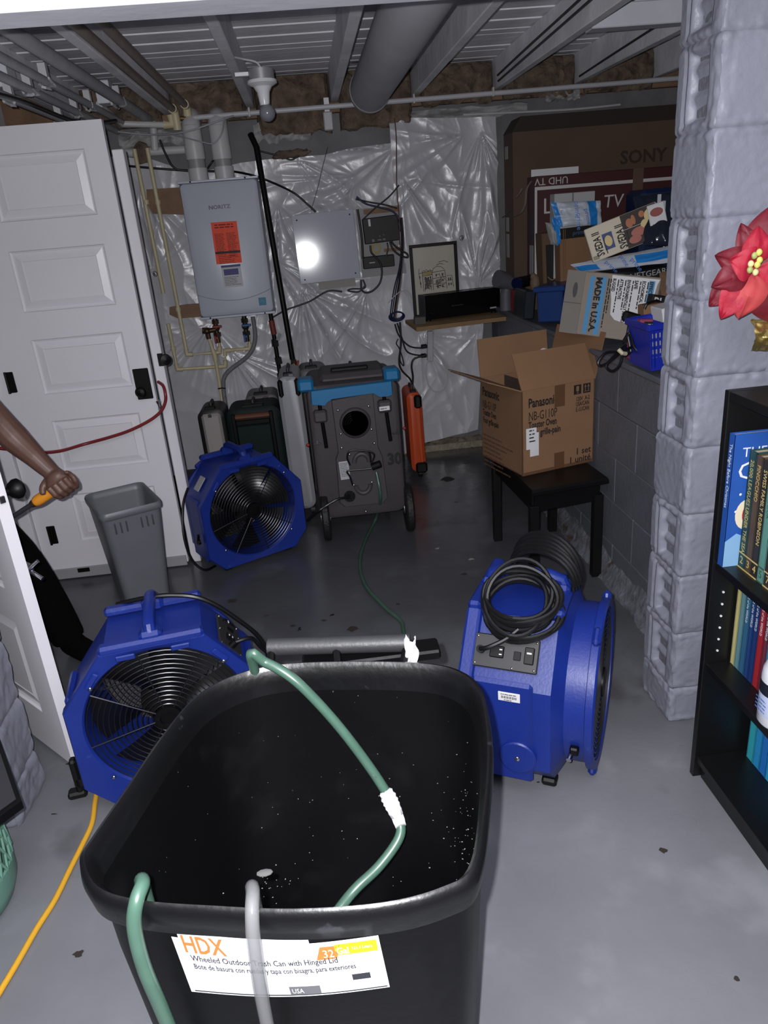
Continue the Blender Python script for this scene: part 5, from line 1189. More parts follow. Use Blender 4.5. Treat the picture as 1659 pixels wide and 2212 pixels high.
def make_fan(label, loc, rz, opts):
    f = thing('air_mover', label, 'fan', loc, rz, 'blue air movers on the floor', M=MX.Translation(V(loc)) @ MX.Rotation(rz, 4, 'Z') @ MX.Scale(opts.get('size', 1.08), 4))
    sh_ = MB()
    sh_.loft([cring(.05, .212), cring(.012, .214), cring(.006, .219), oring(0, .985), oring(.006, 1.0), oring(.030, 1.0), oring(.036, .985), oring(.040, .95), oring(.235, .95), cring(.262, .215), cring(.312, .215), cring(.315, .230), cring(.332, .230), cring(.337, .225), cring(.334, .206), cring(.28, .204), cring(.05, .212)], cap=False)
    part('housing', sh_, M_bluep, f, sharp=30)
    hub = .034
    part('front_grille', grille(.010, .214, hub), M_grille, f)
    part('hub_cap', MB().lathe([(.001, .0), (.020, .0), (.022, -.006), (.036, -.006), (.038, .004), (.034, .01)], 28, (0, .008, CZ), (0, 1, 0)), M_black, f)
    part('rear_grille', grille(.330, .206, hub, CB), M_grille, f)
    part('rear_hub', MB().cyl((0, .322, CB), (0, .336, CB), .04, n=24), M_black, f)
    part('motor', MB().cyl((0, .10, CZ), (0, .29, CZ), .075, n=24), M_blackplastic, f)
    for i in range(6):
        a0 = 2 * PI * i / 6 + opts.get('spin', 0)
        def bl(u, v, a0=a0):
            r = .05 + .152 * u; wd = .50 + .14 * u; a = a0 + (v - .5) * wd * 1.35
            return V((r * math.cos(a), .075 + .045 * (v - .5) * (1.4 - .5 * u), CZ + r * math.sin(a)))
        part('blade', MB().grid(bl, 6, 6), M_blade, f)
    for a in (40, 140, 220, 320):
        a = math.radians(a); part('screw', MB().ball((.224 * math.cos(a), -.003, CZ + .224 * math.sin(a)), (.006, .004, .006), 10, 6), M_chrome, f)
    for a in (62, 118, 242, 298):
        a = math.radians(a); part('flange_tab', MB().box((.232 * math.cos(a), .325, CB + .232 * math.sin(a)), (.05, .022, .03), R=MX.Rotation(PI / 2 - a, 3, 'Y'), bev=.008), M_bluep, f)
    # slot marks moulded in the face
    for s_ in (-1, 1):
        for (x, z, an_) in ((.165, .425, -.9), (.07, .475, 0)):
            Rm = MX.Rotation(-s_ * an_, 3, 'Y'); part('face_slot', MB().box((s_ * x, -.001, z), (.05, .006, .016), R=Rm, bev=.005), M_bluep, f)
    # top: front and rear ridge, handle across front to back
    for (yy, ln) in ((.018, .27), (.232, .27)):
        part('top_ridge', MB().box((0, yy, .500), (ln, .035, .026), bev=.008), M_bluep, f)
    hm = MB(); hm.tube([(0, .02, .500), (0, .035, .535), (0, .06, .545), (0, .19, .545), (0, .22, .535), (0, .235, .500)], .016, 10); part('handle', hm, M_bluep, f)
    for yy in (.03, .222): part('handle_foot', MB().box((0, yy, .508), (.06, .045, .04), bev=.01), M_bluep, f)
    for s_ in (-1, 1): part('side_step', MB().box((s_ * .243, .115, .215), (.018, .155, .30), bev=.010), M_bluep, f)
    part('side_dial', MB().lathe([(.048, -.002), (.048, .006), (.044, .009), (.012, .010), (.001, .010)], 28, (.251, .155, .145), (1, 0, 0)), M_bluep, f)
    part('dial_screw', MB().ball((.262, .155, .145), (.003, .007, .007), 10, 6), M_chrome, f)
    # control panel on the upper right chamfer
    cx, cz = .185, .405; nx = V((.78, 0, .625)).normalized()
    Mc = basis(V((cx, .115, cz)) + nx * .012, (0, 1, 0), V((0, 0, 1)).cross((0, 1, 0)) * 0 + nx.cross(V((0, 1, 0))))
    if opts.get('panel'):
        pn = part('control_panel', MB().box((0, 0, 0), (.165, .085, .008), bev=.003).xf(Mc), M_panel, f)
        for (x, y) in ((-.075, .034), (-.075, -.034), (.075, .034), (.075, -.034), (.0, .036), (.02, -.036)):
            part('panel_screw', MB().ball((x, y, .005), (.0035, .0035, .002), 8, 5).xf(Mc), M_chrome, pn)
        part('switch', MB().box((.060, 0, .006), (.024, .042, .010), bev=.002).xf(Mc), M_blackplastic, pn)
        part('switch_mark', MB().box((.060, .006, .0115), (.012, .004, .001)).xf(Mc), M_paper, pn)
        part('hour_meter', MB().box((.030, -.004, .005), (.018, .022, .005), bev=.001).xf(Mc), M_black, pn)
        part('outlet', MB().box((-.022, 0, .005), (.036, .030, .006), bev=.002).xf(Mc), M_black, pn)
        for (x, y) in ((-.012, .006), (-.012, -.006)): part('outlet_slot', MB().box((x, y, .0085), (.007, .003, .001)).xf(Mc), M_paper, pn)
        part('cord_gland', MB().cyl((-.062, 0, .003), (-.062, 0, .022), .010, n=14).xf(Mc), M_black, pn)
    for (x, y) in ((-.16, .05), (.16, .05), (-.16, .22), (.16, .22)):
        part('foot', MB().box((x, y, .012), (.04, .04, .024), bev=.006), M_blackplastic, f)
    return f, Mc
import mathutils
def fan_mat(loc, rz): return MX.Translation(V(loc)) @ MX.Rotation(rz, 4, 'Z')
# the one by the back door
p0, p1 = FL(478, 1252), FL(668, 1186)
f2loc = (p0 + p1) / 2; f2rz = math.atan2(p1.y - p0.y, p1.x - p0.x)
f2, Mc2 = make_fan('blue air mover fan standing by the back door, before the suitcases', f2loc + V((-.02, .03, 0)), f2rz, {'spin': .3})
part('rating_plate', MB().box((-.185, .13, .405), (.004, .05, .07), R=MX.Rotation(math.radians(39), 3, 'Y')).xf(MX.Translation((-.008, 0, .012))), mat('silver_plate', (150, 150, 152), .5), f2)
tg = MB().cyl((-.262, .06, .17), (-.275, .06, .17), .012, n=12); tg.box((-.27, .06, .185), (.012, .012, .06), R=MX.Rotation(.5, 3, 'X'), bev=.003); part('side_latch', tg, M_black, f2)
part('power_cord', MB().tube(spline([(-.24, .16, .40), (-.29, .12, .34), (-.325, .08, .22), (-.315, .07, .10), (-.27, .06, .03), (-.20, .10, .012)], 6), .006, 8), M_cable, f2)
# the one at the near left
q0, q1 = FL(222, 1436, .495), FL(462, 1387, .495)
f3rz = math.atan2(q1.y - q0.y, q1.x - q0.x); xm = (q0 + q1) / 2
f3, Mc3 = make_fan('blue air mover fan partly hidden behind the big black bin', V((xm.x - .01, xm.y - .02, 0)), f3rz, {'panel': 1, 'spin': 0.0})
part('power_cord', MB().tube(spline([Mc3 @ V((-.062, 0, .02)), Mc3 @ V((-.05, -.03, .05)), Mc3 @ V((0, -.09, .03)), (.31, .18, .25), (.30, .26, .05)], 6), .006, 8), M_cable, f3)
part('power_cord', MB().tube(spline([(-.10, .26, .505), (-.02, .215, .53), (.06, .20, .53), (.14, .19, .505), (.22, .20, .42), (.29, .22, .30), (.31, .24, .1)], 6), .007, 8), M_cable, f3)
ck = MB().box((-.275, .05, .115), (.02, .03, .11), bev=.006); ck.box((-.285, .05, .055), (.05, .035, .022), bev=.006); ck.cyl((-.27, .035, .095), (-.27, .07, .095), .014, n=12)
part('swivel_bracket', ck, M_blackplastic, f3)
# the one on the right, seen from its control side
f1rz = math.radians(242)
f1loc = V((.412, 1.965, 0))
f1, Mc1 = make_fan('blue air mover fan on the right with a coiled cord on top', f1loc, f1rz, {'panel': 1, 'spin': .2, 'size': 1.10})
stk = part('asset_sticker', MB().box((.2535, .135, .325), (.002, .055, .026), bev=.0008), M_paper, f1)
Msk = basis((.2552, .135, .325), (0, 1, 0), (0, 0, 1))
bcd = MB()
for i in range(16): bcd.box((-.018 + .0024 * i, -.001, 0), (.0009 if i % 3 else .0016, .007, .0004))
part('barcode', bcd.xf(Msk), M_print, stk); part('small_print', lines(Msk, -.02, .02, .008, .004, 1, .003), M_print, stk); part('small_print', lines(Msk, -.012, .012, -.008, .004, 1, .003), M_print, stk)
part('side_clip', MB().box((.208, .290, .165), (.03, .022, .024), bev=.004), M_black, f1); part('clip_screw', MB().cyl((.212, .283, .155), (.235, .280, .15), .007, n=12), M_chrome, f1)
co = MB()
for i in range(9):
    ra, rb = .098 - .005 * (i % 5), .066 - .004 * (i % 4); zz_ = .522 + .007 * i
    o = V((.125 + .01 * math.sin(i * 2), .135 + .012 * math.cos(i), zz_ - .025))
    co.tube([o + V((rb * math.cos(a), ra * math.sin(a), -.05 * math.cos(a) + .008 * math.sin(2 * a + i))) for a in [2 * PI * j / 32 for j in range(32)]], .0062, 7, closed=True)
part('cord_coil', co, M_cable, f1)
co = MB()
for i in range(6):
    rb = .075 - .004 * (i % 3)
    o = V((-.06 + .012 * i, .165, .522))
    co.tube([o + V((rb * .9 * math.cos(a) * .5 - .02, rb * 1.3 * math.cos(a), max(0, math.sin(a)) * (.105 - .006 * i) - (.01 if math.sin(a) < 0 else 0))) for a in [2 * PI * j / 32 for j in range(32)]], .0066, 7, closed=True)
part('cord_coil', co, M_cable, f1)
part('cord_lead', MB().tube(spline([Mc1 @ V((-.062, 0, .02)), Mc1 @ V((-.04, .005, .03)), Mc1 @ V((0, .03, .03)), Mc1 @ V((.03, .06, .03))], 6), .0062, 8), M_cable, f1)
# ================================================================== dehumidifier
YDh = 3.66
def dx(x, y): q = AY(x, y, YDh); return q.x, q.z
dh = thing('dehumidifier', 'large charcoal wheeled dehumidifier with blue pull handle', 'dehumidifier', (.155, YDh, 0))
M_char = mat('charcoal_moulded_plastic', (62, 58, 60), .55, var=.08, vs=8, bump=.12, bs=110)
M_teal = mat('blue_teal_plastic', (20, 104, 152), .4)
x0, x1 = (-.085), (.385)
zb_, zt_ = .118, .845
def dring(y, ins):
    r = .05; return [V((p.x, y, p.z)) for p in rrect(x0 + ins, x1 - ins, zb_ + ins, zt_ - ins * .6, r, 0, 6)]
part('body', MB().loft([dring(YDh + .46, .03), dring(YDh + .43, .0), dring(YDh + .03, .0), dring(YDh + .008, .010), dring(YDh, .025)]), M_char, dh, world=True, sharp=28)
pn_ = [dx(*p) for p in ((715, 862), (805, 845), (817, 965), (826, 985), (838, 1075), (828, 1086), (745, 1095), (733, 1085), (725, 992), (730, 975))]
part('face_panel', MB().loft([[V((x, YDh - .001, z)) for x, z in pn_], [V((x + (.157 - x) * .03, YDh - .012, z + (.45 - z) * .02)) for x, z in pn_]]), M_char, dh, world=True)
# blue handle
def hd(pts): return [dx(*p) for p in pts]
ho = hd([(670, 842), (845, 820), (847, 848), (838, 852), (820, 853), (806, 845), (715, 858), (704, 866), (700, 872), (672, 870)])
part('pull_handle', MB().loft([[V((x, YDh - .002, z)) for x, z in ho], [V((x, YDh - .024, z)) for x, z in ho], [V((x + (.16 - x) * .02, YDh - .032, z - .003)) for x, z in ho]]), M_teal, dh, world=True, sharp=30)
for (x, y) in ((660, 832), (846, 808)):
    q = dx(x, y); part('corner_cap', MB().box((q[0], YDh + .045, q[1] - .004), (.078, .11, .062), bev=.012), M_teal, dh, world=True)
part('top_tray', MB().box((.16, YDh + .20, .855), (.34, .30, .05), bev=.02), M_char, dh, world=True)
part('top_grip', MB().box((.15, YDh + .14, .888), (.19, .03, .022), bev=.006), M_blackplastic, dh, world=True)
# inlet
cx_, cz_ = dx(767, 912); R_ = abs(dx(797, 908)[0] - dx(737, 912)[0]) / 2
part('inlet_ring', MB().lathe([(R_ * .93, .01), (R_ * .95, .02), (R_ * 1.08, .016), (R_ * 1.14, .004), (R_ * 1.14, -.002)], 36, (cx_, YDh - .010, cz_), (0, -1, 0)), M_char, dh, world=True, sharp=50)
part('inlet_shade', MB().cyl((cx_, YDh - .0135, cz_), (cx_, YDh - .012, cz_), R_ * .97, n=36), M_inletshade, dh, world=True)  # flat black disc; the inlet's inner shade is put into its colour
gm = MB()
for i in range(5):
    r = R_ * (.25 + .15 * i); gm.tube([V((cx_ - .01 + r * math.cos(a), YDh - .016, cz_ + r * math.sin(a))) for a in [PI * (.55 + .5 * j / 12) for j in range(13)]], .0018, 5)
part('inlet_guard', gm, M_grille, dh, world=True)
for p in ((730, 885), (796, 876), (802, 926), (736, 936), (808, 956), (738, 966), (755, 980), (797, 976), (764, 1046), (803, 1040), (790, 1103)):
    q = dx(*p); part('bolt', MB().ball((q[0], YDh - .014, q[1]), (.007, .005, .007), 10, 6), M_chrome, dh, world=True)
# slide rods with their guide blocks
for (xa, ya, xb, yb, gx, gy) in ((690, 872, 705, 965, 692, 897), (828, 850, 843, 950, 830, 875)):
    a, b_, g = dx(xa, ya), dx(xb, yb), dx(gx, gy)
    part('slide_rod', MB().tube([(a[0], YDh - .018, a[1]), (b_[0], YDh - .018, b_[1])], .010, 12), mat('dark_rod', (42, 42, 46), .25, .8), dh, world=True)
    part('guide_block', MB().box((g[0], YDh - .015, g[1]), (.070, .05, .062), bev=.010), M_char, dh, world=True)
for (x, y, fl_) in ((684, 957, 1), (855, 934, -1)):
    q = dx(x, y); sb = part('latch', MB().box((q[0], YDh - .012, q[1]), (.036, .010, .010), bev=.002).box((q[0] + .004, YDh - .012, q[1] + .010), (.010, .010, .016)), M_chrome, dh, world=True)
    part('latch_tip', MB().ball((q[0] - fl_ * .045, YDh - .012, q[1] + (-.003 if fl_ > 0 else .02)), (.010, .007, .009), 10, 6), M_red, sb, world=True)
tl, tr, bl = (AY(819, 880, YDh - .043), AY(841, 877, YDh - .043), AY(820, 888, YDh - .043)); Mq, w, h = plane(tl, tr, bl)
lb = part('asset_sticker', patch(Mq, 0, .002, w, -h), M_paper, dh, world=True); part('small_print', lines(Mq, w * .1, w * .9, -h * .5, .01, 1, .006), M_print, lb, world=True)
tl, tr, bl = (AY(731, 998, YDh - .014), AY(752, 995, YDh - .014), AY(736, 1037, YDh - .014)); Mq, w, h = plane(tl, tr, bl)
lb = part('rating_label', patch(Mq, 0, 0, w, -h), mat('grey_label', (170, 170, 172), .5), dh, world=True); part('small_print', lines(Mq, w * .1, w * .9, -.012, .0085, 9, .004), M_print, lb, world=True)
for (xa, ya, fl_) in ((781, 996, 1), (784, 1045, -1)):
    q = dx(xa, ya); pts = [V((q[0] + .038 * math.cos(a), YDh - .016, q[1] + fl_ * (.045 * math.sin(a)))) for a in [PI * i / 14 for i in range(15)]]
    part('horseshoe_boss', MB().tube(pts, .012, 10), M_char, dh, world=True)
part('cord_wrap', MB().tube(spline([AY(x, y, YDh - .03) for x, y in ((756, 1005), (750, 988), (756, 974), (780, 973), (800, 976), (809, 984), (802, 1000), (800, 985), (798, 977))], 5), .005, 7), M_cable, dh, world=True)
part('cord_strap', MB().tube(spline([AY(x, y, YDh - .034) for x, y in ((762, 1048), (756, 1030), (750, 1018), (770, 1015), (800, 1012), (820, 1006))], 5), .005, 7), M_cable, dh, world=True)
q0, q1 = dx(803, 1006), dx(821, 998); part('cord_clamp', MB().cyl((q0[0], YDh - .02, q0[1]), (q1[0], YDh - .03, q1[1]), .020, n=12), M_blackplastic, dh, world=True)
q = dx(755, 1070); pg = part('power_inlet', MB().cyl((q[0], YDh - .02, q[1]), (q[0], YDh - .004, q[1]), .030, n=24), M_black, dh, world=True)
for a in (45, 135, 225, 315):
    a = math.radians(a); part('inlet_screw', MB().ball((q[0] + .024 * math.cos(a), YDh - .021, q[1] + .024 * math.sin(a)), .003, 8, 5), M_chrome, pg, world=True)
part('power_cord', MB().tube(spline([V((q[0], YDh - .03, q[1])), AY(730, 1078, YDh - .06), AY(705, 1092, YDh - .07), AY(690, 1102, YDh - .08), AY(676, 1112, YDh - .06), AY(664, 1125, YDh - .02)], 6), .007, 8), M_cable, dh, world=True)
q = dx(828, 1000); text('30', .085, basis((q[0] + .022, YDh - .0015, q[1] - .012), (1, 0, 0), (0, 0, 1)), mat('stencil_black', (16, 15, 15), .6), dh, 'LEFT', bold=.004, sx=.9)
for (xw, sgn) in ((x0 + .012, -1), (x1 - .012, 1)):
    wx = -.055 if sgn < 0 else .392
    wv = MB().lathe([(.03, -.022), (.09, -.022), (.125, -.020), (.132, -.012), (.132, .012), (.125, .020), (.09, .022), (.03, .022)], 40, (wx, YDh + .035, .132), (1, 0, 0), cap=True)
    wh = part('wheel', wv, mat('black_rubber', (16, 16, 17), .6, bump=.5, bs=90), dh, world=True)
    part('hub', MB().cyl((wx - .026, YDh + .035, .132), (wx + .026, YDh + .035, .132), .03, n=20), mat('hub_metal', (120, 118, 116), .4, .6), wh, world=True)
part('axle', MB().cyl((-.08, YDh + .035, .132), (.42, YDh + .035, .132), .008, n=12), M_black, dh, world=True)
for xf_ in (.02, .30): part('rear_skid', MB().box((xf_, YDh + .36, zb_ * .5), (.03, .05, zb_ + .01), bev=.004), M_blackplastic, dh, world=True)
# ================================================================== suitcases behind
def suitcase(name, label, x0, x1, y0, y1, z1, m, mt, lean=0.0, ribs=0, r=.04, z0=0.0, handle=True):
    rt = thing(name, label, 'suitcase', ((x0 + x1) / 2, (y0 + y1) / 2, z0), 0, 'suitcases along the back wall')
    w = x1 - x0; d = y1 - y0; h = z1 - z0
    S = MX.Translation(((x0 + x1) / 2, y0, z0)) @ MX(((1, 0, lean, 0), (0, 1, 0, 0), (0, 0, 1, 0), (0, 0, 0, 1)))
    def rg(y, ins): return [V((p.x, y, p.z)) for p in rrect(-w / 2 + ins, w / 2 - ins, ins, h - ins, min(r, (w - 2 * ins) * .45), 0, 6)]
    part('shell', MB().loft([rg(d, .02), rg(d - .015, 0), rg(.015, 0), rg(0, .02)]).xf(S), m, rt, world=True, sharp=35)
    for i in range(ribs):
        x = -w / 2 + w * (i + 1) / (ribs + 1); part('rib', MB().box((x, -.002, h / 2), (.008, .012, h * .86), bev=.004).xf(S), m, rt, world=True)
    if handle:
        part('top_handle', MB().tube([S @ V(p) for p in ((0, d * .3, h), (0, d * .3, h + .02), (0, d * .7, h + .02), (0, d * .7, h))], .009, 8), mt, rt, world=True)
        part('top_lock', MB().box((0, d * .16, h + .004), (w * .4, .03, .022), bev=.004).xf(S), mt, rt, world=True)
    return rt, S, w, h
M_silver = mat('silver_case', (146, 146, 152), .42, .15, var=.06, vs=7, dirt=((190, 188, 190), .7, 9, .05))
b0, b1 = AY(620, 1050, 4.03), AY(668, 1058, 4.03)
zt1 = AY(640, 812, 4.03).z
r, S, w, h = suitcase('hard_suitcase', 'tall silver hard suitcase standing against the dehumidifier', -.232, -.105, 4.02, 4.42, zt1, M_silver, M_blackplastic, lean=-.012, ribs=0, r=.05, z0=.06)
for s_ in (-1, 1): part('corner_guard', MB().box((s_ * w * .36, .004, h - .06), (w * .22, .03, .10), bev=.012).xf(S), M_blackplastic, r, world=True)
for s_ in (-1, 1): part('caster', MB().cyl((b0.x * 0 - .168 + s_ * .04 - .012, 4.08, .035), (-.168 + s_ * .04 + .012, 4.08, .035), .035, n=16), M_blackplastic, r, world=True)
part('case_latch', MB().box((.02, -.004, h + .012), (.03, .02, .014), bev=.003).xf(S), M_chrome, r, world=True)
zt2 = AY(540, 880, 4.22).z
M_green = mat('dark_green_fabric', (10, 23, 22), .6, spec=.2, bump=.15, bs=160)
r, S, w, h = suitcase('soft_suitcase', 'dark green soft suitcase with brown trim behind the blue fan', -.56, -.245, 4.21, 4.45, zt2, M_green, M_blackplastic, lean=-.01, r=.06, z0=.045)
part('front_pocket', MB().box((-.005, -.012, h * .46), (w * .66, .03, h * .78), bev=.012).xf(S), mat('green_pocket', (12, 27, 26), .5, spec=.2), r, world=True)
for s_ in (-1, 1): part('black_strap', MB().box((s_ * w * .34 - .005, -.018, h * .5), (.022, .02, h * .92), bev=.004).xf(S), M_black, r, world=True)
part('brown_trim', MB().box((-.005, -.012, h * .925), (w * .66, .032, .028), bev=.008).xf(S), mat('brown_leather', (92, 52, 34), .5), r, world=True)
part('trim_bar', MB().box((-.005, -.024, h * .87), (w * .62, .012, .03), bev=.004).xf(S), M_black, r, world=True)
for s_ in (-1, 1): part('caster', MB().cyl((-.40 + s_ * .1 - .012, 4.26, .025), (-.40 + s_ * .1 + .012, 4.26, .025), .025, n=14), M_blackplastic, r, world=True)
zt3 = AY(455, 884, 4.32).z
r, S, w, h = suitcase('hard_suitcase', 'taupe silver suitcase with black edging, nearest the door post', -.735, -.58, 4.30, 4.55, zt3, mat('black_edging', (20, 19, 20), .5), M_blackplastic, lean=-.01, r=.05, z0=.045)
part('taupe_face', MB().box((.004, -.006, h * .5), (w * .72, .03, h * .93), bev=.014).xf(S), mat('taupe_shell', (152, 146, 144), .4, .1), r, world=True)
part('zip_pull', MB().box((.0, -.025, h * .95), (.02, .006, .02), bev=.002).xf(S), M_chrome, r, world=True)
part('caster', MB().cyl((-.70, 4.36, .025), (-.675, 4.36, .025), .025, n=14), M_blackplastic, r, world=True); part('caster', MB().cyl((-.62, 4.36, .025), (-.645, 4.36, .025), .025, n=14), M_blackplastic, r, world=True)
# cases whose ribbed tops show behind
for (xa, xb, ya, yb, yp, lab) in ((525, 600, 4.50, 4.75, 858, 'ribbed grey suitcase top showing above the green suitcase'), (640, 705, 4.46, 4.72, 800, 'ribbed dark suitcase top with bright lock behind the silver case'), (720, 800, 4.2, 4.4, 803, 'dark grey suitcase edge showing above the dehumidifier')):
    a, b_ = AY(xa, yp, ya), AY(xb, yp, ya)
    r, S, w, h = suitcase('ribbed_suitcase', lab, a.x, b_.x, ya, yb, a.z, mat('dim_grey_shell', (84, 80, 82), .45), M_blackplastic, ribs=5, r=.05)
    part('bright_lock', MB().box((w * .15, -.004, h - .02), (.03, .012, .022), bev=.003).xf(S), M_chrome, r, world=True)
zo = AY(890, 848, 4.52).z
r, S, w, h = suitcase('orange_suitcase', 'bright orange suitcase edge right of the dehumidifier', AY(880, 870, 4.52).x, AY(912, 870, 4.52).x, 4.50, 4.78, zo, mat('orange_shell', (186, 72, 34), .45, var=.05, vs=8), M_blackplastic, lean=-.01, r=.04, z0=.045)
part('black_corner', MB().box((.02, -.004, h - .055), (w * .5, .03, .085), bev=.012).xf(S), M_blackplastic, r, world=True)
part('black_corner', MB().box((.015, .0, .03), (w * .8, .03, .07), bev=.012).xf(S), M_blackplastic, r, world=True)
part('caster', MB().cyl((AY(900, 870, 4.5).x - .012, 4.54, .025), (AY(900, 870, 4.5).x + .012, 4.54, .025), .025, n=14), M_blackplastic, r, world=True)
# black speaker-like box and paper beside the door post
a = FL(415, 1060)
single('black_speaker', MB().prism([(-.07, -.09), (.05, -.09), (.08, -.05), (.08, .05), (.04, .09), (-.07, .09)], 0, .26, MX.Translation((-.86, 4.30, .0))), M_black, 'black chamfered speaker box behind the door post', 'speaker')
pst = thing('paper_stack', 'short stack of pale papers beside the blue fan', 'papers', (-.80, 4.12, 0))
for i in range(4): part('sheaf', MB().box((-.80, 4.12, .05 + .10 + i * .016), (.12, .16, .013), bev=.002), mat('pale_papers_%d' % (i % 2), (168 - 30 * (i % 2), 162 - 30 * (i % 2), 148 - 28 * (i % 2)), .7), pst, world=True)
part('crate', MB().box((-.80, 4.12, .07), (.13, .17, .14), bev=.004), M_black, pst, world=True)
# ================================================================== waste bins
# grey kitchen bin
ZG = .54
gr = [FL(225, 1112, ZG), FL(357, 1080, ZG), FL(300, 1040, ZG), FL(170, 1072, ZG)]
gc = sum(gr, V()) / 4; gx = (gr[1] - gr[0] + gr[2] - gr[3]) / 2; gy = (gr[3] - gr[0] + gr[2] - gr[1]) / 2
M_gbin = mat('grey_bin_plastic', (96, 98, 104), .42, var=.05, vs=8, bump=.04, bs=150)
gb = thing('grey_waste_bin', 'empty grey rectangular waste bin in front of the back door', 'bin', (gc.x, gc.y, 0))
def rr2(k, z, r=.035, n=5):
    w, d = gx.length * k, gy.length * k; ux, uy = gx.normalized(), gy.normalized(); uy = (uy - ux * uy.dot(ux)).normalized(); o = []
    for (cx, cy, a0) in ((w / 2 - r, d / 2 - r, 0), (-w / 2 + r, d / 2 - r, PI / 2), (-w / 2 + r, -d / 2 + r, PI), (w / 2 - r, -d / 2 + r, 1.5 * PI)):
        for i in range(n + 1):
            a = a0 + PI / 2 * i / n; p = V((gc.x, gc.y, z)) + ux * (cx + r * math.cos(a)) + uy * (cy + r * math.sin(a)); o.append(p)
    return o
part('body', MB().loft([rr2(.70, .0), rr2(.97, ZG - .03), rr2(.94, ZG - .03), rr2(.68, .012)]), M_gbin, gb, world=True, sharp=40)
part('rim', MB().loft([rr2(.965, ZG - .035), rr2(1.02, ZG - .03), rr2(1.03, ZG - .012), rr2(1.0, ZG), rr2(.96, ZG - .004), rr2(.94, ZG - .032)], cap=False), M_gbin, gb, world=True, sharp=60)
ux = gx.normalized(); uy = V((-ux.y, ux.x, 0))
for k0 in (-.30, -.21, -.12, .12, .21, .30):
    p = V((gc.x, gc.y, ZG - .075)) + ux * gx.length * k0 - uy * gy.length * .478
    part('rim_rib', MB().box(p, (.006, .010, .05), R=MX.Rotation(math.atan2(ux.y, ux.x), 3, 'Z'), bev=.002), mat('grey_bin_dark', (66, 68, 74), .5), gb, world=True)
# the big black wheeled bin
ZR = .88
rim_px = [(165, 1860), (195, 1925), (290, 1955), (450, 1968), (640, 1975), (840, 1960), (970, 1925), (1035, 1880), (1058, 1760), (1066, 1600), (1046, 1490), (1000, 1445), (920, 1427), (760, 1423), (600, 1430), (500, 1455), (420, 1500), (350, 1580), (260, 1710), (190, 1810)]
RP = spline([FL(x, y, ZR) for x, y in rim_px], 5, closed=True)
bc_ = sum(RP, V()) / len(RP)
RP = [p for p in RP]
ar = sum(RP[i].x * RP[(i + 1) % len(RP)].y - RP[(i + 1) % len(RP)].x * RP[i].y for i in range(len(RP)))
if ar < 0: RP.reverse()
def br(k, z, sh=0.0): return [V((bc_.x + (p.x - bc_.x) * k, bc_.y + (p.y - bc_.y) * k + sh, z)) for p in RP]
M_bin = mat('black_bin_plastic', (4, 4, 5), .45, spec=.22, bump=.05, bs=60, dirt=[((17, 17, 18), .60, 7, .2), ((90, 88, 86), .745, 26, .015)])
bb = thing('wheeled_trash_bin', 'big open black wheeled trash bin in the foreground', 'bin', (bc_.x, bc_.y, 0))
outer = [br(.76, .03), br(.78, .05), br(.93, .74), br(.935, .80), br(.94, ZR - .055)]
part('body', MB().loft(outer + [br(.925, ZR - .05), br(.90, .64), br(.885, .625), br(.735, .06)], cap=True), M_bin, bb, world=True, sharp=35)
part('rim', MB().loft([br(.935, ZR - .05), br(.985, ZR - .045), br(.998, ZR - .02), br(.99, ZR - .003), br(.968, ZR), br(.945, ZR - .008), br(.935, ZR - .03), br(.925, ZR - .05)], cap=False), mat('black_bin_rim', (9, 9, 11), .33, spec=.5, bump=.1, bs=50, dirt=((46, 46, 50), .66, 16, .06)), bb, world=True, sharp=60)
# vertical ribs on the far inner wall
for (x, y) in ((577, 1470), (857, 1460)):
    p = FL(x, y, ZR - .06); d = (V((bc_.x, bc_.y, 0)) - V((p.x, p.y, 0))).normalized()
    a = V((p.x, p.y, ZR - .06)); b2 = V((bc_.x + (p.x - bc_.x) * .79, bc_.y + (p.y - bc_.y) * .79, .08))
    part('inner_rib', MB().tube([a + d * -.002, b2 + d * -.0], .012, 6), M_bin, bb, world=True)
# handle bar at the back and the wheels
hA, hB = FL(580, 1398, .865), FL(886, 1388, .865)
part('handle_bar', MB().tube([hA, hB], .0165, 18), mat('dark_grey_grip', (44, 44, 47), .5, bump=.1, bs=90), bb, world=True)
for t_ in (.02, .48, .98):
    q = hA + (hB - hA) * t_; n_ = min(RP, key=lambda p: (p - q).length)
    part('handle_bracket', MB().tube([q, V((n_.x, n_.y, ZR - .05))], .008, 8), M_bin, bb, world=True)
part('hinge_lug', MB().box(hA + V((.19, -.02, -.035)), (.26, .05, .02), bev=.004), M_bin, bb, world=True)
for q in (hA + V((.01, -.02, 0)), hB + V((-.01, -.02, 0))):
    w_ = part('wheel', MB().lathe([(.02, -.025), (.085, -.025), (.098, -.018), (.098, .018), (.085, .025), (.02, .025)], 32, (q.x * .9, q.y - .03, .098), (1, 0, 0), cap=True), mat('black_rubber', (16, 16, 17), .6, bump=.5, bs=90), bb, world=True)
single('white_rag', MB().grid(lambda u, v: FL(886, 1384, .885) + V((.02 * (u - .5) + .012 * noise.noise(V((u * 5, v * 4, 1))), -.02 * v + .01 * noise.noise(V((u * 6, v * 5, 9))), .004 - .085 * v + .008 * math.sin(u * 7))), 14, 18), M_paper, 'crumpled white rag tied to the bin handle', 'rag')
inm = MB(); inm.loft([br(.925, ZR - .05), br(.90, .64), br(.885, .625), br(.735, .06)], cap=True)
ibv = __import__('mathutils.bvhtree', fromlist=['BVHTree']).BVHTree.FromPolygons([tuple(v) for v in inm.v], inm.f)
dm = MB(); rs = random.Random(5)
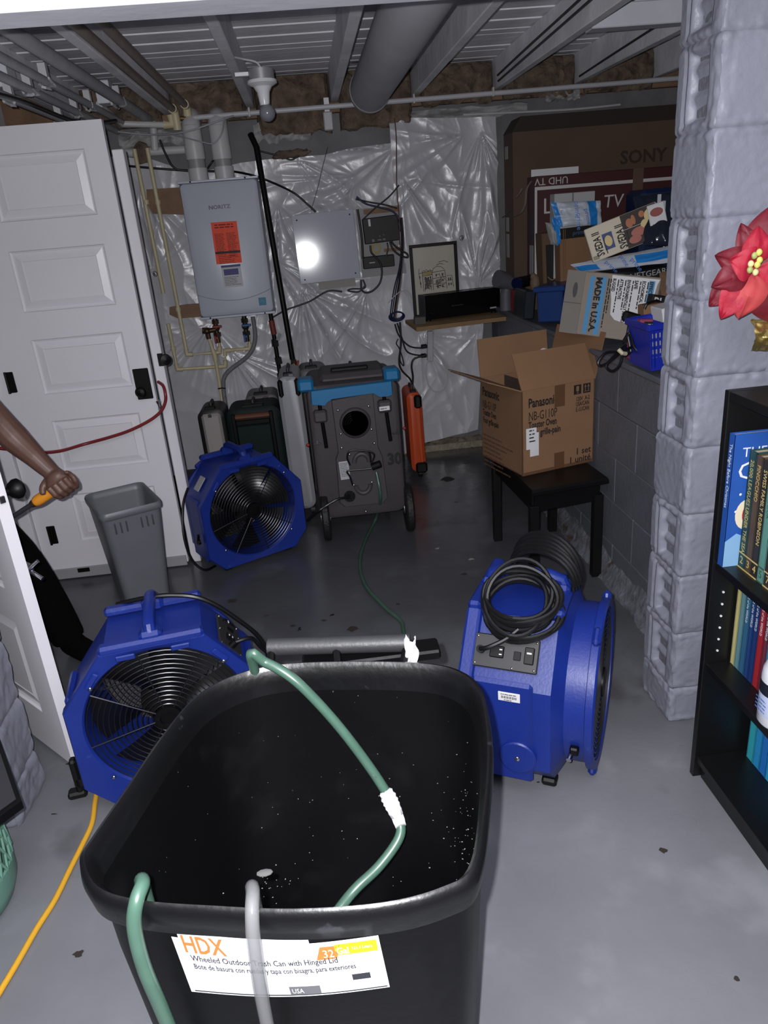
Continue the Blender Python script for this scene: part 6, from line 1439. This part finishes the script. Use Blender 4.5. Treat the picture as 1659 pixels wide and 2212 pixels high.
while len(dm.f) < 150:
    x, y = rs.uniform(330, 1040), rs.uniform(1450, 1940)
    if rs.random() < .35: x, y = rs.gauss(1000, 25), rs.gauss(1780, 70)
    elif rs.random() < .15: x, y = rs.gauss(585, 25), rs.gauss(1900, 18)
    d = ray(x, y).normalized(); h_ = ibv.ray_cast(EYE, d)
    if h_[0] is None: continue
    nn = h_[1] if h_[1].dot(d) < 0 else -h_[1]; u_, w_ = frame(nn); c = h_[0] + nn * .0015; r_ = rs.uniform(.0004, .0011)
    dm.add([c + (u_ * math.cos(a) + w_ * math.sin(a)) * r_ * rs.uniform(.6, 1.3) for a in (0, 1.26, 2.5, 3.8, 5.0)], [(0, 1, 2, 3, 4)])
o_ = part('dust_specks', dm, mat('pale_dust', (84, 82, 78), .8), bb, world=True); o_['kind'] = 'stuff'
q = ibv.ray_cast(EYE, ray(573, 1893).normalized())
part('paper_scrap', MB().ball(q[0] + V((0, 0, .006)), (.011, .006, .002), 9, 5), mat('grey_scrap', (70, 70, 70), .9), bb, world=True)
# label sticker mapped onto the near side
from mathutils.bvhtree import BVHTree
tmp = MB(); tmp.loft(outer, cap=False)
bvh = BVHTree.FromPolygons([tuple(v) for v in tmp.v], tmp.f)
def onbin(x, y, lift=.0015):
    d = ray(x, y).normalized(); h_ = bvh.ray_cast(EYE, d)
    if h_[0] is None: return FL(x, y, .8)
    return h_[0] - d * lift
def lab_px(u, v):
    tl, tr, br_, bl_ = V((365, 2010)), V((814, 2008)), V((842, 2132)), V((414, 2142))
    q = (tl * (1 - u) + tr * u) * (1 - v) + (bl_ * (1 - u) + br_ * u) * v
    q.y += 20 * math.sin(PI * u) * 1.0 * (1 - .2 * v); return q
def lab(u, v, lift=.0015): q = lab_px(u, v); return onbin(q.x, q.y, lift)
lbm = part('label', MB().grid(lambda u, v: lab(u, 1 - v), 30, 10), mat('glossy_white_label', (226, 226, 232), .3, var=.10, vs=14), bb, world=True)
def lquad(u0, v0, u1, v1, m, nm, par, lift=.003, skew=0.0):
    return part(nm, MB().grid(lambda a, b: lab(u0 + (u1 - u0) * a + skew * b, v1 + (v0 - v1) * b, lift), 12, 3), m, par, world=True)
def ltext(body, u, v, size, m, par, sx=1.0, bold=0, lift=.0035, asp=.36, fit=None):
    cu = bpy.data.curves.new('t', 'FONT'); cu.body = body; cu.size = 1.0; cu.offset = bold; cu.resolution_u = 2
    t = bpy.data.objects.new('t', cu); COL.objects.link(t); bpy.context.view_layer.update()
    me = bpy.data.meshes.new_from_object(t.evaluated_get(bpy.context.evaluated_depsgraph_get())); bpy.data.objects.remove(t); bpy.data.curves.remove(cu)
    inv = RM[par.name].inverted()
    if fit: sx = fit / (max(q.co.x for q in me.vertices) * size * asp)
    for vv in me.vertices: vv.co = inv @ lab(u + vv.co.x * size * asp * sx, v - vv.co.y * size, lift)
    me.materials.clear(); me.materials.append(m); o = bpy.data.objects.new('lettering', me); COL.objects.link(o); o.parent = par
M_or = mat('label_orange', (232, 104, 48), .4); M_ye = mat('label_yellow', (246, 184, 24), .4); M_lg = mat('label_grey_print', (40, 40, 46), .5)
ltext('HDX', .04, .33, .40, M_or, lbm, fit=.21, bold=.02)
lquad(.68, .18, .78, .40, M_or, 'orange_tab', lbm, skew=.03); lquad(.78, .16, .985, .35, M_ye, 'yellow_band', lbm)
ltext('32', .715, .37, .19, M_paper, lbm, lift=.005, fit=.055); ltext('Gal', .785, .33, .16, M_paper, lbm, lift=.005, bold=.02, fit=.06); ltext('121.1 Liters', .86, .28, .075, M_paper, lbm, lift=.005, fit=.10)
ltext('Wheeled Outdoor Trash Can with Hinged Lid', .06, .47, .135, M_lg, lbm, fit=.72, bold=.018)
ltext('Bote de basura con ruedas y tapa con bisagra, para exteriores', .06, .60, .12, M_lg, lbm, fit=.80, bold=.02)
us = lquad(.505, .83, .66, .97, mat('label_flag_grey', (92, 92, 96), .4), 'flag_mark', lbm); ltext('USA', .515, .945, .11, M_paper, lbm, lift=.0055, fit=.06)
lquad(.83, .70, .92, .80, M_lg, 'print_block', lbm); lquad(.02, .965, .99, .985, M_lg, 'print_rule', lbm)
# ================================================================== hoses and cords
M_ghose = mat('green_clear_hose', (60, 86, 74), .3, var=.08, vs=30, spec=.6)
def fpt(p): return FL(*p) if len(p) == 3 else AY(p[0], p[1], p[3]) 
path = [(818, 1062, .33), (822, 1085, .17), (812, 1120, .03), (790, 1165, .012), (777, 1215, .012), (790, 1265, .012), (832, 1312, .012), (866, 1342, .012), (873, 1370, .012)]
P = [FL(*p) for p in path]
P[0] = AY(813, 1020, YDh - .03); P[1] = AY(822, 1075, YDh - .05)
P += [V((.22, 2.2, .012)), V((.05, 1.75, .012)), V((-.08, 1.42, .10)), V((-.15, 1.27, .55))]
P += [FL(545, 1432, .90), FL(575, 1432, .905), FL(640, 1472, .875), FL(720, 1555, .80), FL(790, 1645, .72), FL(838, 1718, .66), FL(862, 1770, .62), FL(862, 1810, .60), FL(820, 1870, .575), FL(770, 1918, .56), FL(735, 1960, .54), FL(700, 2010, .52)]
h1 = thing('green_drain_hose', 'long green hose from the dehumidifier into the black bin', 'hose', P[3])
part('hose', MB().tube(spline(P, 7), .0088, 12), M_ghose, h1, world=True, sharp=60)
tp_ = [FL(832, 1708, .665), FL(842, 1728, .655), FL(850, 1745, .645), FL(858, 1762, .625), FL(866, 1785, .615)]
part('white_tape_wrap', MB().tube(spline(tp_, 4), [.010, .013, .012, .015, .013, .015, .013, .014, .012, .013, .012, .012, .011, .011, .011, .010, .010][:len(spline(tp_, 4))], 10), M_paper, h1, world=True)
def over_rim(x, y, sway):
    R = FL(x, y, ZR); n = V((R.x - bc_.x, R.y - bc_.y, 0)).normalized()
    def p(o, z, k=0): return V((R.x, R.y, z)) + n * o + V((sway * k, 0, 0))
    vd = V((R.x, R.y, 0)).normalized()
    def pi_(o, z): return V((R.x, R.y, z)) + vd * o
    return [pi_(.085, .55), pi_(.07, .72), pi_(.055, .83), pi_(.034, .880), pi_(.012, .896), p(.012, .892), p(.022, .862), p(.024, .80, .2), p(.018, .72, .5), p(.010, .62, .8), p(.0, .50, 1), p(-.01, .36, 1)]
h2 = single('green_overflow_hose', MB().tube(spline(over_rim(318, 1948, 0), 7), .0088, 14), M_ghose, 'short green hose hooked over the near left rim of the bin', 'hose', sharp=60)
h3 = single('clear_tube', MB().tube(spline(over_rim(554, 1968, -.012), 7), .0082, 14), mat('clear_vinyl', (112, 112, 114), .15, alpha=.55, spec=.6), 'clear vinyl tube hooked over the near rim across the label', 'tube', sharp=60)
single('yellow_extension_cord', MB().tube(spline([FL(212, 1690, .02), FL(205, 1735, .009), FL(198, 1780, .009), (FL(175, 1830, .009)), FL(150, 1880, .009), FL(118, 1945, .009), FL(80, 2005, .009), FL(40, 2075, .009), FL(0, 2142, .009), FL(-50, 2225, .009)], 6), .0075, 10), mat('yellow_cord', (214, 160, 44), .45), 'yellow extension cord snaking along the floor at left', 'cord', sharp=60)
rh = thing('red_air_hose', 'thin red hose looping across the back door', 'hose', AY(250, 950, YD - .05))
YRh = YD - .045
part('hose', MB().tube(spline([AY(342, 825, YD + .03), AY(352, 833, YD - .02), AY(357, 850, YRh), AY(357, 868, YRh), AY(347, 889, YRh), AY(322, 909, YRh), AY(280, 930, YRh), AY(235, 945, YRh), AY(180, 960, YRh), AY(130, 974, YRh - .1), AY(80, 977, YRh - .2), AY(0, 968, YRh - .3), AY(-60, 960, YRh - .35)], 6), .0075, 10), mat('dark_red_hose', (120, 34, 38), .4), rh, world=True, sharp=60)
q = AY(346, 879, YRh); part('fitting', MB().cyl(q, q + V((-.004, 0, .028)), .009, n=12).cyl(q + V((0, 0, .018)), q + V((-.004, 0, .032)), .012, n=6), M_chrome, rh, world=True)
# ================================================================== laundry hamper and black panel at the left edge
hx, hy = -1.125, 1.53
M_ham = mat('sage_green_plastic', (96, 138, 122), .4)
hm_ = thing('green_hamper', 'sage green lattice laundry hamper at the left edge', 'hamper', (hx, hy, 0))
part('solid_base', MB().lathe([(.001, .004), (.15, .004), (.168, .02), (.182, .06), (.183, .115), (.178, .118), (.176, .06), (.15, .02), (.001, .014)], 48, (hx, hy, 0)), M_ham, hm_, world=True, sharp=50)
def hr(z): return .183 - .010 * (z - .115) / .2
for s_ in (-1, 1):
    lt = MB()
    for i in range(36):
        a = 2 * PI * i / 36
        lt.tube([V((hx + hr(z) * math.cos(a + s_ * 2.2 * (z - .115)), hy + hr(z) * math.sin(a + s_ * 2.2 * (z - .115)), z)) for z in [.115 + .2 * k_ / 6 for k_ in range(7)]], .0042, 5)
    part('lattice', lt, M_ham, hm_, world=True)
part('rim', MB().lathe([(.168, .315), (.180, .315), (.184, .325), (.180, .337), (.168, .337), (.168, .315)], 48, (hx, hy, 0)), M_ham, hm_, world=True)
part('laundry', MB().ball((hx, hy, .16), (.15, .15, .10), 20, 12), mat('dark_laundry', (34, 30, 32), .9), hm_, world=True)
C_ = FL(52, 1745, .345); D_ = FL(-2, 1592, .345); E_ = FL(-30, 1805, .345)
d1_, e1_ = (D_ - C_) * 1.5, (E_ - C_) * 3.2
pl = [C_, C_ + d1_, C_ + d1_ + e1_, C_ + e1_]
bp_ = thing('black_tray', 'black framed tray lying on the green hamper', 'tray', sum(pl, V()) / 4)
part('slab', MB().loft([pl, [p + V((0, 0, .022)) for p in pl]]), M_black, bp_, world=True)
cc = sum(pl, V()) / 4; il = [cc + (p - cc) * .93 + V((0, 0, .0225)) for p in pl]
part('inset', MB().loft([il, [p + V((0, 0, .002)) for p in il]]), mat('dark_grey_inset', (46, 46, 49), .5), bp_, world=True)
# ================================================================== bookcase with books
XF, XBk, YFar, YNear, ZT = .955, 1.235, 1.66, .62, 1.15
M_bk = mat('black_laminate', (13, 13, 14), .38, bump=.03, bs=150)
bk = thing('bookcase', 'black laminate bookcase along the right edge', 'bookcase', ((XF + XBk) / 2, (YFar + YNear) / 2, 0))
for y_ in (YFar - .01, YNear + .01): part('side_panel', MB().box(((XF + XBk) / 2, y_, ZT / 2), (XBk - XF, .02, ZT), bev=.0015), M_bk, bk, world=True)
part('top_board', MB().box(((XF + XBk) / 2, (YFar + YNear) / 2, ZT - .012), (XBk - XF, YFar - YNear - .04, .022), bev=.0015), M_bk, bk, world=True)
part('back_board', MB().box((XBk - .003, (YFar + YNear) / 2, ZT / 2), (.005, YFar - YNear, ZT - .02)), M_bk, bk, world=True)
SH = (.075, .392, .70)
for z_ in SH: part('shelf', MB().box(((XF + XBk) / 2 + .003, (YFar + YNear) / 2, z_ - .011), (XBk - XF - .008, YFar - YNear - .042, .022), bev=.0015), M_bk, bk, world=True)
part('kick_board', MB().box((XF + .03, (YFar + YNear) / 2, .026), (.016, YFar - YNear - .05, .052)), M_bk, bk, world=True)
for i in range(6): part('shelf_pin', MB().cyl((XF + .035, YFar - .021, .43 + .036 * i), (XF + .035, YFar - .0235, .43 + .036 * i), .0032, n=10), M_paper, bk, world=True)
M_pages = mat('aged_pages', (196, 180, 146), .8, var=.06, vs=40)
def book(name, label, y1, th, x0, dep, z0, h, col, title=None, tcol=(190, 170, 110), group=None, num=None, size=.017, band=False):
    """y1: far side of the book; spine faces -x"""
    r = thing(name, label, 'book', (x0 + dep / 2, y1 - th / 2, z0), 0, group)
    mc = mat('cover_%d_%d_%d' % col, col, .5, var=.06, vs=20)
    yc = y1 - th / 2
    part('spine', MB().box((x0 + .002, yc, z0 + h / 2), (.004, th, h), bev=.001), mc, r, world=True)
    for s_ in (-1, 1): part('cover', MB().box((x0 + dep / 2, yc + s_ * (th / 2 - .0012), z0 + h / 2), (dep, .0024, h)), mc, r, world=True)
    part('pages', MB().box((x0 + dep / 2 + .002, yc, z0 + h / 2), (dep - .008, th - .005, h - .008)), M_pages, r, world=True)
    Ms = basis((x0 - .0006, y1, z0), (0, -1, 0), (0, 0, 1))
    mt = mat('title_%d_%d_%d' % tcol, tcol, .5)
    if title: text(title, size, Ms @ MX.Translation((th * .32, h * .93, .0004)) @ MX.Rotation(-PI / 2, 4, 'Z'), mt, r, 'LEFT', sx=.9)
    if band: part('gilt_band', patch(Ms, 0, h * .13, th, h * .142), mt, r, world=True); part('gilt_band', patch(Ms, 0, .0, th, h * .012), mt, r, world=True)
    if num: text(num, .028, Ms @ MX.Translation((th / 2, h * .045, .0004)), mt, r, 'CENTER')
    return r, Ms
gA = 'numbered old books on the top shelf'
# big blue picture book at the far end
r, Ms = book('picture_book', 'tall blue worn picture book at the far end of the top shelf', 1.632, .020, .962, .245, SH[2], .350, (30, 74, 150), 'The Night Before Christmas', (190, 196, 206), size=.016)
Mcv = basis((.962, 1.612 - .0008, SH[2]), (1, 0, 0), (0, 0, 1))
M_wl = mat('cover_white', (206, 208, 214), .5)
text('THE NIGHT', .034, Mcv @ MX.Translation((.024, .292, .0004)), M_wl, r, 'LEFT'); text('BEFORE', .0, Mcv, M_wl, r) if False else None
text('Christmas', .062, Mcv @ MX.Translation((.016, .235, .0004)), M_wl, r, 'LEFT')
part('cover_snow', MB().prism([(.002, 0), (.2, 0), (.2, .08), (.06, .075), (.03, .09), (.002, .07)], .0004, .001, Mcv), mat('cover_pale_blue', (120, 160, 196), .5), r, world=True)
part('cover_moon', MB().ball((.050, .14, .0004), (.030, .042, .0006), 20, 5).xf(Mcv), mat('cover_cream', (206, 196, 170), .5), r, world=True)
part('cover_red_patch', MB().ball((.062, .14, .0012), (.024, .034, .0006), 20, 5).xf(Mcv), mat('cover_red', (176, 40, 48), .5), r, world=True)
for (x, y) in ((.03, .195), (.022, .15), (.05, .185)): part('cover_star', MB().ball((x, y, .0006), (.0035, .0035, .0006), 8, 4).xf(Mcv), M_wl, r, world=True)
Y_ = 1.608
for (t_, num, col, th, tc, kind) in (('20,000 LEAGUES UNDER THE SEA', '2', (28, 62, 60), .029, (176, 158, 96), 'dark green'), ('PINOCCHIO', '3', (74, 58, 44), .026, (176, 158, 96), 'brown'), ('SWISS FAMILY ROBINSON', '4', (38, 36, 34), .026, (190, 168, 104), 'near-black'), ('JUNGLE BOOK', '5', (84, 132, 122), .027, (60, 76, 66), 'pale teal'), (None, '7', (46, 40, 40), .030, (184, 164, 104), 'charcoal')):
    rb_, Msb = book('old_book', '%s old book with gilt bands numbered %s on the top shelf' % (kind, num), Y_, th, 1.003, .18, SH[2] + .0005, .318 - .004 * int(num), col, t_, tc, gA, num, .0185, True); Y_ -= th + .001
gB = 'slim atlases on the middle shelf'
Y_ = 1.630
for i, (col, kind) in enumerate((((186, 178, 120), 'yellow'), ((92, 132, 140), 'pale teal'), ((44, 92, 124), 'teal-blue'), ((30, 62, 116), 'mid blue'), ((26, 50, 104), 'navy'), ((150, 34, 44), 'red'), ((96, 44, 60), 'wine'), ((60, 130, 160), 'sky blue'), ((40, 70, 120), 'steel blue'))):
    th = .018 + .003 * (i % 3)
    book('atlas_book', 'slim %s spine on the middle shelf of the bookcase' % kind, Y_, th, 1.025, .19, SH[1] + .0005, .272, col, 'ATLAS of the WORLD' if i > 1 else None, (190, 196, 206), gB, None, .0115); Y_ -= th + .0008
gC = 'bright books on the bottom shelf'
Y_ = 1.612
for i, (col, kind) in enumerate((((50, 160, 176), 'turquoise'), ((40, 140, 196), 'sky blue'), ((34, 112, 190), 'azure'), ((46, 156, 206), 'cyan'))):
    book('bright_book', '%s book on the bottom shelf of the bookcase' % kind, Y_, .030, 1.095, .13, SH[0] + .0005, .21, col, None, (24, 60, 84), gC); Y_ -= .031
# white bottle standing on the middle shelf
qb = AX(1652, 1560, 1.0); _b = FL(1664, 1572, SH[1]); bx, by = max(_b.x, 1.0), _b.y + .015
bt = thing('white_bottle', 'white plastic cleaner bottle on the middle shelf', 'bottle', (bx, by, SH[1]))
part('body', MB().lathe([(.001, .0), (.040, .0), (.046, .008), (.046, .13), (.044, .15), (.034, .175), (.018, .195), (.016, .21), (.001, .212)], 32, (bx, by, SH[1] + .001)), mat('white_bottle_plastic', (206, 208, 216), .35), bt, world=True, sharp=40)
part('label', MB().lathe([(.0466, .03), (.0468, .031), (.0468, .115), (.0466, .116)], 32, (bx, by, SH[1] + .001)), mat('pale_lilac_label', (176, 184, 210), .4), bt, world=True)
part('label_band', MB().lathe([(.0470, .088), (.0472, .089), (.0472, .120), (.0470, .121)], 32, (bx, by, SH[1] + .001)), mat('label_black', (26, 30, 40), .4), bt, world=True)
part('label_text', lines(basis((bx - .0475, by + .02, SH[1] + .075), (0, -1, 0), (0, 0, 1)), 0, .04, 0, .010, 4, .005), mat('label_blue', (80, 110, 170), .5), bt, world=True)
part('cap', MB().cyl((bx, by, SH[1] + .21), (bx, by, SH[1] + .245), .018, n=20), mat('white_bottle_plastic', (206, 208, 216), .35), bt, world=True)
# ================================================================== poinsettia on the bookcase
pot = V((1.155, 1.50, ZT))
po = thing('poinsettia', 'red artificial poinsettia with gold foil against the pillar', 'plant', pot)
M_gold = mat('gold_foil', (190, 166, 100), .25, .85, bump=.6, bs=26)
part('pot', MB().lathe([(.001, 0), (.055, .0), (.07, .11), (.064, .112), (.05, .01)], 28, pot), M_gold, po, world=True)
fc_ = AY(1625, 572, 1.735)
ff = [AY(1620, 690, 1.775), AY(1700, 690, 1.775), AY(1700, 765, 1.765), AY(1634, 760, 1.765), AY(1622, 735, 1.765)]
def foil(u, v):
    a = AY(1622 + 90 * u - 8 * math.sin(v * 3), 690 + 68 * v, 1.77)
    return a + V((0, -.035 * math.sin(PI * v) - .012 * noise.noise(V((u * 7, v * 7, 2))), .004 * noise.noise(V((u * 9, 0, 3)))))
part('foil_bow', MB().grid(foil, 24, 16), M_gold, po, world=True, sharp=60)
part('stem', MB().tube(spline([pot + V((0, 0, .05)), pot + V((.0, .08, .15)), fc_ + V((.05, .03, -.09)), fc_ + V((.01, .02, -.01))], 6), .005, 8), mat('leaf_stem', (60, 84, 50), .6), po, world=True)
part('stem', MB().tube(spline([pot + V((0, 0, .05)), pot + V((.0, .12, .08)), AY(1668, 720, 1.78)], 6), .004, 8), mat('leaf_stem', (60, 84, 50), .6), po, world=True)
M_p1 = mat('crimson_velvet', (160, 20, 46), .65, var=.12, vs=20, bump=.15, bs=90); M_p2 = mat('deep_red_velvet', (104, 16, 32), .6, var=.15, vs=16, bump=.15, bs=90)
M_p3 = mat('coral_velvet', (170, 58, 60), .7, var=.1, vs=14)
def petal(tip, base, wd, m, lift, seed, curl=.015):
    """petal between two pixels; lift = distance out from the wall side"""
    b0 = AY(base[0], base[1], 1.745 - lift * .6); t0 = AY(tip[0], tip[1], 1.765 - lift)
    ax_ = t0 - b0; L_ = ax_.length; ax_.normalize(); n_ = V((-.35, -.93, .1)).normalized(); sd = ax_.cross(n_).normalized(); n_ = sd.cross(ax_)
    def fn(u, v):
        wv = wd * 1.2 * (math.sin(PI * min(1, u ** .8 * .97 + .03)) ** .75) * (1 - .25 * u); s_ = (v - .5) * 2
        return b0 + ax_ * (L_ * u) + sd * (wv * s_) + n_ * (curl * math.sin(PI * u) - .012 * abs(s_) * (1 if seed % 2 else -.4) + .004 * noise.noise(V((u * 5, s_ * 3, seed))) + .0022 * math.cos(s_ * 2 * PI * 1.5))
    mb = MB().grid(fn, 16, 8); n0 = len(mb.v)
    mb.grid(lambda u, v: fn(1 - u, v) - n_ * -.0008, 16, 8)
    part('petal', mb, m, po, world=True, sharp=70)
for i, (tip, base, wd, m, lift) in enumerate([((1530, 662), (1612, 578), .036, M_p2, .00), ((1548, 552), (1615, 570), .030, M_p2, .02), ((1600, 482), (1622, 565), .026, M_p2, .005), ((1672, 440), (1640, 560), .045, M_p2, .00), ((1705, 520), (1640, 570), .04, M_p2, .01), ((1690, 705), (1630, 590), .045, M_p2, .015), ((1555, 690), (1615, 590), .034, M_p1, .02), ((1595, 690), (1630, 592), .040, M_p3, .04), ((1575, 560), (1630, 575), .036, M_p1, .045), ((1640, 488), (1632, 570), .030, M_p1, .05), ((1700, 620), (1636, 580), .035, M_p1, .03), ((1540, 620), (1618, 580), .034, M_p2, .03)]):
    petal(tip, base, wd, m, lift, i)
for i, (x, y) in enumerate(((1640, 545), (1630, 552), (1622, 570), (1636, 572), (1620, 583), (1632, 588), (1641, 562))):
    c = AY(x, y, 1.672 + .004 * (i % 3)); part('berry', MB().ball(c, (.007, .006, .008), 10, 7), mat('berry_%d' % (i % 3), ((196, 190, 96), (150, 160, 92), (208, 196, 140))[i % 3], .5), po, world=True)
# ================================================================== person reaching in from the left
pe = thing('person', 'person in black reaching past the open door with a bare forearm, holding a tool', 'person', (-1.42, 2.78, 0))
YA_ = 2.42
el_, wr_, hc = AY(-14, 905, YA_ + .02), AY(108, 1018, YA_), AY(140, 1042, YA_ - .005)
tA, tB = AY(152, 1036, YA_ - .012), AY(74, 1086, YA_ - .012)
ha = (tB - tA).normalized()
e1 = (hc - wr_); e1 = (e1 - ha * e1.dot(ha)).normalized(); e2 = ha.cross(e1)
if e2.y > 0: e2 = -e2
ho_ = AY(136, 1046, YA_ - .012)                # handle axis inside the fist
bm = MB()
def limb(pts, rad, n=14):
    bm.tube(spline(pts, 6), [rad[min(len(rad) - 1, int(i / 6))] * (1 - (i % 6) / 6) + rad[min(len(rad) - 1, int(i / 6) + 1)] * ((i % 6) / 6) for i in range(6 * (len(pts) - 1) + 1)], n)
sh0 = V((-1.31, 2.62, 1.36))
limb([sh0, (sh0 + el_) / 2 + V((0, .02, 0)), el_ + V((-.005, .01, .012)), el_ * .66 + wr_ * .34 + V((0.004, -.008, 0)), el_ * .3 + wr_ * .7, wr_, wr_ * .4 + hc * .6], [.055, .050, .047, .047, .036, .028, .030])
bm.ball(sh0, .062, 14, 10)
# palm
Rp = MX((( ha.x, e1.x, e2.x), (ha.y, e1.y, e2.y), (ha.z, e1.z, e2.z)))
bm.ball(ho_ + e2 * .022 - e1 * .012, (.041, .030, .014), 16, 10, R=Rp)
bm.ball(ho_ + e2 * .012 - e1 * .028, (.036, .026, .024), 14, 10, R=Rp)
for k_ in range(4):
    s_ = -.032 + .0212 * k_; rr = (.0090, .0097, .0100, .0094)[k_]; rad = .0325 - .0015 * abs(k_ - 2)
    pts = [ho_ + ha * s_ + e2 * .033 - e1 * .016]
    for ph in (62, 28, -8, -48, -90, -128, -160):
        a = math.radians(ph); pts.append(ho_ + ha * (s_ * .95) + (e1 * math.cos(a) + e2 * math.sin(a)) * rad)
    bm.tube(pts, [rr * 1.1, rr * 1.18, rr, rr * 1.08, rr * .95, rr * .95, rr * .88, rr * .7], 10)
# thumb along the handle
bm.tube(spline([ho_ - e1 * .034 + e2 * .012 + ha * .010, ho_ - e1 * .034 + e2 * .006 + ha * .036, ho_ - e1 * .024 + e2 * .016 + ha * .056, ho_ - e1 * .006 + e2 * .026 + ha * .064], 4), [.016, .016, .015, .0145, .014, .0135, .013, .0125, .012, .0115, .011, .010, .008][:13], 10)
# torso, head, legs (behind the door, outside the frame)
pv, chn, nk, hd_ = V((-1.50, 2.80, .90)), V((-1.44, 2.74, 1.25)), V((-1.40, 2.70, 1.46)), V((-1.36, 2.66, 1.60))
limb([pv, (pv + chn) / 2, chn, V((-1.41, 2.71, 1.40)), nk, nk + V((.01, -.01, .06))], [.15, .14, .155, .12, .055, .05], 18)
bm.ball(hd_, (.078, .095, .115), 18, 14); bm.ball(hd_ + V((.03, -.095, -.01)), (.012, .02, .018), 8, 6)
for s_ in (-1, 1): bm.ball(hd_ + V((s_ * .078, 0, -.01)), (.012, .02, .03), 8, 6)
shl = V((-1.60, 2.82, 1.36)); limb([shl, V((-1.68, 2.80, 1.10)), V((-1.60, 2.66, .93))], [.055, .045, .035]); bm.ball(V((-1.59, 2.64, .90)), (.035, .03, .045)); bm.ball(shl, .062)
bm.tube([chn + V((-.0, 0, .08)), shl], .06, 12); bm.tube([chn + V((0, 0, .08)), sh0], .06, 12)
limb([pv + V((.07, -.02, -.02)), V((-1.33, 2.76, .62)), V((-1.235, 2.74, .46)), V((-1.185, 2.76, .25)), V((-1.15, 2.77, .09))], [.09, .085, .078, .075, .065])
limb([pv + V((-.08, .02, -.02)), V((-1.62, 2.86, .48)), V((-1.62, 2.95, .10))], [.085, .066, .045])
bm.tube(spline([V((-1.16, 2.80, .055)), V((-1.12, 2.76, .05)), V((-1.05, 2.70, .042)), V((-1.01, 2.67, .036))], 4), [.05, .05, .05, .05, .048, .048, .047, .046, .045, .043, .040, .036, .03][:13], 12)
bm.tube([V((-1.62, 2.98, .055)), V((-1.62, 2.90, .05)), V((-1.60, 2.80, .04))], [.05, .05, .035], 12)
M_skin = mat('brown_skin', (88, 62, 53), .5, var=.10, vs=18, bump=.05, bs=120); M_cloth = mat('black_clothing', (5, 5, 6), .95, spec=.08, bump=.2, bs=60)
bo = part('body', bm, [M_skin, M_cloth], pe, world=True)
md = bo.modifiers.new('r', 'REMESH'); md.mode = 'VOXEL'; md.voxel_size = .0031; md.use_smooth_shade = True
sm_ = bo.modifiers.new('s', 'SMOOTH'); sm_.iterations = 2; sm_.factor = .5
bpy.context.view_layer.update()
me2 = bpy.data.meshes.new_from_object(bo.evaluated_get(bpy.context.evaluated_depsgraph_get())); bo.modifiers.clear(); bo.data = me2
me2.materials.clear(); me2.materials.append(M_skin); me2.materials.append(M_cloth); Wm = RM[pe.name]
mi = []
for f_ in me2.polygons:
    c = Wm @ f_.center
    bare = (c.x > -1.16 and c.z > .7) or (c.z > 1.47) or ((c - V((-1.59, 2.64, .90))).length < .16)
    mi.append(0 if bare else 1)
me2.polygons.foreach_set('material_index', mi); me2.polygons.foreach_set('use_smooth', [True] * len(mi)); me2.update()
tl_ = thing('hand_scraper', 'orange handled steel hand tool gripped in the fist', 'tool', tB)
part('handle', MB().tube(spline([tA + ha * .02, tA + ha * .04, tA + ha * .06, tB - ha * .02, tB], 4), [.013, .014, .015, .016, .017, .017, .0175, .018, .018, .018, .0185, .019, .019, .018, .017, .015, .012][:17], 16), mat('amber_handle', (204, 132, 40), .35, var=.08, vs=20), tl_, world=True, sharp=60)
part('ferrule', MB().tube([tB - ha * .004, tB + ha * .012], [.015, .011], 14), M_brass, tl_, world=True)
part('shaft', MB().tube([tB + ha * .008, tB + ha * .13], [.0085, .0075], 10), mat('dark_steel', (90, 92, 96), .35, .8), tl_, world=True)
